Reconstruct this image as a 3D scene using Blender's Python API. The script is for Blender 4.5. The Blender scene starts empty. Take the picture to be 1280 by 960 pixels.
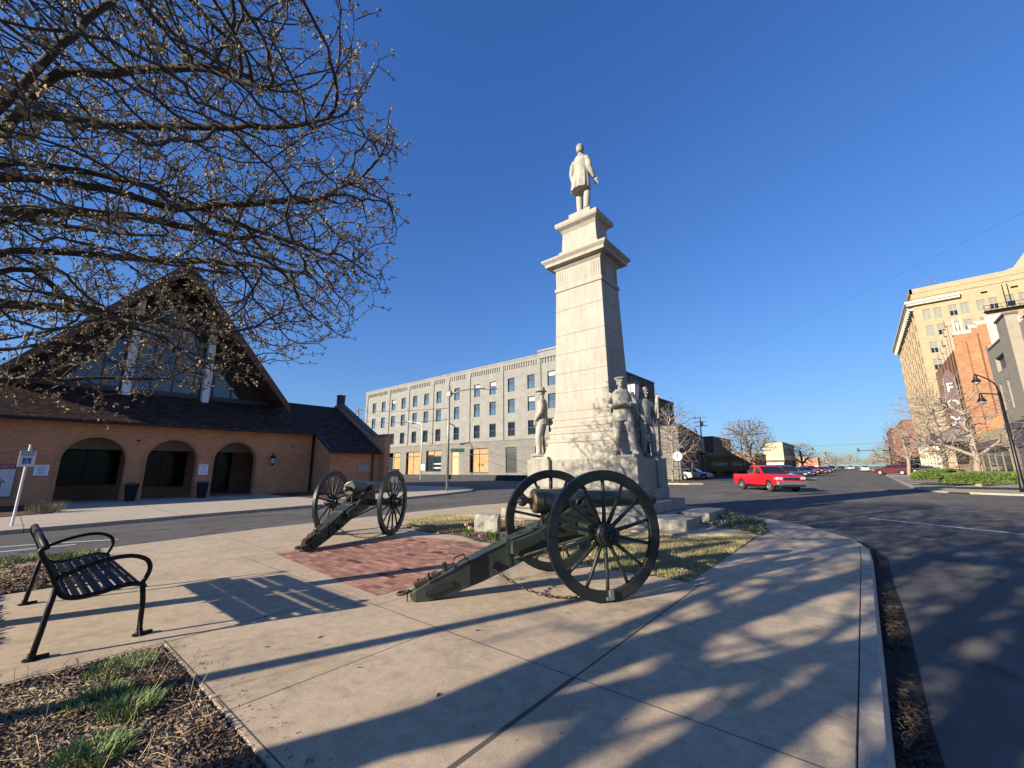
import bpy, bmesh, math, random
from mathutils import Vector, Matrix, Quaternion, noise
import numpy as np
R = math.radians
PI = math.pi
scene = bpy.context.scene
col = scene.collection
# ---------------------------------------------------------------- camera
cam_d = bpy.data.cameras.new("camera"); cam = bpy.data.objects.new("camera", cam_d); col.objects.link(cam)
right = Vector((0.767, 0.641, -0.007)); down = Vector((-0.134, 0.149, -0.98))
fwd = down.cross(right) * -1
fwd = right.cross(down)
right.normalize(); fwd = (fwd - right * fwd.dot(right)).normalized(); up = right.cross(fwd) * 1
if up.z < 0: up = -up
m = Matrix((right, up, -fwd)).transposed().to_4x4(); m.translation = Vector((0, 0, 1.48))
cam.matrix_world = m
cam_d.sensor_width = 36; cam_d.lens = 36 * 515 / 1280
cam_d.clip_start = 0.05; cam_d.clip_end = 3000
scene.camera = cam
# ---------------------------------------------------------------- light
SKY_SAT = 1.15; SKY_TINT = (0.635, 0.815, 1.38, 1); SKY_COMP = (0.303, 0.142, 0.085)
SUN_AZ = 70.0; SUN_EL = 18.5      # ground direction in which shadows fall (from +X), elevation
w = bpy.data.worlds.new("World"); scene.world = w; w.use_nodes = True
nt = w.node_tree; bg = nt.nodes['Background']
sky = nt.nodes.new('ShaderNodeTexSky'); sky.sky_type = 'NISHITA'; sky.sun_disc = False
sky.sun_elevation = R(SUN_EL)
sd = (-math.cos(R(SUN_AZ)), -math.sin(R(SUN_AZ)))
sky.sun_rotation = math.atan2(sd[0], sd[1]) % (2 * PI)
sky.altitude = 300; sky.air_density = 1.25; sky.dust_density = 0.0; sky.ozone_density = 3.0
hs = nt.nodes.new('ShaderNodeHueSaturation'); hs.inputs['Saturation'].default_value = SKY_SAT
tint = nt.nodes.new('ShaderNodeMix'); tint.data_type = 'RGBA'; tint.blend_type = 'MULTIPLY'; tint.inputs[0].default_value = 1.0; tint.inputs[7].default_value = SKY_TINT
nt.links.new(sky.outputs[0], hs.inputs['Color']); nt.links.new(hs.outputs[0], tint.inputs[6])
sepc = nt.nodes.new('ShaderNodeSeparateColor'); comc = nt.nodes.new('ShaderNodeCombineColor'); nt.links.new(tint.outputs[2], sepc.inputs[0])
for ci, kk in enumerate(SKY_COMP):            # film-like shoulder per channel
    a_ = nt.nodes.new('ShaderNodeMath'); a_.operation = 'MULTIPLY_ADD'; a_.inputs[1].default_value = kk; a_.inputs[2].default_value = 1.0
    d_ = nt.nodes.new('ShaderNodeMath'); d_.operation = 'DIVIDE'; nt.links.new(sepc.outputs[ci], a_.inputs[0]); nt.links.new(sepc.outputs[ci], d_.inputs[0]); nt.links.new(a_.outputs[0], d_.inputs[1]); nt.links.new(d_.outputs[0], comc.inputs[ci])
nt.links.new(comc.outputs[0], bg.inputs[0])
bg.inputs[1].default_value = 0.0834
sl = bpy.data.lights.new("sun", 'SUN'); sl.energy = 4.7; sl.angle = R(0.5); sl.color = (1.0, 0.89, 0.72)
so = bpy.data.objects.new("sun", sl); col.objects.link(so)
ldir = Vector((math.cos(R(SUN_AZ)) * math.cos(R(SUN_EL)), math.sin(R(SUN_AZ)) * math.cos(R(SUN_EL)), -math.sin(R(SUN_EL))))
so.rotation_euler = ldir.to_track_quat('-Z', 'Y').to_euler()
so.location = (-30, -60, 40)
scene.view_settings.view_transform = 'Standard'; scene.view_settings.look = 'None'
scene.view_settings.exposure = 1.2; scene.view_settings.gamma = 1.0; scene.view_settings.use_curve_mapping = False
scene.cycles.max_bounces = 6; scene.cycles.use_denoising = True
# ---------------------------------------------------------------- helpers
WORLD = {}
ALB = 0.78                        # albedo scale of the sunlit materials
def tag(o, label=None, cat=None, group=None, kind=None):
    if label: o['label'] = label
    if cat: o['category'] = cat
    if group: o['group'] = group
    if kind: o['kind'] = kind
    return o
def thing(name, label, cat, loc=(0, 0, 0), rz=0, group=None, world=False):
    o = bpy.data.objects.new(name, None); col.objects.link(o); o.empty_display_size = 0.2
    o.location = loc; o.rotation_euler = (0, 0, rz)
    if world: WORLD[o.name] = Vector(loc)
    return tag(o, label, cat, group)
def copy_tree(o, parent=None):
    c = o.copy(); col.objects.link(c); c.parent = parent
    for ch in list(o.children): copy_tree(ch, c)
    return c
class MB:
    """collects geometry; every build() makes one mesh object"""
    def __init__(s): s.v = []; s.f = []; s.mi = []; s.cur = 0; s.M = None
    def add(s, vs, fs):
        n = len(s.v)
        for p in vs:
            p = Vector(p)
            if s.M is not None: p = s.M @ p
            s.v.append(p)
        for f in fs: s.f.append([i + n for i in f]); s.mi.append(s.cur)
        return s
    def box(s, x0, x1, y0, y1, z0, z1):
        return s.add([(x0,y0,z0),(x1,y0,z0),(x1,y1,z0),(x0,y1,z0),(x0,y0,z1),(x1,y0,z1),(x1,y1,z1),(x0,y1,z1)],
                     [(0,3,2,1),(4,5,6,7),(0,1,5,4),(1,2,6,5),(2,3,7,6),(3,0,4,7)])
    def cbox(s, c, d, rz=0, rx=0, ry=0):
        mt = Matrix.Translation(c) @ Matrix.Rotation(rz,4,'Z') @ Matrix.Rotation(ry,4,'Y') @ Matrix.Rotation(rx,4,'X')
        a, b, e = d[0]/2, d[1]/2, d[2]/2
        vs = [mt @ Vector(p) for p in [(-a,-b,-e),(a,-b,-e),(a,b,-e),(-a,b,-e),(-a,-b,e),(a,-b,e),(a,b,e),(-a,b,e)]]
        return s.add(vs, [(0,3,2,1),(4,5,6,7),(0,1,5,4),(1,2,6,5),(2,3,7,6),(3,0,4,7)])
    def quad(s, a, b, c, d): return s.add([a,b,c,d], [(0,1,2,3)])
    def poly(s, pts): return s.add(pts, [tuple(range(len(pts)))])
    def prism(s, pts, z0, z1):
        """ccw xy polygon extruded in z"""
        n = len(pts)
        return s.add([(p[0],p[1],z0) for p in pts] + [(p[0],p[1],z1) for p in pts],
            [tuple(range(n-1,-1,-1)), tuple(range(n,2*n))] + [(i,(i+1)%n,n+(i+1)%n,n+i) for i in range(n)])
    def extr(s, pts, vec):
        n = len(pts); vec = Vector(vec); P = [Vector(p) for p in pts]
        return s.add(P + [p + vec for p in P],
            [tuple(range(n-1,-1,-1)), tuple(range(n,2*n))] + [(i,(i+1)%n,n+(i+1)%n,n+i) for i in range(n)])
    def frustum(s, w0, d0, z0, w1, d1, z1, c=(0,0)):
        x, y = c
        return s.add([(x-w0/2,y-d0/2,z0),(x+w0/2,y-d0/2,z0),(x+w0/2,y+d0/2,z0),(x-w0/2,y+d0/2,z0),
                      (x-w1/2,y-d1/2,z1),(x+w1/2,y-d1/2,z1),(x+w1/2,y+d1/2,z1),(x-w1/2,y+d1/2,z1)],
                     [(0,3,2,1),(4,5,6,7),(0,1,5,4),(1,2,6,5),(2,3,7,6),(3,0,4,7)])
    def tube(s, pts, r, n=8, cap=True, closed=False):
        P = [Vector(p) for p in pts]; k = len(P)
        rr = r if isinstance(r, (list, tuple)) else [r]*k
        vs = []; u = None
        for i, p in enumerate(P):
            if closed: t = P[(i+1)%k] - P[i-1]
            else: t = P[min(i+1,k-1)] - P[max(i-1,0)]
            if t.length < 1e-9: t = Vector((0,0,1))
            t.normalize()
            if u is None:
                u = t.cross(Vector((0,0,1)) if abs(t.z) < 0.9 else Vector((1,0,0))).normalized()
            else:
                u = (u - t * u.dot(t)); u = u.normalized() if u.length > 1e-6 else t.orthogonal().normalized()
            v = t.cross(u)
            for j in range(n):
                a = 2*PI*j/n; vs.append(p + (u*math.cos(a) + v*math.sin(a))*rr[i])
        fs = []
        for i in range(k if closed else k-1):
            i2 = (i+1)%k
            for j in range(n): fs.append((i*n+j, i*n+(j+1)%n, i2*n+(j+1)%n, i2*n+j))
        if cap and not closed: fs.append(tuple(range(n-1,-1,-1))); fs.append(tuple((k-1)*n+j for j in range(n)))
        return s.add(vs, fs)
    def loft(s, rings, cap=True, closed=False):
        n = len(rings[0]); k = len(rings); vs = [p for r in rings for p in r]; fs = []
        for i in range(k-1):
            for j in range(n): fs.append((i*n+j, i*n+(j+1)%n, (i+1)*n+(j+1)%n, (i+1)*n+j))
        if cap: fs.append(tuple(range(n-1,-1,-1))); fs.append(tuple((k-1)*n+j for j in range(n)))
        return s.add(vs, fs)
    def lathe(s, prof, c=(0,0,0), axis=(0,0,1), n=20, cap=True):
        """prof: (radius, distance along axis)"""
        q = Vector((0,0,1)).rotation_difference(Vector(axis).normalized()).to_matrix(); c = Vector(c)
        rings = [[c + q @ Vector((r*math.cos(2*PI*j/n), r*math.sin(2*PI*j/n), h)) for j in range(n)] for r, h in prof]
        return s.loft(rings, cap)
    def ell(s, c, rad, n=14, m=10, rot=None):
        c = Vector(c); rings = []
        for i in range(1, m):
            a = -PI/2 + PI*i/m
            ring = []
            for j in range(n):
                b = 2*PI*j/n; p = Vector((rad[0]*math.cos(a)*math.cos(b), rad[1]*math.cos(a)*math.sin(b), rad[2]*math.sin(a)))
                if rot is not None: p = rot @ p
                ring.append(c + p)
            rings.append(ring)
        return s.loft(rings)
    def build(s, name, mat, parent=None, smooth=False, bevel=0, loc=None, auto=None, seg=1):
        me = bpy.data.meshes.new(name)
        vs = s.v
        if parent is not None and parent.name in WORLD:
            vs = [p - WORLD[parent.name] for p in vs]
        elif loc is not None and parent is None:
            vs = [p - Vector(loc) for p in vs]
        me.from_pydata([tuple(p) for p in vs], [], s.f)
        mats = mat if isinstance(mat, (list, tuple)) else [mat]
        for mm in mats: me.materials.append(mm)
        if len(mats) > 1: me.polygons.foreach_set('material_index', s.mi)
        bm = bmesh.new(); bm.from_mesh(me)
        bmesh.ops.recalc_face_normals(bm, faces=bm.faces)
        if bevel:
            es = [e for e in bm.edges if e.is_manifold and e.calc_face_angle(0) > 0.5]
            bmesh.ops.bevel(bm, geom=es, offset=bevel, segments=seg, affect='EDGES', clamp_overlap=True)
        bm.to_mesh(me); bm.free()
        if smooth:
            me.polygons.foreach_set('use_smooth', [True]*len(me.polygons))
            if auto:
                try: me.set_sharp_from_angle(angle=R(auto))
                except Exception: pass
        me.update()
        o = bpy.data.objects.new(name, me); col.objects.link(o)
        if parent is not None:
            o.parent = parent
            if parent.name in WORLD: WORLD[o.name] = WORLD[parent.name]
        elif loc is not None: o.location = loc
        return o
def inst(src, parent, loc=(0,0,0), rz=0, off=None):
    """copy of a part (with its sub-parts) placed under a parent"""
    c = copy_tree(src, parent); c.location = loc; c.rotation_euler = (0,0,rz); return c
def drop(o):
    for ch in list(o.children): drop(ch)
    bpy.data.objects.remove(o)
def modded(o, setup):
    """apply modifiers without operators"""
    setup(o)
    dg = bpy.context.evaluated_depsgraph_get(); dg.update()
    me = bpy.data.meshes.new_from_object(o.evaluated_get(dg))
    o.modifiers.clear(); o.data = me
    return o
# ---------------------------------------------------------------- materials
def nodes(name):
    m = bpy.data.materials.new(name); m.use_nodes = True; t = m.node_tree
    return m, t, t.nodes['Principled BSDF']
def mix(t, fac, a, b, mode='MIX'):
    n = t.nodes.new('ShaderNodeMix'); n.data_type = 'RGBA'; n.blend_type = mode
    for k, v in ((0, fac), (6, a), (7, b)):
        if hasattr(v, 'is_linked') or hasattr(v, 'links'): t.links.new(v, n.inputs[k])
        else: n.inputs[k].default_value = v if k == 0 else (tuple(v) + (1,) if len(v) == 3 else v)
    return n.outputs[2]
def math_(t, op, a, b=0.0, c=0.0):
    n = t.nodes.new('ShaderNodeMath'); n.operation = op
    for k, v in enumerate((a, b, c)):
        if hasattr(v, 'links'): t.links.new(v, n.inputs[k])
        else: n.inputs[k].default_value = v
    return n.outputs[0]
def ramp(t, fac, stops):
    n = t.nodes.new('ShaderNodeValToRGB'); t.links.new(fac, n.inputs[0])
    e = n.color_ramp.elements
    while len(e) < len(stops): e.new(0.5)
    for i, (p, c) in enumerate(stops):
        e[i].position = p; e[i].color = (c, c, c, 1) if isinstance(c, (int, float)) else tuple(c) + (1,)
    return n.outputs[0]
def tex(t, kind='noise', scale=5, detail=4, rough=0.55, vec=None, dist=0):
    if vec is None:
        tc = t.nodes.get('TC') or t.nodes.new('ShaderNodeTexCoord'); tc.name = 'TC'; vec = tc.outputs['Object']
    if kind == 'noise':
        n = t.nodes.new('ShaderNodeTexNoise'); n.inputs['Detail'].default_value = detail
        n.inputs['Roughness'].default_value = rough; n.inputs['Distortion'].default_value = dist
    elif kind == 'vor': n = t.nodes.new('ShaderNodeTexVoronoi')
    n.inputs['Scale'].default_value = scale; t.links.new(vec, n.inputs['Vector']); return n.outputs[0]
def bump(t, bs, h, strength=0.3, dist=0.01):
    b = t.nodes.new('ShaderNodeBump'); b.inputs['Strength'].default_value = strength; b.inputs['Distance'].default_value = dist
    t.links.new(h, b.inputs['Height']); t.links.new(b.outputs[0], bs.inputs['Normal']); return b
def M(name, c, rough=0.7, var=0.15, scale=6, metal=0, bmp=0.15, bscale=40, c2=None, spec=None, coat=0, emit=None, alpha=None, trans=0):
    m, t, b = nodes(name); c = tuple(x*ALB for x in c); c2 = tuple(x*ALB for x in c2) if c2 else None
    lo = tuple(x*(1-var) for x in c); hi = tuple(min(1, x*(1+var)) for x in c)
    if c2: lo, hi = c, tuple(c2)
    n = tex(t, 'noise', scale, 5, 0.6)
    cc = mix(t, ramp(t, n, [(0.3, 0.0), (0.7, 1.0)]), lo, hi)
    t.links.new(cc, b.inputs['Base Color'])
    b.inputs['Roughness'].default_value = rough; b.inputs['Metallic'].default_value = metal
    if spec is not None: b.inputs['Specular IOR Level'].default_value = spec
    if coat: b.inputs['Coat Weight'].default_value = coat; b.inputs['Coat Roughness'].default_value = 0.05
    if emit: b.inputs['Emission Color'].default_value = tuple(emit[0]) + (1,); b.inputs['Emission Strength'].default_value = emit[1]
    if trans: b.inputs['Transmission Weight'].default_value = trans
    if bmp: bump(t, b, tex(t, 'noise', bscale, 4), bmp, 0.01)
    return m
def wall_uv(t, su=1, sv=1):
    tc = t.nodes.get('TC') or t.nodes.new('ShaderNodeTexCoord'); tc.name = 'TC'
    sp = t.nodes.new('ShaderNodeSeparateXYZ'); t.links.new(tc.outputs['Object'], sp.inputs[0])
    u = math_(t, 'ADD', sp.outputs[0], sp.outputs[1])
    cb = t.nodes.new('ShaderNodeCombineXYZ')
    t.links.new(math_(t, 'MULTIPLY', u, su), cb.inputs[0]); t.links.new(math_(t, 'MULTIPLY', sp.outputs[2], sv), cb.inputs[1])
    return cb.outputs[0]
def brick_mat(name, c1, c2, mortar, bw=0.2, bh=0.075, ms=0.008, rough=0.85, bmp=0.4, flat=False, off=0.5, blotch=0.3):
    m, t, b = nodes(name); c1, c2, mortar = [tuple(x*ALB for x in q) for q in (c1, c2, mortar)]
    if flat:
        tc = t.nodes.new('ShaderNodeTexCoord'); tc.name = 'TC'; vec = tc.outputs['Object']
    else: vec = wall_uv(t)
    br = t.nodes.new('ShaderNodeTexBrick'); t.links.new(vec, br.inputs['Vector'])
    br.inputs['Color1'].default_value = tuple(c1) + (1,); br.inputs['Color2'].default_value = tuple(c2) + (1,)
    br.inputs['Mortar'].default_value = tuple(mortar) + (1,); br.inputs['Scale'].default_value = 1.0
    br.inputs['Mortar Size'].default_value = ms; br.inputs['Brick Width'].default_value = bw; br.inputs['Row Height'].default_value = bh
    br.inputs['Mortar Smooth'].default_value = 0.3; br.offset = off
    n = tex(t, 'noise', 0.8, 6, 0.65)
    n2 = tex(t, 'noise', 14, 3, 0.6)
    c = mix(t, blotch, br.outputs['Color'], ramp(t, n, [(0.3, 0.45), (0.7, 1.25)]), 'MULTIPLY')
    c = mix(t, 0.35, c, ramp(t, n2, [(0.3, 0.6), (0.7, 1.2)]), 'MULTIPLY')
    t.links.new(c, b.inputs['Base Color']); b.inputs['Roughness'].default_value = rough
    h = math_(t, 'SUBTRACT', math_(t, 'MULTIPLY', n2, 0.3), br.outputs['Fac'])
    bump(t, b, h, bmp, 0.006)
    return m
def seg_mask(t, segs, soft=0.004):
    """1 on the listed grooves: ('x', pos, y0, y1, width) or ('y', pos, x0, x1, width), object coordinates"""
    tc = t.nodes.get('TC') or t.nodes.new('ShaderNodeTexCoord'); tc.name = 'TC'
    # wobble
    sp = t.nodes.new('ShaderNodeSeparateXYZ'); t.links.new(tc.outputs['Object'], sp.inputs[0])
    out = None
    for ax, pos, a, b2, wd in segs:
        p, q = (sp.outputs[0], sp.outputs[1]) if ax == 'x' else (sp.outputs[1], sp.outputs[0])
        d = math_(t, 'ABSOLUTE', math_(t, 'SUBTRACT', p, pos))
        k = math_(t, 'LESS_THAN', d, wd/2)
        k = math_(t, 'MULTIPLY', k, math_(t, 'GREATER_THAN', q, a)); k = math_(t, 'MULTIPLY', k, math_(t, 'LESS_THAN', q, b2))
        out = k if out is None else math_(t, 'MAXIMUM', out, k)
    return out
def facade(mb, o, u, h, n, W, H, holes, depth=0.2, back=False):
    """wall rectangle from o along u (width W) and h (height H) with holes [(u0,u1,h0,h1)], reveals going along n (inwards)"""
    o, u, h, n = Vector(o), Vector(u), Vector(h), Vector(n)
    us = sorted({0, W} | {x for q in holes for x in q[:2]}); hs_ = sorted({0, H} | {x for q in holes for x in q[2:]})
    for i in range(len(us)-1):
        for j in range(len(hs_)-1):
            cu, ch = (us[i]+us[i+1])/2, (hs_[j]+hs_[j+1])/2
            if any(q[0] < cu < q[1] and q[2] < ch < q[3] for q in holes): continue
            a, b, c, d = us[i], us[i+1], hs_[j], hs_[j+1]
            mb.quad(o+u*a+h*c, o+u*b+h*c, o+u*b+h*d, o+u*a+h*d)
    for a, b, c, d in holes:
        q = [o+u*a+h*c, o+u*b+h*c, o+u*b+h*d, o+u*a+h*d]
        for k in range(4): mb.quad(q[k], q[(k+1)%4], q[(k+1)%4]+n*depth, q[k]+n*depth)
def text(name, s, size, mat, loc, rot, parent=None, align='CENTER', extrude=0.004, bold=0, world_parent=None, sx=1):
    cu = bpy.data.curves.new(name, 'FONT'); cu.body = s; cu.size = size; cu.align_x = align; cu.align_y = 'CENTER'; cu.extrude = extrude; cu.offset = bold
    o = bpy.data.objects.new(name, cu); col.objects.link(o)
    dg = bpy.context.evaluated_depsgraph_get(); dg.update()
    me = bpy.data.meshes.new_from_object(o.evaluated_get(dg)); bpy.data.objects.remove(o)
    me.materials.clear(); me.materials.append(mat)
    o = bpy.data.objects.new(name, me); col.objects.link(o)
    mt = Matrix.Translation(loc) @ rot.to_matrix().to_4x4() if not isinstance(rot, Matrix) else Matrix.Translation(loc) @ rot
    mt = mt @ Matrix.Diagonal((sx, 1, 1, 1))
    me.transform(mt)
    if parent is not None:
        if parent.name in WORLD: me.transform(Matrix.Translation(-WORLD[parent.name]))
        o.parent = parent
    return o
from mathutils import Euler
FACE_NY = Euler((PI/2, 0, 0))           # text readable from -Y
FACE_PX = Euler((PI/2, 0, PI/2))        # text readable from +X
FACE_NX = Euler((PI/2, 0, -PI/2))       # text readable from -X
MAT = {}
MAT['black_iron'] = M('black_iron', (0.012,0.013,0.016), 0.4, 0.3, 8, 0.3, 0.1, 60)
MAT['dark_metal'] = M('dark_metal', (0.02,0.022,0.02), 0.45, 0.3, 6, 0.4, 0.1)
MAT['galv'] = M('galvanised', (0.3,0.3,0.29), 0.5, 0.15, 10, 0.5, 0.05)
MAT['white_paint'] = M('white_paint', (0.78,0.78,0.75), 0.5, 0.08, 5, 0, 0.05)
MAT['blue_sign'] = M('blue_sign', (0.02,0.13,0.42), 0.45, 0.05, 5, 0, 0)
MAT['glass_dark'] = M('glass_dark', (0.012,0.016,0.02), 0.06, 0.2, 1, 0, 0, spec=0.7)
MAT['glass_blue'] = M('glass_blue', (0.02,0.035,0.05), 0.05, 0.3, 0.8, 0, 0, spec=1.0)
MAT['rubber'] = M('rubber', (0.015,0.015,0.015), 0.8, 0.2, 20)
MAT['brown_wood'] = M('weathered_wood', (0.16,0.11,0.07), 0.85, 0.3, 4)
# ================================================================ ground
def flat(name, pts, z, mat, kind='structure'):
    mb = MB(); mb.add([(x, y, z) for x, y in pts], [tuple(range(len(pts)))])
    o = mb.build(name, mat); tag(o, kind=kind); return o
def slab(name, pts, z0, z1, mat, bevel=0.02):
    mb = MB(); mb.prism(pts, z0, z1); o = mb.build(name, mat, bevel=bevel, seg=2); tag(o, kind='structure'); return o
def inset(pts, d):
    n = len(pts); out = []
    for i in range(n):
        p0, p1, p2 = Vector(pts[i-1]).to_2d() if len(pts[0]) > 2 else Vector(pts[i-1]), Vector(pts[i]), Vector(pts[(i+1) % n])
        a = (p1-p0).normalized(); b = (p2-p1).normalized()
        na, nb = Vector((-a.y, a.x)), Vector((-b.y, b.x)); bis = (na+nb)
        bis = bis / max(0.25, bis.length_squared) * 2
        out.append((p1.x + bis.x*d, p1.y + bis.y*d))
    return out
def smooth_poly(ctrl, n=6):
    """Catmull-Rom closed"""
    out = []; k = len(ctrl)
    for i in range(k):
        p0, p1, p2, p3 = [Vector(ctrl[(i+j-1) % k]) for j in range(4)]
        for s in range(n):
            t = s/n
            out.append(tuple(0.5*((2*p1)+(p2-p0)*t+(2*p0-5*p1+4*p2-p3)*t*t+(3*p1-p0-3*p2+p3)*t**3)))
    return out
def concrete(name, base, base2, segs=None, rough=0.88):
    m, t, b = nodes(name); base, base2 = [tuple(x*ALB for x in q) for q in (base, base2)]
    n1 = tex(t, 'noise', 0.7, 6, 0.65, dist=0.4); n2 = tex(t, 'noise', 9, 5, 0.7); n3 = tex(t, 'noise', 160, 2, 0.6)
    c = mix(t, ramp(t, n1, [(0.3, 0.0), (0.7, 1.0)]), base, base2)
    c = mix(t, 0.7, c, ramp(t, n2, [(0.3, 0.68), (0.72, 1.12)]), 'MULTIPLY')
    c = mix(t, 0.85, c, ramp(t, n3, [(0.3, 0.45), (0.58, 1.08)]), 'MULTIPLY')
    n4 = tex(t, 'noise', 2.3, 7, 0.75, dist=1.2); c = mix(t, 0.6, c, ramp(t, n4, [(0.34, 0.62), (0.5, 1.0)]), 'MULTIPLY')
    v2 = tex(t, 'vor', 120); c = mix(t, 0.35, c, ramp(t, v2, [(0.1, 0.5), (0.45, 1.15)]), 'MULTIPLY')
    # scattered dark spots
    v = tex(t, 'vor', 5.5); c = mix(t, 1.0, c, ramp(t, v, [(0.035, 0.45), (0.07, 1.0)]), 'MULTIPLY')
    # hairline cracks
    vc = t.nodes.new('ShaderNodeTexVoronoi'); vc.feature = 'DISTANCE_TO_EDGE'; vc.inputs['Scale'].default_value = 0.33
    wv = t.nodes.new('ShaderNodeVectorMath'); wv.operation = 'ADD'; tcn = t.nodes['TC']
    nz = t.nodes.new('ShaderNodeTexNoise'); nz.inputs['Scale'].default_value = 2.5; nz.inputs['Detail'].default_value = 6; t.links.new(tcn.outputs['Object'], nz.inputs['Vector'])
    sc_ = t.nodes.new('ShaderNodeVectorMath'); sc_.operation = 'SCALE'; sc_.inputs['Scale'].default_value = 0.6; t.links.new(nz.outputs['Color'], sc_.inputs[0])
    t.links.new(tcn.outputs['Object'], wv.inputs[0]); t.links.new(sc_.outputs[0], wv.inputs[1]); t.links.new(wv.outputs[0], vc.inputs['Vector'])
    gate = ramp(t, tex(t, 'noise', 0.25, 2), [(0.56, 0.0), (0.6, 1.0)])
    crack = math_(t, 'MULTIPLY', math_(t, 'LESS_THAN', vc.outputs['Distance'], 0.0014), gate)
    c = mix(t, math_(t, 'MULTIPLY', crack, 0.6), c, (0.06, 0.055, 0.05))
    h = math_(t, 'MULTIPLY', n3, 0.4)
    if segs:
        k = seg_mask(t, segs); c = mix(t, math_(t, 'MULTIPLY', k, 0.85), c, (0.035, 0.03, 0.025)); h = math_(t, 'SUBTRACT', h, math_(t, 'MULTIPLY', k, 2.0))
    t.links.new(c, b.inputs['Base Color']); b.inputs['Roughness'].default_value = rough
    bump(t, b, h, 0.5, 0.006); return m
def asphalt(name, lo, hi):
    m, t, b = nodes(name)
    n1 = tex(t, 'noise', 0.25, 6, 0.7, dist=0.6); n2 = tex(t, 'noise', 120, 2, 0.7); n3 = tex(t, 'noise', 3, 5, 0.7)
    c = mix(t, ramp(t, n1, [(0.35, 0.0), (0.65, 1.0)]), lo, hi)
    c = mix(t, 0.5, c, ramp(t, n3, [(0.3, 0.7), (0.7, 1.25)]), 'MULTIPLY')
    c = mix(t, 0.8, c, ramp(t, n2, [(0.3, 0.45), (0.75, 1.6)]), 'MULTIPLY')
    # pale polished streaks along the wheel paths
    tc = t.nodes['TC']; mp = t.nodes.new('ShaderNodeMapping'); mp.inputs['Scale'].default_value = (1.3, 0.12, 1); t.links.new(tc.outputs['Object'], mp.inputs[0])
    st = t.nodes.new('ShaderNodeTexNoise'); st.inputs['Scale'].default_value = 1.2; st.inputs['Detail'].default_value = 7; t.links.new(mp.outputs[0], st.inputs['Vector'])
    c = mix(t, ramp(t, st.outputs[0], [(0.5, 0.0), (0.75, 0.35)]), c, (0.24, 0.23, 0.215))
    vc = t.nodes.new('ShaderNodeTexVoronoi'); vc.feature = 'DISTANCE_TO_EDGE'; vc.inputs['Scale'].default_value = 0.28
    nz = t.nodes.new('ShaderNodeTexNoise'); nz.inputs['Scale'].default_value = 1.8; nz.inputs['Detail'].default_value = 6; t.links.new(tc.outputs['Object'], nz.inputs['Vector'])
    s_ = t.nodes.new('ShaderNodeVectorMath'); s_.operation = 'SCALE'; s_.inputs['Scale'].default_value = 1.4; t.links.new(nz.outputs['Color'], s_.inputs[0])
    w_ = t.nodes.new('ShaderNodeVectorMath'); w_.operation = 'ADD'; t.links.new(tc.outputs['Object'], w_.inputs[0]); t.links.new(s_.outputs[0], w_.inputs[1]); t.links.new(w_.outputs[0], vc.inputs['Vector'])
    g_ = ramp(t, tex(t, 'noise', 0.09, 3), [(0.48, 0.0), (0.55, 0.8)])
    c = mix(t, math_(t, 'MULTIPLY', math_(t, 'LESS_THAN', vc.outputs['Distance'], 0.004), g_), c, (0.008, 0.008, 0.009))
    n9 = tex(t, 'noise', 1.1, 4, 0.5); c = mix(t, ramp(t, n9, [(0.62, 0.0), (0.68, 0.55)]), c, (0.05, 0.047, 0.045))
    t.links.new(c, b.inputs['Base Color']); b.inputs['Roughness'].default_value = 0.92; b.inputs['Specular IOR Level'].default_value = 0.08
    bump(t, b, n2, 0.6, 0.008); return m
MAT['asphalt'] = asphalt('asphalt', (0.105, 0.097, 0.088), (0.15, 0.14, 0.128))
MAT['asphalt_new'] = asphalt('asphalt_patch', (0.028, 0.026, 0.025), (0.042, 0.04, 0.038))
MAT['asphalt_old'] = asphalt('asphalt_old', (0.09, 0.085, 0.08), (0.12, 0.115, 0.11))
JO = [('x', -1.8, 2.84, 5.95, 0.02), ('x', -1.8, -8, 2.84, 0.036), ('y', 2.84, -8.6, -0.2, 0.012), ('y', 5.93, -1.95, -0.2, 0.01), ('y', 8.96, -1.95, -0.2, 0.01),
      ('x', -3.27, 1.08, 2.84, 0.012), ('x', -4.92, 0.1, 2.84, 0.02), ('x', -8.4, 1.2, 6.2, 0.012), ('y', 1.12, -5, -1.2, 0.012), ('y', 0, -1.8, -0.2, 0.01), ('y', 4.4, -1.68, -0.7, 0.006),
      ('x', -10.0, 1.3, 9, 0.01), ('y', 3.4, -11.6, -8.4, 0.01), ('y', 6.4, -11.9, -8.9, 0.01), ('x', -4.35, 2.84, 5.9, 0.01), ('y', 11.9, -1.95, -0.2, 0.01)]
MAT['conc'] = concrete('concrete_walk', (0.58, 0.445, 0.295), (0.73, 0.57, 0.39), JO)
MAT['conc_kerb'] = concrete('concrete_kerb', (0.55, 0.45, 0.34), (0.64, 0.54, 0.42), [('y', 2.84, -1, 1, 0.012), ('y', 5.93, -1, 1, 0.012), ('y', 8.96, -1, 1, 0.012), ('y', 0.0, -1, 1, 0.012)])
MAT['conc_far'] = concrete('concrete_pavement', (0.60, 0.49, 0.36), (0.68, 0.56, 0.43), [('y', y, -60, -14, 0.02) for y in (-3, 0.5, 4, 7.5, 11, 14.5)])
MAT['paint'] = M('road_paint', (0.85, 0.84, 0.8), 0.7, 0.25, 30, 0, 0.2, 80)
MAT['soil'] = M('soil', (0.10, 0.065, 0.04), 0.95, 0.5, 30, 0, 1.0, 60)
MAT['red_mulch'] = M('red_mulch', (0.10, 0.03, 0.02), 0.95, 0.5, 20, 0, 1.0, 30)
MAT['earth'] = M('dry_ground', (0.16, 0.15, 0.10), 0.95, 0.3, 0.2, 0, 0.3, 10)
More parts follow.
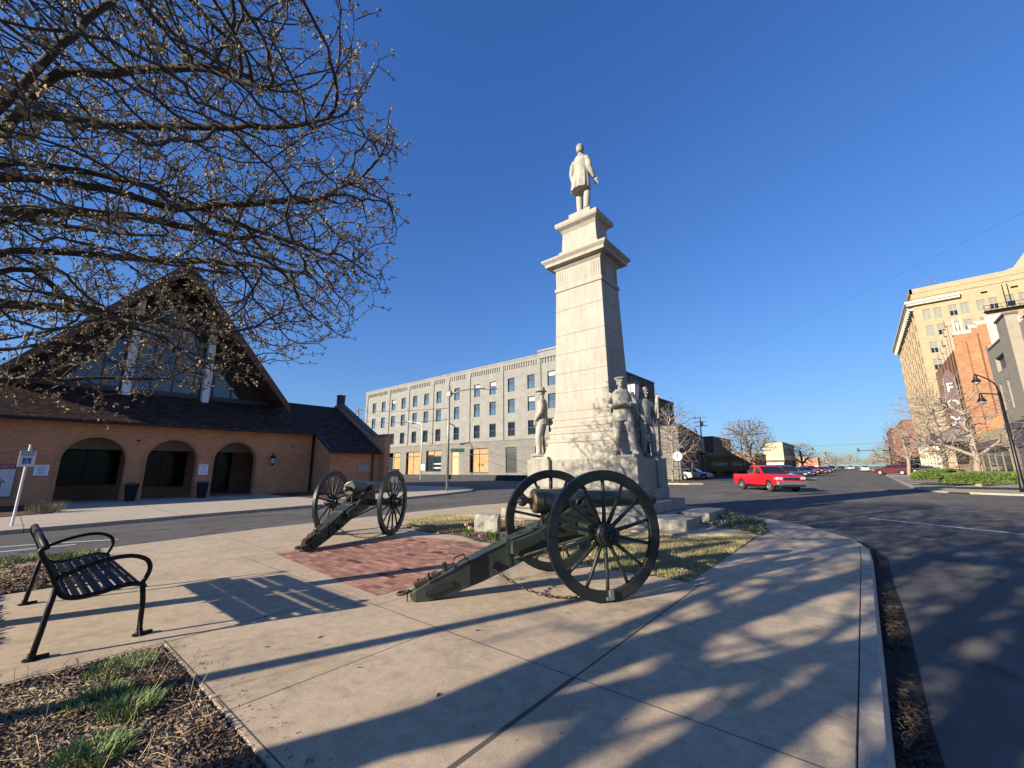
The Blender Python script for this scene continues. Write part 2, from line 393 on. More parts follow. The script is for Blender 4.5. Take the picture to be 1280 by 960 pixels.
flat('ground', [(-1500, -400), (1500, -400), (1500, 1800), (-1500, 1800)], -0.135, MAT['earth'])
flat('road', [(-240, -150), (260, -150), (260, 43), (2.6, 43), (2.6, 1200), (-13.5, 1200), (-13.5, 57), (-30, 44.2), (-240, 44.2)], -0.10, MAT['asphalt'])
flat('parking_lot', [(-60, 57), (-13.5, 57), (-13.5, 130), (-60, 130)], -0.105, MAT['asphalt_old'])
isl = [(-0.08, -9), (-0.08, 9.2), (-0.11, 10.3), (-0.34, 11.4), (-0.85, 12.4), (-1.5, 13.5), (-2.4, 14.4), (-3.6, 15.0), (-5.2, 15.4), (-7.5, 15.6), (-9.6, 15.5), (-11.2, 15.0), (-12.1, 14.0), (-12.45, 12.5),
       (-12.4, 10), (-12.3, 7.8), (-12.2, 4.5), (-11.9, 2.9), (-11.65, 1.4), (-11.6, 0), (-11.6, -9)]
inner = inset(isl, 0.14); inner2 = inset(isl, 0.148)
kb = MB(); n = len(isl)
for i in range(n):
    j = (i+1) % n
    a, b, c, d = isl[i], isl[j], inner[j], inner[i]
    a2, b2 = [(p[0]+(q[0]-p[0])*0.18, p[1]+(q[1]-p[1])*0.18) for p, q in ((a, d), (b, c))]
    kb.quad((*a, -0.14), (*b, -0.14), (*b, -0.025), (*a, -0.025)); kb.quad((*a, -0.025), (*b, -0.025), (*b2, 0), (*a2, 0))
    kb.quad((*a2, 0), (*b2, 0), (*c, 0), (*d, 0)); kb.quad((*c, 0), (*d, 0), (*d, -0.14), (*c, -0.14))
tag(kb.build('kerb', MAT['conc_kerb']), kind='structure')
i2 = inner2[1:-2]          # drop the three corners south of the planting bed, then run round the bed
notch = [(i2[-1][0], 1.37), (-8.3, 1.22), (-8.3, 0.16), (-4.88, 0.16), (-4.88, 1.10), (-0.9, 1.06), (-0.9, -9), (inner2[0][0], -9)]
sl_ = slab('sidewalk', i2 + notch, -0.14, 0.0, MAT['conc'], 0.004)
# dark new asphalt against the kerb
pm = MB(); pts = [(0.14, -9), (0.15, 2), (0.11, 4), (0.14, 6), (0.11, 8), (0.12, 10), (-0.1, 11.4), (-0.62, 12.6)]
for (x, y), (x2, y2) in zip(pts, pts[1:]): pm.quad((-0.079 if y < 10 else x-0.22, y, -0.096), (x, y, -0.096), (x2, y2, -0.096), (-0.079 if y2 < 10 else x2-0.22, y2, -0.096))
tag(pm.build('asphalt_patch', MAT['asphalt_new']), kind='structure')
# painted lines
def line(pts, wd, z=-0.095):
    mb = MB()
    for (x, y), (x2, y2) in zip(pts, pts[1:]):
        d = Vector((x2-x, y2-y)).normalized(); nx, ny = -d.y*wd/2, d.x*wd/2
        mb.quad((x+nx, y+ny, z), (x-nx, y-ny, z), (x2-nx, y2-ny, z), (x2+nx, y2+ny, z))
    o = mb.build('road_marking', MAT['paint']); tag(o, kind='structure'); return o
line([(-0.05, 17.1), (2.63, 15.25), (9, 10.9)], 0.11)
line([(-13.5, -3), (-13.55, 1.2)], 0.09); line([(-14.9, -3), (-14.3, 0.6), (-13.7, 1.9)], 0.09); line([(-17.2, -0.5), (-17.75, 2.6), (-17.95, 3.9)], 0.08)
line([(-17.6, 9), (-18.6, 13)], 0.07)
line([(-5.0, 45), (-5.0, 70)], 0.1, -0.0955); line([(-10, 40), (-3, 44)], 0.1, -0.0955)
# brick paving
MAT['paver'] = brick_mat('brick_paving', (0.72, 0.36, 0.23), (0.32, 0.115, 0.08), (0.30, 0.2, 0.15), 0.2, 0.1, 0.009, 0.85, 0.5, flat=True, blotch=0.8)
bp = [(-8.32, 3.3), (-4.66, 3.03), (-4.62, 5.75), (-5.0, 6.02), (-5.73, 6.18), (-6.5, 6.24), (-7.48, 6.12), (-8.1, 5.75), (-8.33, 5.2)]
flat('brick_paving', bp, 0.004, MAT['paver'])
mb = MB(); random.seed(5)
for k in range(9):
    x, y = -8.1 + random.random()*3.2, 3.4 + random.random()*2.3
    x = round(x/0.2)*0.2; y = round(y/0.1)*0.1
    wdt = random.choice([0.2, 0.4]); mb.quad((x, y, 0.008), (x+wdt, y, 0.008), (x+wdt, y+0.1*random.choice([1, 2]), 0.008), (x, y+0.1, 0.008))
tag(mb.build('dark_pavers', M('dark_paver', (0.09, 0.03, 0.03), 0.8, 0.3, 10)), kind='structure')
# lawn bases and beds
MAT['turf'] = M('turf_soil', (0.17, 0.14, 0.07), 0.95, 0.3, 12, 0, 0.8, 60, c2=(0.09, 0.10, 0.03))
lawn = [(-1.95, 5.95), (-1.95, 10.6), (-3.3, 9.35), (-10.45, 9.6), (-10.9, 9.0), (-10.5, 7.7), (-9.4, 6.9), (-8.5, 6.62), (-7.9, 6.62), (-7.17, 6.72), (-6.44, 6.5), (-5.8, 6.45), (-5.0, 6.25), (-4.3, 5.98)]
flat('lawn_soil', lawn, 0.006, MAT['turf'])
bed1 = [(-8.3, 6.6), (-7.2, 6.72), (-6.44, 6.46), (-5.8, 6.4), (-5.0, 6.2), (-4.6, 6.3), (-4.7, 7.4), (-6.0, 8.0), (-7.4, 7.8)]
flat('flower_bed_soil', bed1, 0.011, MAT['soil'])
bed2 = [(-2.4, 11.0), (-1.9, 10.7), (-1.86, 11.4), (-2.05, 12.3), (-2.5, 13.3), (-3.3, 14.2), (-4.3, 14.75), (-5.2, 14.8), (-3.2, 12.9), (-2.5, 12.1), (-3.4, 11.2)]
flat('planting_bed_soil', bed2, 0.011, MAT['soil'])
bed3 = [(-11.42, -8.9), (-0.9, -8.9), (-0.9, 1.07), (-4.88, 1.12), (-4.88, 0.16), (-8.3, 0.16), (-8.3, 1.22), (-11.42, 1.36)]
mb = MB(); mb.add([(x, y, -0.014) for x, y in [(-11.47, -9), (-0.89, -9), (-0.89, 1.08), (-4.87, 1.12), (-4.87, 0.18), (-8.31, 0.18), (-8.31, 1.24), (-11.47, 1.38)]], [tuple(range(8))])
tag(mb.build('mulch_soil', MAT['soil']), kind='structure')
# opposite pavement by the church
cw = [(-16.9, -40), (-17.36, 0.1), (-17.63, 1.9), (-17.99, 4.28), (-18.26, 6.94), (-19.03, 13.5), (-19.9, 17.0), (-21.2, 20.6), (-22.6, 22.4), (-25, 23.4), (-60, 23.6), (-60, -40)]
kb = MB(); cin = inset(cw[::-1], 0.15)[::-1]
for i in range(len(cw)-2):
    a, b = cw[i], cw[i+1]; c, d = cin[i+1], cin[i]
    kb.quad((*a, -0.14), (*b, -0.14), (*b, -0.02), (*a, -0.02)); kb.quad((*a, -0.02), (*b, -0.02), (*c, 0), (*d, 0)); kb.quad((*c, 0), (*d, 0), (*d, -0.1), (*c, -0.1))
tag(kb.build('kerb', MAT['conc_kerb']), kind='structure')
mb = MB(); mb.prism(inset(cw[::-1], 0.158), -0.13, 0.001)
tag(mb.build('pavement', MAT['conc_far']), kind='structure')
flat('mulch_bed', [(-25.4, 10.4), (-21.6, 10.6), (-22.3, 13.3), (-26.4, 19.0), (-29, 19), (-29, 10.6)], 0.02, MAT['red_mulch'])
flat('mulch_bed', [(-29, 1.0), (-25.6, 1.6), (-22.6, 1.2), (-21.8, -1.5), (-21.8, -14), (-29, -14)], 0.02, MAT['red_mulch'])
# pavement and dark retaining kerb before the grey hotel block
slab('pavement', [(-120, 41.8), (-27, 41.8), (-26, 42.6), (-26, 60), (-120, 60)], -0.12, 0.02, MAT['conc_far'], 0)
# right-hand pavement
rk = [(2.6, 300), (2.55, 104), (2.53, 70), (2.44, 52), (2.4, 42), (2.45, 39.0), (2.8, 36.2), (3.75, 34.6), (5.7, 33.6), (9, 33.2), (200, 33.2), (200, 300)]
kb = MB(); rin = inset(rk[::-1], 0.16)[::-1]
rkc = rk[::-1]
mb = MB(); mb.prism(rkc if True else rk, -0.14, 0.0)
tag(mb.build('pavement', concrete('concrete_right', (0.42, 0.37, 0.29), (0.5, 0.45, 0.36), [('x', 2.75, 30, 300, 0.03)]), bevel=0), kind='structure')
for y in (44, 50.5, 57, 64, 72):
    flat('parking_bay', [(2.75, y), (7.5, y+2.6), (7.5, y+5.6), (2.75, y+3.0)], 0.004, MAT['asphalt_old'])
# small traffic island with scrub
slab('traffic_island', [(-18.5, 42.0), (-15, 39.4), (-12.2, 39.3), (-11.2, 40.2), (-12.5, 42.2), (-18.5, 46)], -0.11, 0.03, MAT['conc_kerb'], 0.02)
flat('traffic_island_soil', [(-18, 42.3), (-15, 40.0), (-12.6, 39.8), (-12, 40.4), (-13, 41.8), (-18, 45)], 0.04, MAT['turf'])
slab('drain_inlet', [(3.62, 34.55), (4.3, 34.2), (4.2, 34.0), (3.5, 34.35)], -0.09, -0.01, MAT['black_iron'], 0)
# ================================================================ monument
def stone(name, a, b_, streak=0.0, rough=0.8, stain=0.25):
    m, t, b = nodes(name); a, b_ = [tuple(x*ALB for x in q) for q in (a, b_)]
    n1 = tex(t, 'noise', 0.9, 6, 0.6); n2 = tex(t, 'noise', 60, 3, 0.6); n3 = tex(t, 'noise', 4, 5, 0.7)
    c = mix(t, ramp(t, n1, [(0.3, 0.0), (0.7, 1.0)]), a, b_)
    c = mix(t, 0.5, c, ramp(t, n2, [(0.3, 0.78), (0.7, 1.1)]), 'MULTIPLY')
    c = mix(t, stain, c, ramp(t, n3, [(0.3, 0.6), (0.65, 1.1)]), 'MULTIPLY')
    if streak:
        tc = t.nodes['TC']; mp = t.nodes.new('ShaderNodeMapping'); mp.inputs['Scale'].default_value = (9, 9, 0.7); t.links.new(tc.outputs['Object'], mp.inputs[0])
        sn = t.nodes.new('ShaderNodeTexNoise'); sn.inputs['Scale'].default_value = 1.0; sn.inputs['Detail'].default_value = 6; t.links.new(mp.outputs[0], sn.inputs['Vector'])
        c = mix(t, streak, c, ramp(t, sn.outputs[0], [(0.36, 0.5), (0.55, 1.05)]), 'MULTIPLY')
    h = math_(t, 'ADD', math_(t, 'MULTIPLY', n2, 0.3), math_(t, 'MULTIPLY', n3, 0.4))
    t.links.new(c, b.inputs['Base Color']); b.inputs['Roughness'].default_value = rough; bump(t, b, h, 0.3, 0.005)
    return m
MAT['granite'] = stone('granite', (0.40, 0.365, 0.30), (0.46, 0.42, 0.35), streak=0.22, stain=0.35)
MAT['granite_base'] = stone('granite_steps', (0.34, 0.315, 0.265), (0.40, 0.37, 0.315), streak=0.35, stain=0.7)
MAT['marble'] = stone('statue_stone', (0.44, 0.405, 0.335), (0.52, 0.48, 0.40), streak=0.55, stain=0.85)
MAT['groove'] = M('mortar_joint', (0.2, 0.18, 0.15), 0.9, 0.2, 10, 0, 0)
MC = (-6.76, 12.35)
mon = thing('monument', 'tall pale granite monument with stepped base, tapering square shaft and heavy cornice', 'monument', (MC[0], MC[1], 0))
# lowest tier: two projecting blocks with entries between
st = MB(); st.box(-2.15, 3.49, -2.24, -1.0, 0.0, 0.27); st.box(-2.1, 2.6, -1.0, -0.15, 0.0, 0.268); st.box(-2.15, 3.43, -0.16, 1.6, 0.0, 0.262)
st.build('step', MAT['granite_base'], mon, bevel=0.015)
st = MB(); st.box(-2.07, 2.42, -1.72, 1.12, 0.27, 0.55); st.build('step', MAT['granite_base'], mon, bevel=0.012)
st = MB(); st.box(-1.98, 1.98, -1.30, 1.08, 0.55, 0.86); st.build('step', MAT['granite_base'], mon, bevel=0.012)
ap = MB(); ap.prism([(-3.3, -2.75), (3.4, -2.75), (4.75, -1.7), (4.4, -1.1), (4.3, 0.0), (3.2, 2.3), (-3.3, 2.3)], 0.0, 0.035)
tag(ap.build('monument_apron', MAT['conc'], None), kind='structure'); bpy.data.objects['monument_apron'].location = (MC[0], MC[1], 0)
# pedestal: die with projecting corner pedestals
pd = MB(); pd.box(-1.9, 1.87, -1.0, 1.0, 0.86, 1.74)
pd.build('pedestal', MAT['granite_base'], mon, bevel=0.01)
for sx in (-1, 1):
    for sy in (-1, 1):
        x = sx*1.5; y = sy*0.78
        c = MB(); c.box(x-0.44, x+0.44, y-0.36, y+0.36, 0.86, 1.755)
        c.build('corner_pedestal', MAT['granite_base'], mon, bevel=0.012)
        c = MB(); c.box(x-0.33, x+0.33, y-0.28, y+0.28, 1.755, 1.84); c.build('statue_plinth', MAT['granite'], mon, bevel=0.01)
# flared base mouldings
prof = [(2.92, 1.84, 1.74), (2.90, 1.82, 1.80), (2.66, 1.74, 2.06), (2.56, 1.70, 2.20), (2.54, 1.69, 2.28), (2.60, 1.74, 2.30), (2.60, 1.74, 2.40), (2.44, 1.64, 2.42), (2.42, 1.63, 2.56), (2.47, 1.68, 2.58), (2.47, 1.68, 2.66),
        (2.34, 1.58, 2.69), (2.32, 1.57, 2.78), (2.37, 1.62, 2.80), (2.36, 1.61, 2.88), (2.22, 1.53, 2.93), (2.20, 1.52, 3.02), (2.24, 1.56, 3.04), (2.23, 1.55, 3.10), (2.10, 1.50, 3.13), (2.06, 1.49, 3.3)]
fb = MB(); rings = [[(-w_/2, -d_/2, z), (w_/2, -d_/2, z), (w_/2, d_/2, z), (-w_/2, d_/2, z)] for w_, d_, z in prof]
fb.loft(rings); fb.build('base_moulding', MAT['granite'], mon)
# shaft as courses, each a hair narrower with a joint between
def lerp(a, b, t): return a+(b-a)*t
zs = [3.3, 3.95, 4.62, 5.30, 5.98, 6.90, 7.62]
sh = MB()
for i in range(len(zs)-1):
    z0, z1 = zs[i]+0.008, zs[i+1]
    a0, a1 = (z0-3.3)/4.32, (z1-3.3)/4.32
    sh.frustum(lerp(2.02, 1.80, a0), lerp(1.47, 1.27, a0), z0, lerp(2.02, 1.80, a1), lerp(1.47, 1.27, a1), z1)
    sh.frustum(lerp(2.0, 1.78, a0), lerp(1.45, 1.25, a0), z0-0.014, lerp(2.0, 1.78, a0), lerp(1.45, 1.25, a0), z0)
sh.build('shaft', MAT['granite'], mon, bevel=0.006)
# frieze with panels and triglyph strips
fz = MB(); fz.frustum(1.80, 1.27, 7.62, 1.80, 1.27, 7.64); fz.frustum(1.87, 1.34, 7.64, 1.87, 1.34, 7.78); fz.frustum(1.79, 1.26, 7.78, 1.78, 1.25, 8.5)
fz.build('frieze', MAT['granite'], mon, bevel=0.006)
for (ux, uy, W, D) in ((1, 0, 0.89, 0.625), (0, 1, 0.625, 0.89)):
    for s in (-1, 1):
        for e in (-1, 1):
            for k in range(3):
                g_ = MB()
                q = e*(W-0.09-k*0.085)
                if ux: g_.box(q-0.025, q+0.025, s*D-0.02 if s > 0 else -D-0.015, s*D+0.015 if s > 0 else -D+0.02, 7.86, 8.38)
                else: g_.box(s*D-0.02 if s > 0 else -D-0.015, s*D+0.015 if s > 0 else -D+0.02, q-0.025, q+0.025, 7.86, 8.38)
                g_.build('triglyph', MAT['granite'], mon, bevel=0.004)
        g_ = MB(); w2 = W-0.33
        if ux: g_.box(-w2, w2, s*D-0.01, s*D+0.012, 7.9, 8.36)
        else: g_.box(s*D-0.01, s*D+0.012, -w2, w2, 7.9, 8.36)
        g_.build('frieze_panel', MAT['granite'], mon)
cn = MB()
cp = [(1.80, 1.27, 8.46), (1.92, 1.39, 8.52), (1.98, 1.44, 8.58), (2.34, 1.78, 8.60), (2.36, 1.80, 8.70), (2.56, 1.98, 8.80), (2.57, 1.99, 8.86), (2.2, 1.65, 8.92), (1.7, 1.2, 8.95)]
cn.loft([[(-a/2, -b/2, z), (a/2, -b/2, z), (a/2, b/2, z), (-a/2, b/2, z)] for a, b, z in cp]); cn.build('cornice', MAT['granite'], mon)
cn = MB(); cn.frustum(1.62, 1.10, 8.93, 1.60, 1.08, 9.22); cn.frustum(1.44, 0.90, 9.22, 1.36, 0.84, 9.98); cn.build('upper_die', MAT['granite'], mon, bevel=0.008)
cn = MB(); cp = [(1.36, 0.84, 9.96), (1.42, 0.92, 10.02), (1.46, 1.0, 10.08), (1.68, 1.26, 10.16), (1.72, 1.31, 10.22), (1.72, 1.31, 10.34), (1.5, 1.1, 10.38), (1.0, 0.7, 10.4)]
cn.loft([[(-a/2, -b/2, z), (a/2, -b/2, z), (a/2, b/2, z), (-a/2, b/2, z)] for a, b, z in cp]); cn.build('upper_cornice', MAT['granite'], mon)
cn = MB(); cn.box(-0.45, 0.45, -0.33, 0.33, 10.4, 10.74); cn.build('statue_plinth', MAT['granite'], mon, bevel=0.015)

# ---------------------------------------------------------------- statues
def limb(mb, pts, rad, n=14):
    mb.tube(pts, rad, n)
def ringz(z, cx, cy, a, b, n=28, fold=0, k=9, ph=0):
    return [(cx + (a + fold*math.sin(k*t+ph))*math.cos(t), cy + (b + fold*math.sin(k*t+ph))*math.sin(t), z) for t in [2*PI*j/n for j in range(n)]]
def hand(mb, p, d, pn, s=1.0, curl=0.3):
    """palm at p, fingers along d, palm normal pn"""
    p = Vector(p); d = Vector(d).normalized(); pn = Vector(pn); pn = (pn - d*pn.dot(d)).normalized(); sd_ = d.cross(pn)
    q = Matrix((sd_, d, pn)).transposed()
    mb.ell(p + d*0.045*s, (0.045*s, 0.06*s, 0.022*s), 12, 8, q)
    for k, ln in enumerate((0.075, 0.085, 0.08, 0.062)):
        b0 = p + d*0.085*s + sd_*(0.033 - 0.022*k)*s
        b1 = b0 + (d*math.cos(curl) + pn*math.sin(curl))*ln*0.5*s; b2 = b1 + (d*math.cos(curl*2.4) + pn*math.sin(curl*2.4))*ln*0.5*s
        mb.tube([b0, b1, b2], [0.0115*s, 0.0105*s, 0.008*s], 8)
    t0 = p + d*0.03*s + sd_*0.035*s; t1 = t0 + (sd_*0.7+d*0.6+pn*0.3)*0.045*s; t2 = t1 + (d+pn*0.5)*0.03*s
    mb.tube([t0, t1, t2], [0.014*s, 0.012*s, 0.009*s], 8)
def head(mb, c, yaw=0, tilt=0, hat=None, beard=False, s=1.0):
    c = Vector(c); q = (Matrix.Rotation(yaw, 3, 'Z') @ Matrix.Rotation(tilt, 3, 'X'))   # face looks along -y before yaw
    T = lambda x, y, z: c + q @ Vector((x*s, y*s, z*s))
    mb.ell(T(0, 0.01, 0.02), (0.075*s, 0.095*s, 0.105*s), 18, 12, q)
    mb.ell(T(0, -0.025, -0.06), (0.055*s, 0.062*s, 0.06*s), 14, 9, q)            # jaw
    mb.tube([T(0, -0.085, 0.02), T(0, -0.108, -0.018), T(0, -0.09, -0.03)], [0.010*s, 0.016*s, 0.012*s], 8)   # nose
    mb.ell(T(0, -0.082, 0.035), (0.055*s, 0.018*s, 0.012*s), 12, 7, q)          # brow
    mb.ell(T(0, -0.078, -0.055), (0.026*s, 0.014*s, 0.009*s), 10, 6, q)         # mouth
    for e in (-1, 1):
        mb.ell(T(e*0.078, 0.012, 0.0), (0.012*s, 0.024*s, 0.032*s), 8, 6, q)    # ear
        mb.ell(T(e*0.045, -0.06, -0.02), (0.022*s, 0.02*s, 0.022*s), 8, 6, q)   # cheek
    if beard: mb.ell(T(0, -0.065, -0.1), (0.045*s, 0.035*s, 0.05*s), 12, 8, q)
    if hat is None or hat == 'hair':
        mb.ell(T(0, 0.03, 0.045), (0.088*s, 0.098*s, 0.1*s), 18, 12, q); mb.ell(T(0, 0.06, -0.03), (0.075*s, 0.06*s, 0.07*s), 14, 8, q)
    if hat == 'brim':
        for r_, h in (((0.165, 0.15), 0.06),): mb.loft([[T(r_[0]*math.cos(a), r_[1]*math.sin(a), h+dz) for a in [2*PI*j/28 for j in range(28)]] for dz in (-0.012, 0.012)])
        mb.loft([[T(r*math.cos(a), r*1.15*math.sin(a), h) for a in [2*PI*j/24 for j in range(24)]] for r, h in ((0.095, 0.05), (0.092, 0.12), (0.085, 0.165), (0.06, 0.18))])
    if hat == 'flat':
        mb.loft([[T(r*math.cos(a), r*1.05*math.sin(a)+0.01, h) for a in [2*PI*j/24 for j in range(24)]] for r, h in ((0.095, 0.055), (0.1, 0.085), (0.135, 0.105), (0.14, 0.13), (0.1, 0.15))])
    if hat == 'kepi':
        mb.loft([[T(r*math.cos(a), r*1.1*math.sin(a)+dy, h) for a in [2*PI*j/24 for j in range(24)]] for r, h, dy in ((0.092, 0.05, 0), (0.088, 0.11, -0.008), (0.078, 0.15, -0.02))])
        mb.ell(T(0, -0.11, 0.055), (0.07*s, 0.05*s, 0.01*s), 14, 6, q)
def remeshed(mb, name, mat, parent, voxel):
    o = mb.build(name, mat, None)
    def su(o):
        r = o.modifiers.new('r', 'REMESH'); r.mode = 'VOXEL'; r.voxel_size = voxel; r.use_smooth_shade = True
        s_ = o.modifiers.new('s', 'SMOOTH'); s_.iterations = 1; s_.factor = 0.4
    modded(o, su)
    o.data.materials.clear(); o.data.materials.append(mat)
    if len(o.data.polygons): o.data.polygons.foreach_set('use_smooth', [True]*len(o.data.polygons))
    o.parent = parent; return o
def legs(mb, fl, fr, hipz=0.98, kneeoff=(0, -0.03), r=1.0, hw=0.10):
    """figure faces -y; fl/fr = foot xy"""
    for sx, f in ((-1, fl), (1, fr)):
        hip = Vector((sx*hw, 0, hipz)); ft = Vector((f[0], f[1], 0.09)); kn = (hip+ft)/2 + Vector((sx*0.01, kneeoff[1] - 0.02, 0.02))
        mb.tube([hip, hip.lerp(kn, 0.5), kn, kn.lerp(ft, 0.35), kn.lerp(ft, 0.75), ft], [0.105*r, 0.098*r, 0.078*r, 0.08*r, 0.072*r, 0.078*r], 16)
        yaw = sx*0.25
        d = Vector((math.sin(yaw), -math.cos(yaw), 0))
        mb.tube([ft + Vector((0, 0.05, -0.04)), ft + d*0.05 + Vector((0, 0, -0.035)), ft + d*0.13 + Vector((0, 0, -0.05)), ft + d*0.2 + Vector((0, 0, -0.06))], [0.048, 0.055, 0.045, 0.028], 12)
def statue(name, label, loc, rz, scale, make):
    t = thing(name, label, 'statue', loc, rz)
    make(t); k_ = 1.0 if make is lincoln else 1.08; t.scale = (scale*k_, scale*k_, scale)
    return t
def lincoln(t):
    mb = MB(); legs(mb, (-0.12, 0.04), (0.13, -0.10))
    # torso and long frock coat with folds
    rs = [ringz(0.62, 0.01, 0.035, 0.235, 0.20, fold=0.014, k=11), ringz(0.80, 0.005, 0.03, 0.225, 0.185, fold=0.013, k=11), ringz(1.0, 0, 0.02, 0.205, 0.16, fold=0.008, k=11), ringz(1.15, 0, 0.01, 0.175, 0.13, fold=0.002, k=11),
          ringz(1.3, 0, 0, 0.185, 0.13), ringz(1.42, 0, 0, 0.195, 0.13), ringz(1.51, 0, 0, 0.16, 0.11), ringz(1.58, 0, 0, 0.09, 0.08)]
    mb.loft(rs)
    mb.tube([(0, 0.005, 1.52), (0, -0.01, 1.66)], [0.07, 0.06], 14)
    mb.tube([(0.08, 0, 1.57), (0, 0.06, 1.585), (-0.08, 0, 1.57)], 0.03, 8)
    limb(mb, [(0.15, 0, 1.46), (0.205, 0.02, 1.33), (0.24, 0.02, 1.18), (0.24, -0.03, 1.03), (0.23, -0.06, 0.93)], [0.08, 0.074, 0.066, 0.06, 0.052])
    hand(mb, (0.23, -0.07, 0.92), (0, -0.3, -1), (-1, 0, 0), 1.1)
    limb(mb, [(-0.15, 0, 1.46), (-0.2, 0.0, 1.33), (-0.235, 0.03, 1.18), (-0.255, -0.05, 1.04), (-0.265, -0.12, 0.94)], [0.08, 0.074, 0.067, 0.06, 0.052])
    hand(mb, (-0.27, -0.13, 0.92), (-0.3, -0.35, -0.9), (0.1, -0.3, 1), 1.1, 0.2)
    head(mb, (0, -0.02, 1.74), 0.25, 0.1, 'hair', True, 1.08)
    remeshed(mb, 'figure', MAT['marble'], t, 0.0085)
# facing away from the camera (towards +y)
statue('statue', 'stone man in a long frock coat seen from behind on top of the monument', (MC[0]-0.02, MC[1], 10.74), PI, 1.60, lincoln)
def soldier(t):
    mb = MB(); legs(mb, (-0.12, 0.0), (0.13, -0.08))
    mb.loft([ringz(0.86, 0, 0.01, 0.2, 0.155, fold=0.006, k=10), ringz(1.0, 0, 0.01, 0.19, 0.15, fold=0.004, k=10), ringz(1.12, 0, 0, 0.17, 0.125), ringz(1.3, 0, 0, 0.19, 0.14), ringz(1.44, 0, 0, 0.21, 0.135), ringz(1.52, 0, 0, 0.18, 0.11), ringz(1.57, 0, 0, 0.09, 0.08)])
    mb.tube([(0, 0.005, 1.52), (0, -0.01, 1.66)], [0.066, 0.06], 14)
    limb(mb, [(-0.2, 0, 1.49), (-0.27, 0.03, 1.34), (-0.29, 0.05, 1.2), (-0.2, -0.08, 1.13), (-0.12, -0.15, 1.12)], [0.072, 0.068, 0.06, 0.052, 0.045])
    hand(mb, (-0.1, -0.155, 1.12), (1, -0.1, -0.1), (0, 1, 0), 1.1, 0.6)
    limb(mb, [(0.2, 0, 1.49), (0.25, 0.02, 1.33), (0.26, 0.0, 1.19), (0.22, -0.09, 1.06), (0.17, -0.15, 0.97)], [0.072, 0.068, 0.06, 0.052, 0.045])
    hand(mb, (0.16, -0.16, 0.96), (-0.3, -0.3, -1), (0, 1, 0), 1.1, 0.6)
    mb.tube([(-0.13, -0.15, 1.28), (0.02, -0.17, 1.14), (0.17, -0.17, 0.93)], 0.018, 8)
    mb.tube([(-0.19, 0.0, 1.16), (0, -0.14, 1.15), (0.19, 0, 1.16), (0, 0.13, 1.16)], 0.02, 8, closed=True)
    head(mb, (0, -0.02, 1.73), 0.0, 0, 'brim', True)
    remeshed(mb, 'figure', MAT['marble'], t, 0.0085)
def sailor(t):
    mb = MB(); legs(mb, (-0.16, 0.03), (0.20, -0.10), r=1.05)
    mb.loft([ringz(0.8, 0, 0.01, 0.215, 0.17, fold=0.008, k=8), ringz(0.95, 0, 0.01, 0.205, 0.16, fold=0.005, k=8), ringz(1.12, 0, 0, 0.185, 0.14), ringz(1.3, 0, 0, 0.195, 0.145), ringz(1.44, 0, 0, 0.215, 0.14), ringz(1.52, 0, 0, 0.18, 0.11), ringz(1.57, 0, 0, 0.1, 0.085)])
    mb.tube([(0, 0.005, 1.52), (0, -0.01, 1.66)], [0.068, 0.06], 14)
    mb.tube([(0.11, -0.02, 1.56), (0, -0.13, 1.45), (-0.11, -0.02, 1.56), (0, 0.1, 1.57)], 0.028, 8, closed=True)
    limb(mb, [(-0.2, 0, 1.49), (-0.28, 0.02, 1.33), (-0.3, 0.0, 1.19), (-0.2, -0.15, 1.15), (-0.1, -0.2, 1.17)], [0.075, 0.07, 0.062, 0.054, 0.046])
    hand(mb, (-0.09, -0.2, 1.17), (1, 0, 0.1), (0, 1, 0), 1.1, 0.7)
    limb(mb, [(0.2, 0, 1.49), (0.27, 0.02, 1.33), (0.28, -0.0, 1.19), (0.15, -0.17, 1.17), (0.03, -0.22, 1.2)], [0.075, 0.07, 0.062, 0.054, 0.046])
    hand(mb, (0.02, -0.22, 1.2), (-1, 0, 0.1), (0, 1, 0), 1.1, 0.7)
    mb.tube([(-0.25, -0.2, 1.15), (-0.05, -0.25, 1.19), (0.06, -0.25, 1.2)], [0.035, 0.04, 0.03], 10)
    mb.tube([(-0.1, -0.16, 1.19), (0.0, -0.17, 1.19), (0.1, -0.16, 1.22)], 0.05, 10)
    head(mb, (0, -0.02, 1.73), 0.0, 0, 'flat')
    remeshed(mb, 'figure', MAT['marble'], t, 0.0085)
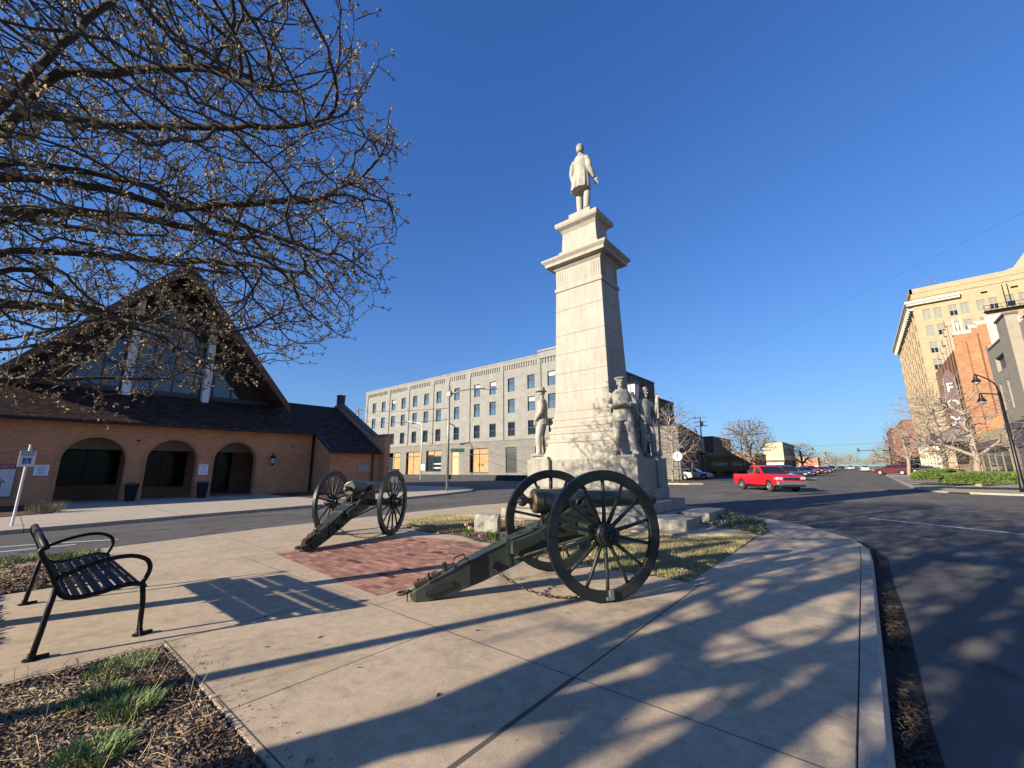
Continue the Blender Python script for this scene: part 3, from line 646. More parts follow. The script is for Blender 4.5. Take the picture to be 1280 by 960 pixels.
def gunner(t):
    mb = MB(); legs(mb, (-0.1, 0.02), (0.14, -0.1))
    mb.loft([ringz(0.84, 0, 0.01, 0.2, 0.16, fold=0.008, k=9), ringz(1.0, 0, 0.01, 0.185, 0.145), ringz(1.12, 0, 0, 0.165, 0.125), ringz(1.3, 0, 0, 0.19, 0.14), ringz(1.44, 0, 0, 0.21, 0.135), ringz(1.52, 0, 0, 0.18, 0.11), ringz(1.57, 0, 0, 0.09, 0.08)])
    mb.tube([(0, 0.005, 1.52), (0, -0.01, 1.66)], [0.066, 0.06], 14)
    limb(mb, [(0.2, 0, 1.48), (0.28, -0.05, 1.34), (0.3, -0.12, 1.2), (0.27, -0.2, 1.38), (0.25, -0.22, 1.56)], [0.075, 0.07, 0.064, 0.054, 0.046])
    hand(mb, (0.25, -0.22, 1.56), (0, -0.1, 1), (-1, 0, 0), 1.1, 0.7)
    limb(mb, [(-0.2, 0, 1.49), (-0.26, 0.03, 1.34), (-0.27, 0.02, 1.2), (-0.21, -0.06, 1.07), (-0.14, -0.12, 1.0)], [0.072, 0.068, 0.06, 0.052, 0.045])
    hand(mb, (-0.13, -0.13, 0.99), (0.3, -0.3, -1), (0, 1, 0), 1.1, 0.6)
    mb.tube([(0.2, -0.24, 0.0), (0.22, -0.25, 1.1), (0.24, -0.25, 1.62)], [0.03, 0.024, 0.02], 10)
    mb.tube([(0.2, -0.24, 0.0), (0.2, -0.24, 0.14)], 0.05, 10)
    head(mb, (0, -0.02, 1.73), 0.4, 0, 'kepi', True)
    remeshed(mb, 'figure', MAT['marble'], t, 0.0085)
statue('statue', 'stone soldier in a brimmed hat facing left on the left corner pedestal of the monument', (MC[0]-1.55, MC[1]-0.75, 1.84), R(-62), 1.27, soldier)
statue('statue', 'stone sailor in a flat round cap on the front right pedestal of the monument', (MC[0]+1.42, MC[1]-0.78, 1.84), R(30), 1.24, sailor)
statue('statue', 'shaded stone soldier with one arm raised, on the rear right pedestal', (MC[0]+1.44, MC[1]+0.86, 1.84), R(70), 1.2, gunner)
# ================================================================ cannons
def worn(name, c1, c2, rust=0.15, rough=0.5, metal=0.2, patch=(0.3, 0.12, 0.04)):
    m, t, b = nodes(name)
    n1 = tex(t, 'noise', 3, 6, 0.65); n2 = tex(t, 'noise', 22, 5, 0.7)
    c = mix(t, ramp(t, n1, [(0.3, 0.0), (0.7, 1.0)]), c1, c2)
    c = mix(t, ramp(t, n2, [(0.66, 0.0), (0.75, rust)]), c, patch)
    n3 = tex(t, 'noise', 70, 3, 0.6)
    t.links.new(c, b.inputs['Base Color']); b.inputs['Metallic'].default_value = metal
    t.links.new(ramp(t, n2, [(0.3, rough-0.1), (0.7, rough+0.2)]), b.inputs['Roughness'])
    bump(t, b, n3, 0.25, 0.004); return m
MAT['gun_green'] = worn('carriage_green', (0.026, 0.034, 0.026), (0.05, 0.06, 0.045), 0.12, 0.45, 0.15, (0.2, 0.16, 0.1))
MAT['gun_dark'] = worn('wheel_dark', (0.016, 0.021, 0.018), (0.032, 0.038, 0.03), 0.12, 0.42, 0.25, (0.1, 0.09, 0.07))
MAT['gun_barrel'] = worn('barrel_bronze', (0.045, 0.055, 0.045), (0.085, 0.095, 0.075), 0.25, 0.36, 0.5, (0.16, 0.12, 0.06))
MAT['gun_breech'] = worn('breech_brass', (0.20, 0.14, 0.07), (0.27, 0.20, 0.12), 0.5, 0.5, 0.35, (0.18, 0.07, 0.03))
MAT['rust'] = worn('rusty_iron', (0.03, 0.025, 0.022), (0.08, 0.04, 0.025), 0.5, 0.7, 0.2, (0.25, 0.09, 0.04))
MAT['tyre'] = worn('iron_tyre', (0.02, 0.023, 0.028), (0.035, 0.038, 0.04), 0.1, 0.35, 0.6)
def make_wheel(parent, y, side):
    """outer face towards side*y"""
    zc = 0.725; C0 = Vector((0, y, zc))
    def ringpt(r, a, yy): return Vector((r*math.cos(a), y + yy, zc + r*math.sin(a)))
    N = 56
    fm = MB(); sec = [(0.71, -0.036), (0.71, 0.036), (0.612, 0.03), (0.605, 0.02), (0.605, -0.02), (0.612, -0.03)]
    vs = []; fs = []
    for i in range(N):
        a = 2*PI*i/N
        for r, yy in sec: vs.append(ringpt(r, a, yy))
    k = len(sec)
    for i in range(N):
        for j in range(k): fs.append((i*k+j, i*k+(j+1) % k, ((i+1) % N)*k+(j+1) % k, ((i+1) % N)*k+j))
    fm.add(vs, fs); w_ = fm.build('wheel_rim', MAT['gun_dark'], parent, smooth=True, auto=40)
    tm = MB(); sec = [(0.709, -0.037), (0.727, -0.034), (0.727, 0.034), (0.709, 0.037)]; vs = []; fs = []
    for i in range(N):
        a = 2*PI*i/N
        for r, yy in sec: vs.append(ringpt(r, a, yy))
    for i in range(N):
        for j in range(4): fs.append((i*4+j, i*4+(j+1) % 4, ((i+1) % N)*4+(j+1) % 4, ((i+1) % N)*4+j))
    tm.add(vs, fs); tm.build('tyre', MAT['tyre'], w_, smooth=True, auto=40)
    for i in range(7):                       # tie bolts at felloe joints
        a = 2*PI*(i+0.25)/7; bm_ = MB(); p = ringpt(0.607, a, 0); d = (Vector((0, y, zc))-p).normalized()
        bm_.tube([p - d*0.004, p + d*0.018], 0.014, 6); bm_.tube([p + d*0.0, p + d*0.006], 0.026, 8); bm_.build('rim_bolt', MAT['tyre'], w_)
    for i in range(14):
        a = 2*PI*(i+0.5)/14; sp = MB(); dish = 0.045*side
        p0 = ringpt(0.10, a, -dish*0.3+0.0); p1 = ringpt(0.22, a, 0); p2 = ringpt(0.5, a, dish*0.2); p3 = ringpt(0.61, a, 0)
        sp.tube([p0, p1, p2, p3], [0.027, 0.024, 0.019, 0.021], 10); sp.build('spoke', MAT['gun_dark'], w_, smooth=True)
    hb = MB(); hb.lathe([(0.02, -0.16), (0.085, -0.16), (0.095, -0.1), (0.13, -0.06), (0.135, 0.05), (0.115, 0.07), (0.105, 0.11), (0.10, 0.16), (0.07, 0.17), (0.02, 0.17)], (0, y, zc), (0, side, 0), 28)
    h_ = hb.build('hub', MAT['gun_dark'], w_, smooth=True, auto=35)
    for q in (-0.13, 0.075, 0.135):
        hb = MB(); r_ = 0.118 if q == 0.075 else 0.103
        hb.lathe([(r_-0.01, q-0.014), (r_, q-0.013), (r_, q+0.013), (r_-0.01, q+0.014)], (0, y, zc), (0, side, 0), 28); hb.build('hub_band', MAT['tyre'], w_, smooth=True, auto=35)
    lp = MB(); lp.lathe([(0.01, 0.16), (0.06, 0.16), (0.06, 0.19), (0.045, 0.21), (0.01, 0.21)], (0, y, zc), (0, side, 0), 8)
    lp.cbox((0, y+side*0.2, zc), (0.02, 0.03, 0.16), ry=0.3); lp.build('linchpin', MAT['gun_dark'], w_)
    cl = MB(); cl.cbox((0.02, y+side*0.045, 0.085), (0.05, 0.03, 0.09)); cl.cbox((0.0, y+side*0.055, 0.05), (0.09, 0.02, 0.035)); cl.build('rim_clip', MAT['galv'], w_)
    return w_
def chain(parent, a, b, sag, n=22):
    a, b = Vector(a), Vector(b); mb = MB()
    pts = [a.lerp(b, i/n) - Vector((0, 0, sag*4*(i/n)*(1-i/n))) for i in range(n+1)]
    for i in range(n):
        p, q = pts[i], pts[i+1]; d = (q-p); L = d.length*0.68; d.normalize(); s_ = d.cross(Vector((0, 0, 1))).normalized()
        if i % 2: s_ = s_.cross(d).normalized()
        c = (p+q)/2; loop = []
        for k in range(8):
            an = 2*PI*k/8; loop.append(c + d*L*math.cos(an) + s_*0.016*math.sin(an))
        mb.tube(loop, 0.0055, 5, closed=True)
    return mb.build('chain', MAT['rust'], parent, smooth=True)
def make_cannon(name, label, loc, rz, breech='gun_breech'):
    t = thing(name, label, 'cannon', loc, rz, 'cannons in front of the monument')
    make_wheel(t, 0.765, 1); make_wheel(t, -0.765, -1)
    mb = MB(); mb.box(-0.06, 0.06, -0.62, 0.62, 0.655, 0.79); mb.tube([(0, -0.8, 0.725), (0, 0.8, 0.725)], 0.035, 10); mb.build('axle', MAT['gun_green'], t, bevel=0.008)
    # barrel
    bz = 1.06; br = MB()
    pr = [(0.02, -0.60), (0.10, -0.60), (0.152, -0.585), (0.160, -0.55), (0.160, -0.50), (0.152, -0.49), (0.150, -0.3), (0.148, -0.02), (0.140, 0.05), (0.126, 0.12), (0.115, 0.4), (0.104, 0.8), (0.100, 1.0), (0.108, 1.06), (0.122, 1.12), (0.122, 1.2), (0.112, 1.23), (0.055, 1.235), (0.05, 1.1), (0.02, 1.1)]
    ax = Vector((1, 0, 0.0)).normalized(); br.lathe(pr, (0, 0, bz), ax, 36); barrel = br.build('barrel', MAT['gun_barrel'], t, smooth=True, auto=30)
    mb = MB(); mb.lathe([(0.0, -0.606), (0.128, -0.606), (0.138, -0.59), (0.1, -0.585)], (0, 0, bz), ax, 32); mb.build('breech_face', MAT[breech], barrel, smooth=True, auto=30)
    mb = MB(); mb.lathe([(0.02, -0.60), (0.045, -0.62), (0.032, -0.66), (0.035, -0.68), (0.06, -0.71), (0.066, -0.74), (0.055, -0.78), (0.02, -0.80)], (0, 0, bz), ax, 20); mb.build('breech_knob', MAT['gun_barrel'], barrel, smooth=True)
    mb = MB(); mb.tube([(0.08, -0.2, bz-0.03), (0.08, 0.2, bz-0.03)], 0.055, 18); mb.build('trunnion', MAT['gun_barrel'], barrel, smooth=True, auto=40)
    mb = MB(); mb.box(-0.53, -0.50, -0.012, 0.012, bz+0.155, bz+0.19); mb.build('sight', MAT['gun_barrel'], barrel)
    # cheeks
    for s in (-1, 1):
        ck = MB(); y0 = s*0.165
        pts = [(-0.95, 0.46), (-0.5, 0.60), (-0.12, 0.64), (0.22, 0.62), (0.27, 0.72), (0.24, 0.92), (0.2, 0.98), (0.02, 1.02), (-0.14, 0.97), (-0.36, 0.84), (-0.62, 0.70), (-0.95, 0.60)]
        ck.extr([(x, y0-0.035, z) for x, z in pts], (0, 0.07, 0)); c_ = ck.build('cheek', MAT['gun_green'], t, bevel=0.008)
        mb = MB(); mb.tube([(0.18, y0, 0.96), (0.15, y0, 1.09), (0.05, y0, 1.105), (-0.03, y0, 1.06), (-0.06, y0, 0.99)], [0.02]*5, 6); mb.build('cap_square', MAT['gun_dark'], c_, smooth=True)
        for x, z in ((0.16, 0.74), (-0.1, 0.78), (-0.34, 0.72), (-0.6, 0.6), (0.05, 0.9)):
            mb = MB(); mb.tube([(x, y0, z), (x, y0+s*0.055, z)], 0.024, 8); mb.build('bolt', MAT['gun_dark'], c_)
        mb = MB(); mb.tube([(-0.02, s*0.2, 0.70), (-0.02, s*0.62, 0.70)], 0.03, 8); mb.build('washer_hook', MAT['gun_dark'], t)
    # trail stock: box section dropping to the ground
    tr = MB(); sec = [(0.1, 0.58, 0.78), (-0.5, 0.46, 0.75), (-0.88, 0.31, 0.63), (-1.28, 0.16, 0.47), (-1.72, 0.03, 0.28), (-1.92, 0.0, 0.2), (-2.06, 0.0, 0.13), (-2.11, 0.035, 0.10)]
    wd = [0.12, 0.12, 0.105, 0.095, 0.085, 0.08, 0.07, 0.05]
    tr.loft([[(x, -a, z0), (x, a, z0), (x, a, z1), (x, -a, z1)] for (x, z0, z1), a in zip(sec, wd)])
    tl = tr.build('trail', MAT['gun_green'], t, bevel=0.008)
    mb = MB(); mb.loft([[(x, -a-0.012, z1-0.004), (x, a+0.012, z1-0.004), (x, a+0.012, z1+0.012), (x, -a-0.012, z1+0.012)] for (x, z0, z1), a in list(zip(sec, wd))[1:6]]); mb.build('trail_plate', MAT['gun_green'], tl, bevel=0.003)
    for x, z0, z1, a in ((-0.60, 0.43, 0.72, 0.118), (-0.95, 0.30, 0.61, 0.106)):
        mb = MB(); mb.loft([[(x+dx, -a-0.008, z0-0.008+dx*0.3), (x+dx, a+0.008, z0-0.008+dx*0.3), (x+dx-0.03, a+0.008, z1+0.018+dx*0.3), (x+dx-0.03, -a-0.008, z1+0.018+dx*0.3)] for dx in (-0.022, 0.022)]); mb.build('trail_strap', MAT['gun_green'], tl)
    for s in (-1, 1):
        mb = MB(); q = [(-1.24, 0.2), (-1.44, 0.13), (-1.44, 0.37), (-1.24, 0.45)]; a = 0.099
        mb.extr([(x, s*(a-0.006), z) for x, z in q], (0, s*0.012, 0)); mb.build('side_plate', MAT['black_iron'], tl)
        mb = MB(); mb.tube([(-1.12, s*0.09, 0.32), (-1.12, s*0.135, 0.32)], 0.05, 14); mb.tube([(-1.12, s*0.13, 0.32), (-1.12, s*0.15, 0.32)], 0.03, 10); mb.build('side_knob', MAT['black_iron'], tl, smooth=True, auto=35)
        mb = MB(); mb.cbox((-1.8, s*0.095, 0.13), (0.34, 0.03, 0.07), ry=-0.25); mb.build('trail_shoe', MAT['gun_dark'], tl, bevel=0.006)
        mb = MB(); mb.tube([(-1.62, s*0.09, 0.33), (-1.59, s*0.115, 0.41), (-1.48, s*0.115, 0.445), (-1.45, s*0.09, 0.39)], 0.009, 6); mb.build('handle', MAT['black_iron'], tl, smooth=True)
    mb = MB()
    loop = [(-2.19 + 0.065*math.cos(a), 0.055*math.sin(a), 0.10+0.01*math.cos(a)) for a in [2*PI*k/14 for k in range(14)]]
    mb.tube(loop, 0.017, 8, closed=True); mb.build('lunette', MAT['rust'], tl, smooth=True)
    mb = MB(); mb.cbox((-1.98, 0, 0.2), (0.2, 0.09, 0.05), ry=-0.35); mb.cbox((-1.84, 0.0, 0.26), (0.07, 0.14, 0.05), ry=-0.4); mb.tube([(-1.92, -0.05, 0.23), (-1.92, -0.05, 0.3)], 0.02, 8); mb.tube([(-2.03, 0.03, 0.17), (-2.03, 0.03, 0.23)], 0.017, 8)
    mb.build('trail_fittings', MAT['rust'], tl, bevel=0.004)
    mb = MB(); mb.tube([(-1.72, 0, 0.28), (-1.73, 0, 0.39)], 0.028, 8); mb.tube([(-1.73, -0.03, 0.36), (-1.73, 0.03, 0.36)], 0.03, 8); mb.build('pointing_socket', MAT['gun_dark'], tl)
    mb = MB(); mb.tube([(-2.14, 0, 0.1), (-2.145, 0.0, 0.0)], 0.008, 6); mb.build('ground_pin', MAT['rust'], tl)
    # elevating screw
    mb = MB(); mb.lathe([(0.03, 0.0), (0.03, 0.05), (0.018, 0.06), (0.018, 0.2), (0.03, 0.21), (0.03, 0.24)], (-0.47, 0, 0.70), (0, 0, 1), 14); mb.build('elevating_screw', MAT['rust'], t, smooth=True, auto=40)
    mb = MB()
    for k in range(4): a = k*PI/2+0.4; mb.tube([(-0.47, 0, 0.755), (-0.47+0.1*math.cos(a), 0.1*math.sin(a), 0.755)], 0.009, 6); mb.ell((-0.47+0.1*math.cos(a), 0.1*math.sin(a), 0.755), (0.016, 0.016, 0.016), 8, 6)
    mb.build('elevating_handle', MAT['rust'], t, smooth=True)
    mb = MB(); pts = [(0.2, 0.62), (0.3, 0.5), (0.32, 0.36), (0.22, 0.27), (0.3, 0.42), (0.2, 0.56)]
    mb.extr([(x, 0.3, z) for x, z in [(0.1, 0.66), (0.28, 0.6), (0.34, 0.45), (0.30, 0.36), (0.22, 0.36), (0.24, 0.48), (0.2, 0.55)]], (0, 0.05, 0)); mb.build('lock_bracket', MAT['gun_green'], t, bevel=0.005)
    for s in (-1, 1):
        mb = MB(); mb.tube([(-0.05, s*0.45, 0.66), (-0.9, s*0.12, 0.40)], 0.016, 6); mb.build('brace_rod', MAT['gun_green'], t)
    chain(t, (-1.15, -0.13, 0.3), (-0.05, -0.70, 0.1), 0.17)
    mb = MB(); mb.ell((-0.1, -0.68, 0.06), (0.05, 0.03, 0.035), 8, 6); mb.ell((-0.16, -0.64, 0.05), (0.035, 0.04, 0.03), 8, 6); mb.build('padlock', MAT['galv'], t)
    return t
make_cannon('cannon', 'nearer green cannon with large spoked wheels, its brass-faced breech towards the bench', (-3.05, 4.95, 0), R(58))
make_cannon('cannon', 'farther dark green cannon on the far side of the brick paving, beside the church road', (-9.15, 5.45, 0), R(121), 'gun_barrel')

# ================================================================ bench
bench = thing('bench', 'black metal strap bench with looped arms on the concrete pad at left', 'bench', (-6.42, 0, 0))
BX = 1.1
MAT['bench'] = M('bench_black', (0.010, 0.010, 0.011), 0.5, 0.3, 8, 0.1, 0.08, 80, spec=0.25)
seatp = [(0.30, 0.865), (0.275, 0.84), (0.285, 0.80), (0.325, 0.72), (0.37, 0.62), (0.41, 0.52), (0.45, 0.455), (0.51, 0.425), (0.60, 0.42), (0.70, 0.435), (0.80, 0.455), (0.89, 0.46), (0.96, 0.44), (0.985, 0.41)]
def dense(p, n=5):
    out = []
    for i in range(len(p)-1):
        p0, p1, p2, p3 = [Vector(p[max(0, min(len(p)-1, i+j-1))]) for j in range(4)]
        for s in range(n):
            t_ = s/n; out.append(0.5*((2*p1)+(p2-p0)*t_+(2*p0-5*p1+4*p2-p3)*t_*t_+(3*p1-p0-3*p2+p3)*t_**3))
    out.append(Vector(p[-1])); return out
sp_ = dense(seatp)
for sx in (-1, 1):
    fr = MB(); fr.tube([(sx*BX, p.x, p.y) for p in sp_], 0.021, 10); f_ = fr.build('side_frame', MAT['bench'], bench, smooth=True)
    a = MB(); a.tube([(sx*BX, p.x, p.y) for p in dense([(0.395, 0.60), (0.5, 0.645), (0.62, 0.685), (0.75, 0.71), (0.87, 0.705), (0.965, 0.66), (1.0, 0.59), (0.99, 0.52), (0.96, 0.45)])], 0.019, 10); a.build('armrest', MAT['bench'], bench, smooth=True)
    lg = MB(); lg.tube([(sx*BX, 0.965, 0.45), (sx*BX, 0.985, 0.3), (sx*BX, 0.995, 0.0)], 0.021, 10); l_ = lg.build('leg', MAT['bench'], bench, smooth=True)
    ft = MB(); ft.lathe([(0.05, 0.0), (0.05, 0.012), (0.03, 0.02), (0.024, 0.05)], (sx*BX, 0.995, 0), (0, 0, 1), 16); ft.cbox((sx*BX, 1.05, 0.012), (0.05, 0.08, 0.022)); ft.build('foot', MAT['bench'], l_, smooth=True, auto=40)
    lg = MB(); lg.tube([(sx*BX, 0.405, 0.54), (sx*BX, 0.385, 0.38), (sx*BX, 0.365, 0.2), (sx*BX, 0.34, 0.0)], 0.021, 10); l_ = lg.build('leg', MAT['bench'], bench, smooth=True)
    ft = MB(); ft.lathe([(0.05, 0.0), (0.05, 0.012), (0.03, 0.02), (0.024, 0.05)], (sx*BX, 0.34, 0), (0, 0, 1), 16); ft.cbox((sx*BX, 0.40, 0.012), (0.05, 0.08, 0.022)); ft.build('foot', MAT['bench'], l_, smooth=True, auto=40)
def strapband(name, i0, i1, n, gapfrac=0.2):
    """straps follow the profile between sample indices; each strap runs along x"""
    mb = MB(); tot = i1-i0
    for k in range(n):
        a = i0 + tot*k/n; b = i0 + tot*(k+1-gapfrac)/n; ss = [a + (b-a)*q/3 for q in range(4)]
        pts = []
        for s in ss:
            j = int(min(s, len(sp_)-1.001)); p = sp_[j].lerp(sp_[j+1], s-j); pts.append(p)
        for x0, x1 in ((-BX, -0.02), (0.02, BX)):
            ring = [[(x, p.x, p.y+0.004) for p in pts] + [(x, p.x, p.y-0.004) for p in pts[::-1]] for x in (x0, x1)]
            mb.loft(ring)
    return mb.build(name, MAT['bench'], bench)
strapband('backrest', 3, 28, 6, 0.3)
strapband('seat', 32, 64, 9, 0.24)
for xx in (-0.55, 0.0, 0.55):
    mb = MB(); mb.tube([(xx, p.x, p.y-0.012) for p in sp_[3:62]], 0.009, 6); mb.build('cross_rib', MAT['bench'], bench)
mb = MB(); mb.tube([(-BX, 0.30, 0.86), (BX, 0.30, 0.86)], 0.024, 10); mb.build('top_rail', MAT['bench'], bench, smooth=True)

MAT['leaf'] = M('leaf_green', (0.07, 0.13, 0.035), 0.6, 0.4, 30, c2=(0.12, 0.2, 0.05))
# ================================================================ stone marker and tulips
mk = MB(); mk.M = Matrix.Translation((-7.05, 7.5, 0)) @ Matrix.Rotation(R(22), 4, 'Z')
mk.loft([[(-0.29, -0.1, 0.0), (0.29, -0.1, 0.0), (0.29, 0.15, 0), (-0.29, 0.15, 0)], [(-0.29, -0.1, 0.26), (0.29, -0.1, 0.26), (0.29, 0.15, 0.26), (-0.29, 0.15, 0.26)], [(-0.29, 0.0, 0.40), (0.29, 0.0, 0.40), (0.29, 0.15, 0.40), (-0.29, 0.15, 0.40)]])
mk_o = mk.build('stone_marker', MAT['marble'], None, loc=(-7.05, 7.5, 0)); tag(mk_o, 'low slanted white stone marker at the edge of the lawn behind the flowers', 'stone marker')
def tulip(x, y, h, colr, name_lab, cat='flower'):
    t = thing('tulip', name_lab, cat, (x, y, 0), 0, 'tulips beside the brick paving')
    mb = MB(); mb.tube([(0, 0, 0), (0.01, 0, h*0.6), (0, 0.01, h)], 0.005, 5); mb.build('stem', MAT['leaf'], t)
    for k in range(4):
        a = k*1.7+x; mb = MB(); L = h*0.85
        mb.add([(0, 0, 0.0), (0.03*math.cos(a+1.5)+0.03*math.cos(a), 0.03*math.sin(a+1.5)+0.03*math.sin(a), L*0.45), (0.09*math.cos(a), 0.09*math.sin(a), L), (-0.03*math.cos(a+1.5)+0.03*math.cos(a), -0.03*math.sin(a+1.5)+0.03*math.sin(a), L*0.45)], [(0, 1, 2, 3)]); mb.build('leaf', MAT['leaf'], t)
    mb = MB()
    for k in range(6):
        a = k*PI/3; r = 0.038
        ring = [Vector((0, 0, h)), Vector((r*math.cos(a-0.5), r*math.sin(a-0.5), h+0.04)), Vector((r*0.8*math.cos(a), r*0.8*math.sin(a), h+0.095)), Vector((r*math.cos(a+0.5), r*math.sin(a+0.5), h+0.04))]
        mb.add(ring + [Vector((r*1.25*math.cos(a), r*1.25*math.sin(a), h+0.045))], [(0, 1, 4), (1, 2, 4), (2, 3, 4), (3, 0, 4)])
    mb.build('petals', colr, t); return t
pink = M('petal_pink', (0.75, 0.25, 0.42), 0.5, 0.15, 30); yel = M('petal_yellow', (0.75, 0.66, 0.12), 0.5, 0.1, 30)
tulip(-6.98, 6.75, 0.2, pink, 'small pink tulip next to the yellow one, left of the stone marker')
tulip(-6.78, 6.66, 0.16, yel, 'single yellow tulip beside the brick paving')
tulip(-6.24, 6.44, 0.07, pink, 'low wide pink tulip nearest the brick paving edge')
# daffodil clumps and iris-like leaves in the bed
def clump(x, y, h, n, seed, lab, grp, mat=None, spread=0.06, name='leafy_plant', cat='plant', wid=0.008):
    random.seed(seed); mb = MB()
    for k in range(n):
        a = random.random()*2*PI; r = random.random()*spread; l = h*(0.6+0.5*random.random()); b = random.random()*0.35*l; s = wid*(0.7+random.random()*0.6)
        p0 = Vector((r*math.cos(a), r*math.sin(a), 0)); p1 = p0 + Vector((b*0.35*math.cos(a), b*0.35*math.sin(a), l*0.6)); p2 = p0 + Vector((b*math.cos(a), b*math.sin(a), l))
        sd_ = Vector((-math.sin(a+k), math.cos(a+k), 0))*s
        mb.add([p0-sd_, p0+sd_, p1+sd_*0.9, p1-sd_*0.9, p2], [(0, 1, 2, 3), (3, 2, 4)])
    o = mb.build(name, mat or MAT['leaf'], None); o.location = (x, y, 0); return tag(o, lab, cat, grp)
for i, (x, y, h, n) in enumerate([(-6.0, 6.62, 0.26, 30), (-5.75, 6.75, 0.22, 22), (-5.45, 6.5, 0.24, 28), (-6.5, 6.95, 0.2, 18), (-5.2, 6.75, 0.3, 24), (-5.0, 6.45, 0.2, 20), (-7.5, 6.85, 0.12, 14)]):
    clump(x, y, h, n, i, 'green leafy clump in the flower bed beside the stone marker', 'green clumps in the flower bed')
# ================================================================ lamp just behind the monument
lt = thing('street_lamp', 'black post lamp with square glass lantern standing just behind the monument', 'street lamp', (-7.25, 16.9, -0.1))
mb = MB(); mb.lathe([(0.16, 0), (0.16, 0.2), (0.09, 0.35), (0.06, 0.9), (0.05, 4.2), (0.07, 4.25)], (0, 0, 0), (0, 0, 1), 14); mb.build('pole', MAT['black_iron'], lt, smooth=True, auto=40)
mb = MB(); mb.frustum(0.34, 0.34, 4.3, 0.46, 0.46, 5.1); mb.build('lantern_glass', M('frosted_glass', (0.55, 0.6, 0.66), 0.2, 0.1, 4, 0, 0), lt)
mb = MB()
for sx in (-1, 1):
    for sy in (-1, 1): mb.tube([(sx*0.175, sy*0.175, 4.28), (sx*0.235, sy*0.235, 5.12)], 0.018, 6)
mb.frustum(0.40, 0.40, 4.25, 0.36, 0.36, 4.32); mb.frustum(0.54, 0.54, 5.1, 0.5, 0.5, 5.15); mb.frustum(0.5, 0.5, 5.15, 0.16, 0.16, 5.32); mb.tube([(0, 0, 5.3), (0, 0, 5.5)], [0.05, 0.02], 8); mb.box(-0.012, 0.012, -0.236, -0.21, 4.3, 5.1)
mb.build('lantern_frame', MAT['black_iron'], lt)
# ================================================================ church
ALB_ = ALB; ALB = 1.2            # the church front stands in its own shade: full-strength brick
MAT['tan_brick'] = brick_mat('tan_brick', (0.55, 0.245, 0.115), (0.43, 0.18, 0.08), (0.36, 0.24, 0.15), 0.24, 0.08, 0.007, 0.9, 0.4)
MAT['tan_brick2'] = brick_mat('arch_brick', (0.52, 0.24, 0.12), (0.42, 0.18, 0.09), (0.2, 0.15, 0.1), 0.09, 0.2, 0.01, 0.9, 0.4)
def shingle(name, c1, c2):
    m, t, b = nodes(name)
    tc = t.nodes.new('ShaderNodeTexCoord'); tc.name = 'TC'; sp = t.nodes.new('ShaderNodeSeparateXYZ'); t.links.new(tc.outputs['Object'], sp.inputs[0])
    cb = t.nodes.new('ShaderNodeCombineXYZ'); t.links.new(sp.outputs[1], cb.inputs[0]); t.links.new(sp.outputs[0], cb.inputs[1])
    br = t.nodes.new('ShaderNodeTexBrick'); t.links.new(cb.outputs[0], br.inputs['Vector'])
    br.inputs['Color1'].default_value = tuple(c1)+(1,); br.inputs['Color2'].default_value = tuple(c2)+(1,); br.inputs['Mortar'].default_value = (0.008, 0.008, 0.008, 1)
    br.inputs['Scale'].default_value = 1; br.inputs['Brick Width'].default_value = 0.3; br.inputs['Row Height'].default_value = 0.2; br.inputs['Mortar Size'].default_value = 0.012; br.inputs['Mortar Smooth'].default_value = 0.6
    n = tex(t, 'noise', 6, 5, 0.7)
    c = mix(t, 0.7, br.outputs['Color'], ramp(t, n, [(0.3, 0.6), (0.7, 1.5)]), 'MULTIPLY'); t.links.new(c, b.inputs['Base Color'])
    b.inputs['Roughness'].default_value = 0.95; b.inputs['Specular IOR Level'].default_value = 0.08; bump(t, b, br.outputs['Color'], 0.8, 0.02); return m
MAT['shingle'] = shingle('roof_shingle', (0.10, 0.055, 0.042), (0.045, 0.026, 0.022))
MAT['fascia'] = M('fascia_brown', (0.10, 0.045, 0.03), 0.7, 0.3, 5)
MAT['soffit'] = M('soffit_dark', (0.03, 0.02, 0.015), 0.8, 0.3, 5)
MAT['mullion'] = M('mullion', (0.035, 0.03, 0.03), 0.5, 0.2, 5)
MAT['paper'] = M('paper', (0.7, 0.72, 0.76), 0.6, 0.04, 5, 0, 0)
MAT['ink'] = M('ink', (0.1, 0.12, 0.2), 0.7, 0.1, 5, 0, 0)
MAT['porch_glass'] = M('porch_glass', (0.004, 0.004, 0.005), 0.15, 0.2, 1, 0, 0, spec=0.15); MAT['shade_brick'] = brick_mat('porch_shade_brick', (0.22, 0.10, 0.05), (0.16, 0.07, 0.035), (0.12, 0.08, 0.05), 0.24, 0.08, 0.007)  # porch shade put into a darker copy of the church brick
MAT['church_glass'] = M('church_glass', (0.05, 0.075, 0.10), 0.08, 0.3, 0.6, 0, 0, spec=0.9)
ch = thing('church', 'tan brick church with arched porch, glazed A-frame gable and dark brown shingle roof', 'church', (-29, 5, 0), world=True)
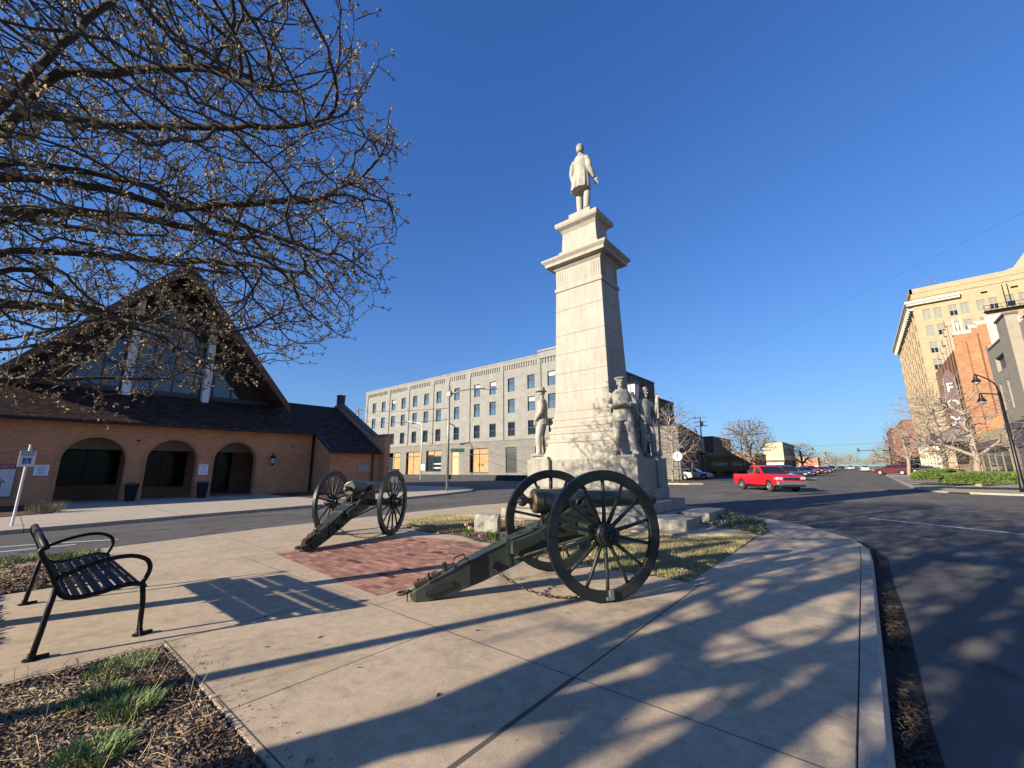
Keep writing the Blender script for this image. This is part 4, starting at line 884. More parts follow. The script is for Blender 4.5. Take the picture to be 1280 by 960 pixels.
# front wall with three arches
arches = [(1.5, 3.8), (4.6, 6.8), (7.6, 9.82)]
Y0, Y1, ZT = -16.0, 13.35, 3.86
wm = MB(); X = -29.0; TH = 0.45
def arch_curve(a, b, top, n=20):
    r = (b-a)/2; zs_ = top-r
    return [((a+b)/2 - r*math.cos(PI*k/n), zs_ + r*math.sin(PI*k/n)) for k in range(n+1)]
edges = [Y0] + [v for q in arches for v in q] + [Y1]
for i in range(0, len(edges), 2):
    a, b = edges[i], edges[i+1]
    for xx in (X, X-TH): wm.quad((xx, a, 0), (xx, b, 0), (xx, b, ZT), (xx, a, ZT))
for a, b in arches:
    cv = arch_curve(a, b, 3.13); zs_ = cv[0][1]
    for xx in (X, X-TH):
        for (y, z), (y2, z2) in zip(cv, cv[1:]): wm.quad((xx, y, z), (xx, y2, z2), (xx, y2, ZT), (xx, y, ZT))
    full = [(a, 0)] + cv + [(b, 0)]
    for (y, z), (y2, z2) in zip(full, full[1:]): wm.quad((X, y, z), (X-TH, y, z), (X-TH, y2, z2), (X, y2, z2))
wm.quad((X, Y0, ZT), (X-TH, Y0, ZT), (X-TH, Y1, ZT), (X, Y1, ZT)); wm.quad((X, Y1, 0), (X-TH, Y1, 0), (X-TH, Y1, ZT), (X, Y1, ZT)); wm.quad((X, Y0, 0), (X-TH, Y0, 0), (X-TH, Y0, ZT), (X, Y0, ZT))
wm.build('wall', MAT['tan_brick'], ch)
for a, b in arches:
    sm = MB(); ci = [(a, 0)] + arch_curve(a, b, 3.13, 24) + [(b, 0)]; co = [(a-0.13, 0)] + arch_curve(a-0.13, b+0.13, 3.26, 24) + [(b+0.13, 0)]
    for k in range(len(ci)-1):
        p = [ci[k], ci[k+1], co[k+1], co[k]]
        sm.extr([(X-0.02, y, z) for y, z in p], (0.05, 0, 0))
    sm.build('arch_surround', MAT['tan_brick2'], ch)
# porch interior: back wall, glazing, header, side walls, ceiling
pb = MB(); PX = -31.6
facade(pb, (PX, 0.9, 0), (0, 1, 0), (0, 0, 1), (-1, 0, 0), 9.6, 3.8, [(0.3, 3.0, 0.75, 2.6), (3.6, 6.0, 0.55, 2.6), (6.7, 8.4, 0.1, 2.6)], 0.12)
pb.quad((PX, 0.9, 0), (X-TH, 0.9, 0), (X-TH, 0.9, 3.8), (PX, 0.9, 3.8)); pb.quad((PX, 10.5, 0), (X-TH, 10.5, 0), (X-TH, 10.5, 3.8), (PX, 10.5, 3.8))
pb.build('porch_wall', MAT['shade_brick'], ch)
mb = MB(); mb.quad((PX, 0.9, 3.79), (X-TH, 0.9, 3.79), (X-TH, 10.5, 3.79), (PX, 10.5, 3.79)); mb.build('porch_ceiling', M('porch_ceiling', (0.05, 0.04, 0.03), 0.8), ch)  # ceiling colour darkened to carry the porch shade
mb = MB(); mb.box(PX+0.002, PX+0.6, 0.92, 10.48, 2.62, 3.4); mb.build('porch_header', M('cream_fascia', (0.33, 0.28, 0.19), 0.8, 0.1, 4), ch)
for (a, b, z0, z1) in [(1.2, 3.9, 0.75, 2.6), (4.5, 6.9, 0.55, 2.6), (7.6, 9.3, 0.1, 2.6)]:
    w_ = MB(); xx = PX-0.06; w_.tube([(xx, a, z0), (xx, a, z1)], 0.03, 4); w_.tube([(xx, b, z0), (xx, b, z1)], 0.03, 4)
    for z in (z0, z1): w_.tube([(xx, a, z), (xx, b, z)], 0.03, 4)
    w_.tube([(xx, (a+b)/2, z0), (xx, (a+b)/2, z1)], 0.025, 4)
    wf = w_.build('porch_window', MAT['mullion'], ch)
    g_ = MB(); g_.box(xx-0.03, xx-0.01, a, b, z0, z1); g_.build('pane', MAT['porch_glass'], wf)
    cu = MB(); continue
    for k in range(26):
        t0 = a + (b-a)*k/26; cu.quad((xx-0.16-0.04*(k % 2), t0, z0), (xx-0.16-0.04*((k+1) % 2), t0+(b-a)/26, z0), (xx-0.16-0.04*((k+1) % 2), t0+(b-a)/26, z1), (xx-0.16-0.04*(k % 2), t0, z1))
    cu.build('curtain', M('curtain', (0.05, 0.04, 0.035), 0.9, 0.4, 3), wf)
# lower roof
def slope_z(x): return 3.93 + (-28.55 - x)*0.545
rm = MB(); YR = 17.0
rm.extr([(-28.55, Y0-0.5, slope_z(-28.55)), (-33.4, Y0-0.5, slope_z(-33.4)), (-33.4, Y0-0.5, slope_z(-33.4)-0.16), (-28.55, Y0-0.5, slope_z(-28.55)-0.14)], (0, 17.0+0.5-Y0, 0))
rm.extr([(-33.4, Y0-0.5, slope_z(-33.4)), (-38.2, Y0-0.5, 3.9), (-38.2, Y0-0.5, 3.75), (-33.4, Y0-0.5, slope_z(-33.4)-0.16)], (0, 17.0+0.5-Y0, 0))
rm.extr([(-26.25, 13.25, slope_z(-26.25)), (-28.552, 13.25, slope_z(-28.552)), (-28.552, 13.25, slope_z(-28.552)-0.14), (-26.25, 13.25, slope_z(-26.25)-0.12)], (0, 3.62, 0))
rf = rm.build('roof', MAT['shingle'], ch)
gm = MB(); gm.box(-28.56, -28.42, Y0-0.5, 13.3, 3.78, 3.93); gm.build('gutter', MAT['black_iron'], rf, bevel=0.02)
for y in np.arange(-6, 13, 1.6): mb = MB(); mb.box(-28.57, -28.40, y-0.02, y+0.02, 3.9, 3.945); mb.build('gutter_strap', MAT['galv'], rf)
gm = MB(); gm.box(-26.27, -26.13, 13.2, 16.9, 2.53, 2.68); gm.build('gutter', MAT['black_iron'], rf, bevel=0.02)
mb = MB(); mb.extr([(-26.2, 13.14, 2.72), (-28.6, 13.14, 4.03), (-28.6, 13.14, 3.8), (-26.2, 13.14, 2.5)], (0, 0.1, 0)); mb.build('barge_board', MAT['mullion'], rf)
# right wing walls
wm = MB(); wm.box(-30, -26.6, 13.352, 17.0, 0, 2.6); wm.add([(-26.6, 13.352, 2.6), (-28.55, 13.352, 3.75), (-29, 13.352, 3.75), (-29, 13.352, 2.6)], [(0, 1, 2, 3)])
wm.build('wall', MAT['tan_brick'], ch)
# coped gable end wall with chimney
gw = MB(); gw.extr([(-26.0, 17.02, 0), (-26.0, 17.02, 3.8), (-27.7, 17.02, 3.85), (-27.7, 17.02, slope_z(-27.7)+0.4), (-33.1, 17.02, slope_z(-33.1)+0.4), (-33.8, 17.02, slope_z(-33.1)+0.4), (-38.6, 17.02, 4.2), (-38.6, 17.02, 0)], (0, 0.4, 0))
gw.build('gable_wall', MAT['tan_brick'], ch)
mb = MB()
mb.extr([(-27.66, 16.98, slope_z(-27.7)+0.42), (-33.1, 16.98, slope_z(-33.1)+0.41), (-33.1, 16.98, slope_z(-33.1)+0.52), (-27.66, 16.98, slope_z(-27.7)+0.53)], (0, 0.48, 0))
mb.build('coping', M('coping_stone', (0.10, 0.09, 0.08), 0.8), ch)
mb = MB(); mb.box(-27.75, -25.95, 16.96, 17.48, 3.83, 3.95); mb.build('coping', M('coping_stone2', (0.2, 0.15, 0.11), 0.8), ch)
mb = MB(); mb.box(-33.75, -33.25, 17.1, 17.6, 6.5, 7.6); c_ = mb.build('chimney', M('chimney_dark', (0.06, 0.05, 0.045), 0.9), ch, bevel=0.02)
mb = MB(); mb.box(-33.79, -33.21, 17.06, 17.64, 7.6, 7.68); mb.build('chimney_cap', MAT['mullion'], c_)
for (x, y, z) in ((-28.93, 13.22, 3.8), (-26.53, 16.4, 2.6)):
    mb = MB(); mb.box(x-0.04, x+0.06, y-0.05, y+0.05, 0.05, z); mb.build('downspout', MAT['fascia'] if z < 3 else MAT['black_iron'], ch)
# A-frame: sloped roof planes, fascia, glass wall
AP = (5.27, 13.95); RX = -30.0; BX2 = -50.0; SL = 1.245
def azl(y): return AP[1] - SL*abs(y-AP[0])
Yr, Yl = 11.75, -1.2
am = MB()
for ye in (Yr, Yl):
    sgn = 1 if ye > AP[0] else -1; th = 0.28
    am.extr([(RX, AP[0], AP[1]), (RX, ye, azl(ye)), (RX, ye-sgn*0.3, azl(ye)-0.05), (RX, AP[0], AP[1]-th*1.6)], (BX2-RX, 0, 0))
ar = am.build('steep_roof', MAT['shingle'], ch)
fm = MB()
for ye in (Yr+0.15, Yl-0.15):
    fm.extr([(RX+0.12, AP[0], AP[1]+0.12), (RX+0.12, ye, azl(ye)+0.1), (RX+0.12, ye, azl(ye)-0.42), (RX+0.12, AP[0], AP[1]-0.62)], (-0.12, 0, 0))
fm.build('fascia', MAT['fascia'], ar)
mb = MB(); mb.box(-50, -29.7, AP[0]-0.1, AP[0]+0.1, AP[1]+0.02, AP[1]+0.17); mb.build('ridge_beam', MAT['fascia'], ar)
GX = -32.6; zb = slope_z(GX)+0.02
gy = (AP[1]-0.5-zb)/SL
gm = MB(); gm.extr([(GX, AP[0]-gy, zb), (GX, AP[0]+gy, zb), (GX, AP[0], AP[1]-0.5)], (-0.05, 0, 0)); gl = gm.build('gable_glass', MAT['church_glass'], ch)
mm = MB(); N = 11
for k in range(1, N):
    y = AP[0]-gy + 2*gy*k/N; zt = AP[1]-0.55-SL*abs(y-AP[0]); mm.box(GX+0.0, GX+0.08, y-0.035, y+0.035, zb, zt)
for z in (7.7, 9.3, 10.9, 12.3):
    hw = (AP[1]-0.55-z)/SL; mm.box(GX+0.002, GX+0.07, AP[0]-hw, AP[0]+hw, z-0.03, z+0.03)
mm.build('mullions', MAT['mullion'], gl)
mb = MB(); mb.box(GX-0.2, GX+0.3, AP[0]-gy-0.2, AP[0]+gy+0.2, zb-0.3, zb+0.1); mb.build('sill', MAT['mullion'], ch)
# solid infill strips under the soffit
for s in (-1, 1):
    mb = MB(); y0 = AP[0]+s*(gy-0.0)
    mb.extr([(GX-0.1, y0-s*1.5, zb), (GX-0.1, y0+s*0.4, zb-0.2), (GX-0.1, AP[0], AP[1]-0.15), (GX-0.1, AP[0]+s*0.0, AP[1]-1.2-0.9)], (0.14, 0, 0)); 
    # dark panel between glass and rake
    mb.build('rake_panel', MAT['soffit'], ch)
for y, tp in ((7.45, 11.3), (3.65, 11.6)):
    mb = MB(); x0 = -31.9; mb.extr([(x0, y-0.19, slope_z(x0)-0.05), (x0, y+0.19, slope_z(x0)-0.05), (x0, y+0.19, azl(y+0.19)-0.3), (x0, y-0.19, azl(y-0.19)-0.3)], (-0.45, 0, 0)); mb.build('gable_column', M('column_white', (0.62, 0.64, 0.68), 0.6, 0.08, 3), ch, bevel=0.01)
# lantern, notices, plaque
wl = MB(); lx, ly, lz = -28.86, 10.7, 2.1
wl.box(-29.0, -28.93, ly-0.06, ly+0.06, lz-0.1, lz+0.25); wl.tube([(-28.93, ly, lz+0.2), (-28.75, ly, lz+0.42), (lx+0.1, ly, lz+0.42)], 0.018, 6)
la = wl.build('wall_lantern', MAT['black_iron'], ch)
mb = MB(); mb.lathe([(0.02, -0.38), (0.05, -0.3), (0.11, -0.25), (0.13, 0.12), (0.16, 0.16), (0.06, 0.3), (0.02, 0.42)], (-28.76, ly, lz), (0, 0, 1), 6); mb.build('lantern_cage', MAT['black_iron'], la)
mb = MB(); mb.lathe([(0.118, -0.2), (0.136, 0.08)], (-28.76, ly, lz), (0, 0, 1), 6); mb.build('lantern_glass', M('lantern_glass', (0.35, 0.35, 0.33), 0.3, 0.2, 10, 0, 0), la)
def notice(y0, y1, z0, z1, lines_):
    mb = MB(); mb.box(-28.995, -28.96, y0, y1, z0, z1); n_ = mb.build('notice', MAT['paper'], ch)
    yc, zc = (y0+y1)/2, (z0+z1)/2; h = (z1-z0)/(len(lines_)+1)
    for k, s in enumerate(lines_): text('notice_text', s, h*0.75, MAT['ink'], Vector((-28.955, yc, z1-h*(k+0.85))), FACE_PX, n_)
    return n_
notice(0.74, 1.2, 1.3, 1.78, ['CHURCH', 'PARKING', 'ONLY', 'SUNDAY']); notice(6.92, 7.36, 1.24, 1.82, ['WELCOME', 'USE', 'NORTH', 'DOOR'])
mb = MB(); mb.box(-26.6, -26.55, 15.35, 16.2, 1.3, 1.75); mb.build('plaque', M('plaque_stone', (0.28, 0.27, 0.27), 0.7), ch)
for y, z in ((4.15, 3.0), (11.9, 2.95)): mb = MB(); mb.box(-29, -28.95, y-0.06, y+0.06, z, z+0.08); mb.build('vent_cap', MAT['black_iron'], ch)
# rear body so it stays solid from the side
mb = MB(); mb.box(-49.5, -33.6, 0.5, 10.0, 0, 6.0); mb.build('nave_wall', MAT['tan_brick'], ch)
ALB = 1.0
# ---------------------------------------------------------------- church sign
sg = thing('church_sign', 'white church signboard with red heading and a line drawing, low on the brick wall', 'sign', (-28.9, -0.75, 0))
mb = MB(); mb.box(-0.08, 0.0, -1.0, 1.0, 0.38, 1.85); mb.build('frame', MAT['galv'], sg, bevel=0.01)
mb = MB(); mb.box(0.0, 0.02, -0.95, 0.95, 0.43, 1.8); bd = mb.build('board', MAT['white_paint'], sg)
mb = MB(); mb.box(0.02, 0.026, -0.95, 0.95, 1.6, 1.8); mb.build('red_band', M('sign_red', (0.30, 0.02, 0.03), 0.5, 0.05, 4, 0, 0), bd)
text('lettering', 'IST CHURCH', 0.145, MAT['white_paint'], Vector((0.03, 0.9, 1.7)), FACE_PX, bd, align='RIGHT', sx=1.0)
mb = MB(); q = 0.03
for a, b in (((-0.15, 0.72), (-0.15, 1.05)), ((0.62, 0.72), (0.62, 1.05)), ((-0.25, 1.05), (0.72, 1.05)), ((-0.25, 1.05), (0.235, 1.42)), ((0.235, 1.42), (0.72, 1.05)), ((0.1, 0.72), (0.1, 0.98)), ((0.37, 0.72), (0.37, 0.98)), ((0.1, 0.98), (0.37, 0.98)), ((0.235, 1.42), (0.235, 1.52)), ((-0.15, 0.72), (0.62, 0.72)), ((0.5, 0.6), (0.6, 0.52)), ((0.55, 0.5), (0.55, 0.62))):
    mb.tube([(q, a[0], a[1]), (q, b[0], b[1])], 0.012, 4)
mb.build('line_drawing', MAT['ink'], bd)
# ---------------------------------------------------------------- accessible parking sign
ds = thing('parking_sign', 'blue and white reserved parking sign on a leaning white pole by the church kerb', 'parking sign', (-18.47, 0.29, 0))
mb = MB(); mb.tube([(0, 0, 0), (0.05, 0.02, 2.25)], 0.03, 10); mb.build('pole', MAT['white_paint'], ds)
mb = MB(); mb.box(0.06, 0.075, -0.15, 0.17, 1.62, 2.07); p_ = mb.build('panel', MAT['white_paint'], ds, bevel=0.004)
mb = MB(); mb.box(0.075, 0.08, -0.075, 0.095, 1.70, 1.87); mb.build('blue_square', MAT['blue_sign'], p_)
text('lettering', 'RESERVED', 0.058, MAT['blue_sign'], Vector((0.081, 0.01, 2.02)), FACE_PX, p_); text('lettering', 'PARKING', 0.058, MAT['blue_sign'], Vector((0.081, 0.01, 1.95)), FACE_PX, p_)
mb = MB(); x = 0.085
mb.tube([(x, 0.01 + 0.035*math.cos(a), 1.755 + 0.035*math.sin(a)) for a in np.linspace(2.2, 6.0, 12)], 0.006, 5); mb.tube([(x, -0.005, 1.84), (x, 0.0, 1.79), (x, 0.035, 1.785), (x, 0.05, 1.745)], 0.006, 5); mb.ell((x, -0.005, 1.852), (0.004, 0.01, 0.01), 8, 6)
mb.build('wheelchair_symbol', MAT['white_paint'], p_)
# ---------------------------------------------------------------- planters
def planter(x, y, lab):
    t = thing('planter', lab, 'planter', (x, y, 0), 0, 'planters between the church arches')
    mb = MB(); mb.lathe([(0.19, 0), (0.2, 0.02), (0.27, 0.75), (0.29, 0.78), (0.29, 0.82), (0.25, 0.82), (0.24, 0.72)], (0, 0, 0), (0, 0, 1), 20); mb.build('pot', M('pot_navy', (0.012, 0.014, 0.025), 0.4, 0.3, 6), t, smooth=True, auto=35)
    random.seed(int(y*10)); mb = MB()
    for k in range(260):
        a = random.random()*2*PI; r = random.random()**0.5*0.27; h = 0.74 + random.random()*0.24*(1-r*1.8); c = Vector((r*math.cos(a), r*math.sin(a), h)); d = Vector((random.gauss(0, 1), random.gauss(0, 1), random.gauss(0, 1))).normalized()*0.03; e = d.orthogonal().normalized()*0.018
        mb.add([c-d, c+e, c+d, c-e], [(0, 1, 2, 3)])
    mb.build('foliage', M('dry_foliage', (0.10, 0.10, 0.06), 0.9, 0.5, 40, c2=(0.22, 0.2, 0.13)), t)
planter(-28.3, 4.1, 'dark tapered planter between the first and second church arch')
planter(-28.3, 7.05, 'dark tapered planter below the white notice, before the third church arch')
ALB = ALB_
# ================================================================ buildings
MAT['gray_brick'] = brick_mat('grey_painted_brick', (0.315, 0.31, 0.28), (0.27, 0.265, 0.24), (0.23, 0.225, 0.205), 0.4, 0.14, 0.008, 0.85, 0.25, blotch=0.35)
MAT['gray_stone'] = brick_mat('ground_floor_stone', (0.225, 0.21, 0.185), (0.195, 0.182, 0.16), (0.23, 0.21, 0.19), 0.7, 0.3, 0.012, 0.85, 0.25)
MAT['plywood'] = M('plywood', (0.40, 0.21, 0.075), 0.7, 0.2, 1.5, c2=(0.50, 0.30, 0.12))
MAT['side_brick'] = brick_mat('rough_side_brick', (0.15, 0.13, 0.115), (0.09, 0.078, 0.07), (0.13, 0.12, 0.11), 0.5, 0.2, 0.02, 0.9, 0.6, blotch=0.9)
MAT['frame_dark'] = M('window_frame_dark', (0.02, 0.022, 0.024), 0.5, 0.2, 5)
MAT['win_glass'] = M('window_glass', (0.015, 0.02, 0.028), 0.08, 0.6, 0.35, 0, 0, spec=0.5)
MAT['dk_leaf'] = M('dark_leaf', (0.03, 0.045, 0.02), 0.8, 0.4, 5)
MAT['pale_board'] = M('pale_board', (0.5, 0.5, 0.45), 0.7, 0.2, 2)
MAT['ink_navy'] = M('sign_navy', (0.02, 0.02, 0.04), 0.6)
MAT['gs_tan'] = M('dull_terracotta', (0.42, 0.32, 0.22), 0.7)
MAT['tan_dark'] = M('tan_render', (0.20, 0.17, 0.13), 0.9, 0.2, 1)
def make_window(parent, w_, h, glass=None, frame=None):
    """front faces -y, centre at the part origin"""
    mb = MB()
    for x in (-w_/2+0.04, w_/2-0.04): mb.box(x-0.04, x+0.04, -0.02, 0.06, -h/2, h/2)
    for z, q in ((-h/2+0.05, 0.05), (h/2-0.05, 0.05), (0, 0.045)): mb.box(-w_/2+0.08, w_/2-0.08, -0.021, 0.058, z-q, z+q)
    f = mb.build('window', frame or MAT['frame_dark'], parent)
    mb = MB(); mb.box(-w_/2+0.08, w_/2-0.08, 0.02, 0.03, 0.045, h/2-0.1); g = mb.build('pane', glass or MAT['win_glass'], f)
    mb = MB(); mb.box(-w_/2+0.08, w_/2-0.08, -0.0, 0.01, -h/2+0.1, -0.045); mb.build('pane', glass or MAT['win_glass'], f)
    mb = MB(); mb.box(-w_/2-0.03, w_/2+0.03, -0.16, -0.03, -h/2-0.1, -h/2-0.02); mb.build('sill', MAT['gray_stone'], f)
    return f
gb = thing('apartment_block', 'long four-storey grey painted brick building with rows of dark sash windows and boarded shopfronts', 'building', (-52, 45, 0.2))
GX0, GX1 = -24.3, 23.7          # local x of the front wall (world -76.3 .. -28.3)
Z = lambda z: z-0.2
wx = [-73.25, -70.05, -66.74, -63.6, -60.15, -56.98, -53.65, -49.17, -44.59, -41.31, -37.66, -34.05, -30.6]
rows = [13.35, 10.25, 6.95]
holes = [(x+52-GX0-0.64, x+52-GX0+0.64, Z(z)-1.0, Z(z)+1.0) for x in wx for z in rows]
shops = [(-74.5, -71.5, 0.9, 4.35, 'g'), (-67.8, -63.9, 1.1, 4.4, 'gp'), (-62.07, -58.2, 0.35, 4.4, 'p'), (-56.5, -52.6, 1.0, 4.45, 'g'), (-50.1, -48.3, 0.3, 4.45, 'd'), (-46.0, -42.1, 0.85, 4.43, 'pd'), (-38.75, -36.7, 0.85, 4.4, 'l'), (-33.5, -30.5, 0.85, 4.4, 'g')]
hs1 = [(a+52-GX0, b+52-GX0, Z(c), Z(d)) for a, b, c, d, k in shops]
fm = MB(); facade(fm, (GX0, 0, 5.25), (1, 0, 0), (0, 0, 1), (0, 1, 0), GX1-GX0, 11.55, [(a, b, c-5.25, d-5.25) for a, b, c, d in holes], 0.25)
fm.build('upper_wall', MAT['gray_brick'], gb)
fm = MB(); facade(fm, (GX0, -0.04, 0), (1, 0, 0), (0, 0, 1), (0, 1, 0), GX1-GX0, 5.2, hs1, 0.35); fm.box(GX0, GX1, -0.1, 0.0, 5.13, 5.27)
fm.build('ground_floor_wall', MAT['gray_stone'], gb)
mb = MB()
px = [-76.0, -74.5+0.2, -68.2, -62.1, -55.35, -51.4, -46.45, -39.4, -32.5, -28.6]
px = [-76.0, -68.25, -62.1, -55.35, -51.4, -46.45, -39.4, -32.6, -28.65]
for k, x in enumerate(px):
    mb = MB(); hw = 0.42 if k in (3, 4, 5) else 0.33; mb.box(x+52-hw, x+52+hw, -0.13, -0.002, 5.28, 16.2); mb.build('pilaster', MAT['gray_brick'], gb)
mb = MB(); mb.box(GX0, GX1-4.2, -0.14, 0.0, 16.1, 16.55); mb.box(GX0-0.05, GX1-4.2, -0.2, 0.0, 16.62, 16.8); mb.box(GX0, GX1-4.2, -0.16, 0.0, 16.5, 16.65)
cr = mb.build('cornice', MAT['gray_brick'], gb)
mb = MB(); mb.box(GX1-4.2, GX1, -0.24, 0.3, 16.1, 17.0); mb.box(GX1-4.3, GX1+0.05, -0.36, 0.3, 17.0, 17.3); mb.build('raised_parapet', MAT['gray_brick'], gb)
for (a, b) in zip(px, px[1:]):
    mb = MB(); n = int((b-a-0.9)/0.42)
    for k in range(n):
        x = a+0.55+(b-a-1.1)*k/max(1, n-1)+52; mb.box(x-0.1, x+0.1, -0.12, 0.0, 15.5, 16.1)
    o = mb.build('corbel_table', MAT['gray_brick'], gb)
mb = MB(); mb.box(GX0-0.05, GX1+0.05, 0.05, 0.3, 16.8, 16.9); mb.build('coping', MAT['frame_dark'], gb)
MAT['win_sky_tint'] = M('window_sky_reflection', (0.07, 0.12, 0.18), 0.08, 0.5, 0.4, 0, 0, spec=0.6)  # sky reflection tinted into the pane colour of the upper rows
proto = make_window(gb, 1.28, 2.0); protoB = make_window(gb, 1.28, 2.0, MAT['win_sky_tint']); protoC = make_window(gb, 1.28, 2.0, MAT['win_sky_tint'])
mb = MB(); mb.box(-0.56, 0.56, 0.004, 0.014, 0.35, 0.92); mb.build('blind', MAT['pale_board'], protoC)
random.seed(12)
for i, x in enumerate(wx):
    for z in rows:
        o = copy_tree(proto if z == rows[2] else (protoC if random.random() < 0.12 else protoB), gb)
        o.location = (x+52, 0.2, Z(z))
for q_ in (proto, protoB, protoC): drop(q_)
for a, b, c, d, k in shops:
    a, b, c, d = a+52, b+52, Z(c), Z(d)
    if k == 'd':
        mb = MB(); mb.box(a, b, 0.05, 0.1, c, d); o = mb.build('door', M('orange_wood', (0.36, 0.13, 0.045), 0.6, 0.35, 1.2, c2=(0.48, 0.26, 0.12)), gb)
        mb = MB(); mb.box(a+0.3, b-0.2, 0.02, 0.045, c+0.2, d-1.3); mb.box(a+0.3, b-0.2, 0.02, 0.045, d-1.1, d-0.15); mb.build('door_panel', M('pale_wood', (0.6, 0.42, 0.24), 0.6, 0.2, 2), o); continue
    if k == 'l':
        mb = MB(); mb.box(a, b, 0.1, 0.15, c, d)
        for q in np.arange(a+0.1, b, 0.2): mb.box(q, q+0.04, 0.07, 0.1, c, d-0.8)
        mb.box(a, b, 0.06, 0.1, d-0.8, d-0.72); o = mb.build('metal_door', MAT['frame_dark'], gb); mb = MB(); mb.ell((b-0.25, 0.05, c+2.5), (0.06, 0.05, 0.06), 8, 6); mb.build('lamp', MAT['white_paint'], o); continue
    mb = MB()
    for x in (a+0.05, b-0.05, (a+b)/2): mb.box(x-0.05, x+0.05, 0.1, 0.18, c, d)
    for z in (c+0.05, d-0.05, d-0.85): mb.box(a, b, 0.099, 0.181, z-0.05, z+0.05)
    o = mb.build('shop_window', MAT['frame_dark'], gb)
    if 'g' in k: mb = MB(); mb.box(a, b, 0.2, 0.22, c, d if k == 'g' else d-0.85); mb.build('pane', MAT['glass_dark'], o)
    if k == 'g':
        mb = MB()
        for z in (c+0.5, c+1.15, d-0.95):
            mb = MB(); mb.box((a+b)/2-0.2, b-0.1, 0.15, 0.19, z, z+0.22); mb.build('window_board', MAT['pale_board'], o)
        mb = MB(); mb.box(a+0.4, b, 0.15, 0.195, d-0.7, d-0.1); mb.build('plywood_board', MAT['plywood'], o)
    if 'p' in k: mb = MB(); mb.box(a+(0.5 if k != 'gp' else 1.6), b-0.02, 0.14, 0.17, c+(0.0 if k != 'gp' else 0.4), d); mb.build('plywood_board', MAT['plywood'], o)
    if k == 'pd':
        mb = MB(); 
        for x in ((a+b)/2-0.15, (a+b)/2+0.5): mb.box(x, x+0.28, 0.08, 0.13, c+1.0, c+1.35)
        mb.build('door_handle', MAT['frame_dark'], o)
# side wall (towards the main street), roof and rear
mb = MB()
facade(mb, (GX1, 0, 0), (0, 1, 0), (0, 0, 1), (-1, 0, 0), 31, 16.7, [(y, y+1.2, z, z+1.9) for y in (4, 8.5, 13, 17.5, 22, 26.5) for z in (6, 9.2, 12.3)], 0.25)
mb.box(GX1-0.4, GX1+0.1, -0.05, 31, 16.7, 17.0); mb.quad((GX0, 31, 0), (GX1, 31, 0), (GX1, 31, 16.7), (GX0, 31, 16.7)); mb.quad((GX0, 0, 0), (GX0, 31, 0), (GX0, 31, 16.7), (GX0, 0, 16.7))
sw = mb.build('side_wall', MAT['side_brick'], gb)
for k, y in enumerate(np.arange(1.5, 30, 2.6)): mb = MB(); mb.box(GX1-0.02, GX1+0.16, y, y+1.3, 14.8+0.3*(k % 2), 15.3+0.3*(k % 2)); mb.build('corbel_panel', MAT['side_brick'], sw)
for y in (4, 8.5, 13, 17.5, 22, 26.5):
    for z in (6, 9.2, 12.3): mb = MB(); mb.box(GX1-0.2, GX1-0.15, y, y+1.2, z, z+1.9); mb.build('side_window', MAT['win_glass'], gb)
mb = MB(); mb.box(GX0, GX1-0.3, 0.3, 31, 16.4, 16.5); mb.build('roof', MAT['tan_dark'], gb)
# dark low wall before the block
dw = MB(); dw.box(-64, -31.5, 41.2, 41.5, -0.12, 0.62); o = dw.build('low_wall', M('dark_wall', (0.035, 0.035, 0.04), 0.8, 0.3, 2), None, loc=(-45, 42.8, 0)); tag(o, 'low dark wall along the pavement before the grey four-storey building', 'wall')
# lower brick building beyond the block
lb = thing('brick_building', 'rough dark brick building one step lower, joined to the back of the grey block', 'building', (-35, 84, 0))
mb = MB(); mb.box(-7, 5.6, -7.6, 5, 0, 14.6); mb.build('wall', MAT['side_brick'], lb)
mb = MB(); mb.box(-7.1, 5.8, -7.59, 5.1, 14.6, 14.95); mb.build('parapet', MAT['side_brick'], lb)
for k in range(3):
    for z in (4.5, 8, 11.5): mb = MB(); mb.box(5.58, 5.64, -6+k*3.6, -4.6+k*3.6, z, z+1.8); mb.build('window', MAT['win_glass'], lb)
# dark corner store with signboard
ds_ = thing('corner_store', 'low grey store in shade with tall dark openings and a dark signboard above', 'building', (-16.9, 52, 0), R(99.7))
mb = MB(); holes = [(x, x+2.3, 0, 3.7) for x in (4.2, 8.6, 12.2, 17.0, 22.6)]
facade(mb, (0, 0, 0), (1, 0, 0), (0, 0, 1), (0, 1, 0), 30, 6.5, holes, 0.6)
mb.quad((30, 0, 0), (30, 3.4, 0), (30, 3.4, 6.5), (30, 0, 6.5)); mb.quad((0, 0, 0), (0, 3.4, 0), (0, 3.4, 6.5), (0, 0, 6.5)); mb.quad((0, 3.4, 0), (30, 3.4, 0), (30, 3.4, 6.5), (0, 3.4, 6.5)); mb.quad((0, 0.1, 6.3), (30, 0.1, 6.3), (30, 3.4, 6.3), (0, 3.4, 6.3))
mb.build('wall', M('store_wall', (0.22, 0.20, 0.18), 0.85, 0.3, 0.6), ds_)
mb = MB(); mb.box(-0.1, 30.1, -0.15, 0.2, 6.5, 6.75); mb.build('coping', M('coping_dark', (0.06, 0.055, 0.05), 0.8), ds_)
for a, b, c, d in holes: mb = MB(); mb.box(a, b, 0.5, 0.55, c, d); mb.build('opening', MAT['glass_dark'], ds_)
mb = MB(); mb.box(0, 30, -0.5, -0.02, 3.75, 4.05); mb.build('canopy', M('canopy_grey', (0.14, 0.13, 0.12), 0.8), ds_)
mb = MB(); mb.box(8.5, 27.5, -0.25, -0.03, 4.55, 6.2); sb_ = mb.build('signboard', M('sign_teal', (0.05, 0.09, 0.09), 0.6, 0.3, 0.4), ds_)
mb = MB()
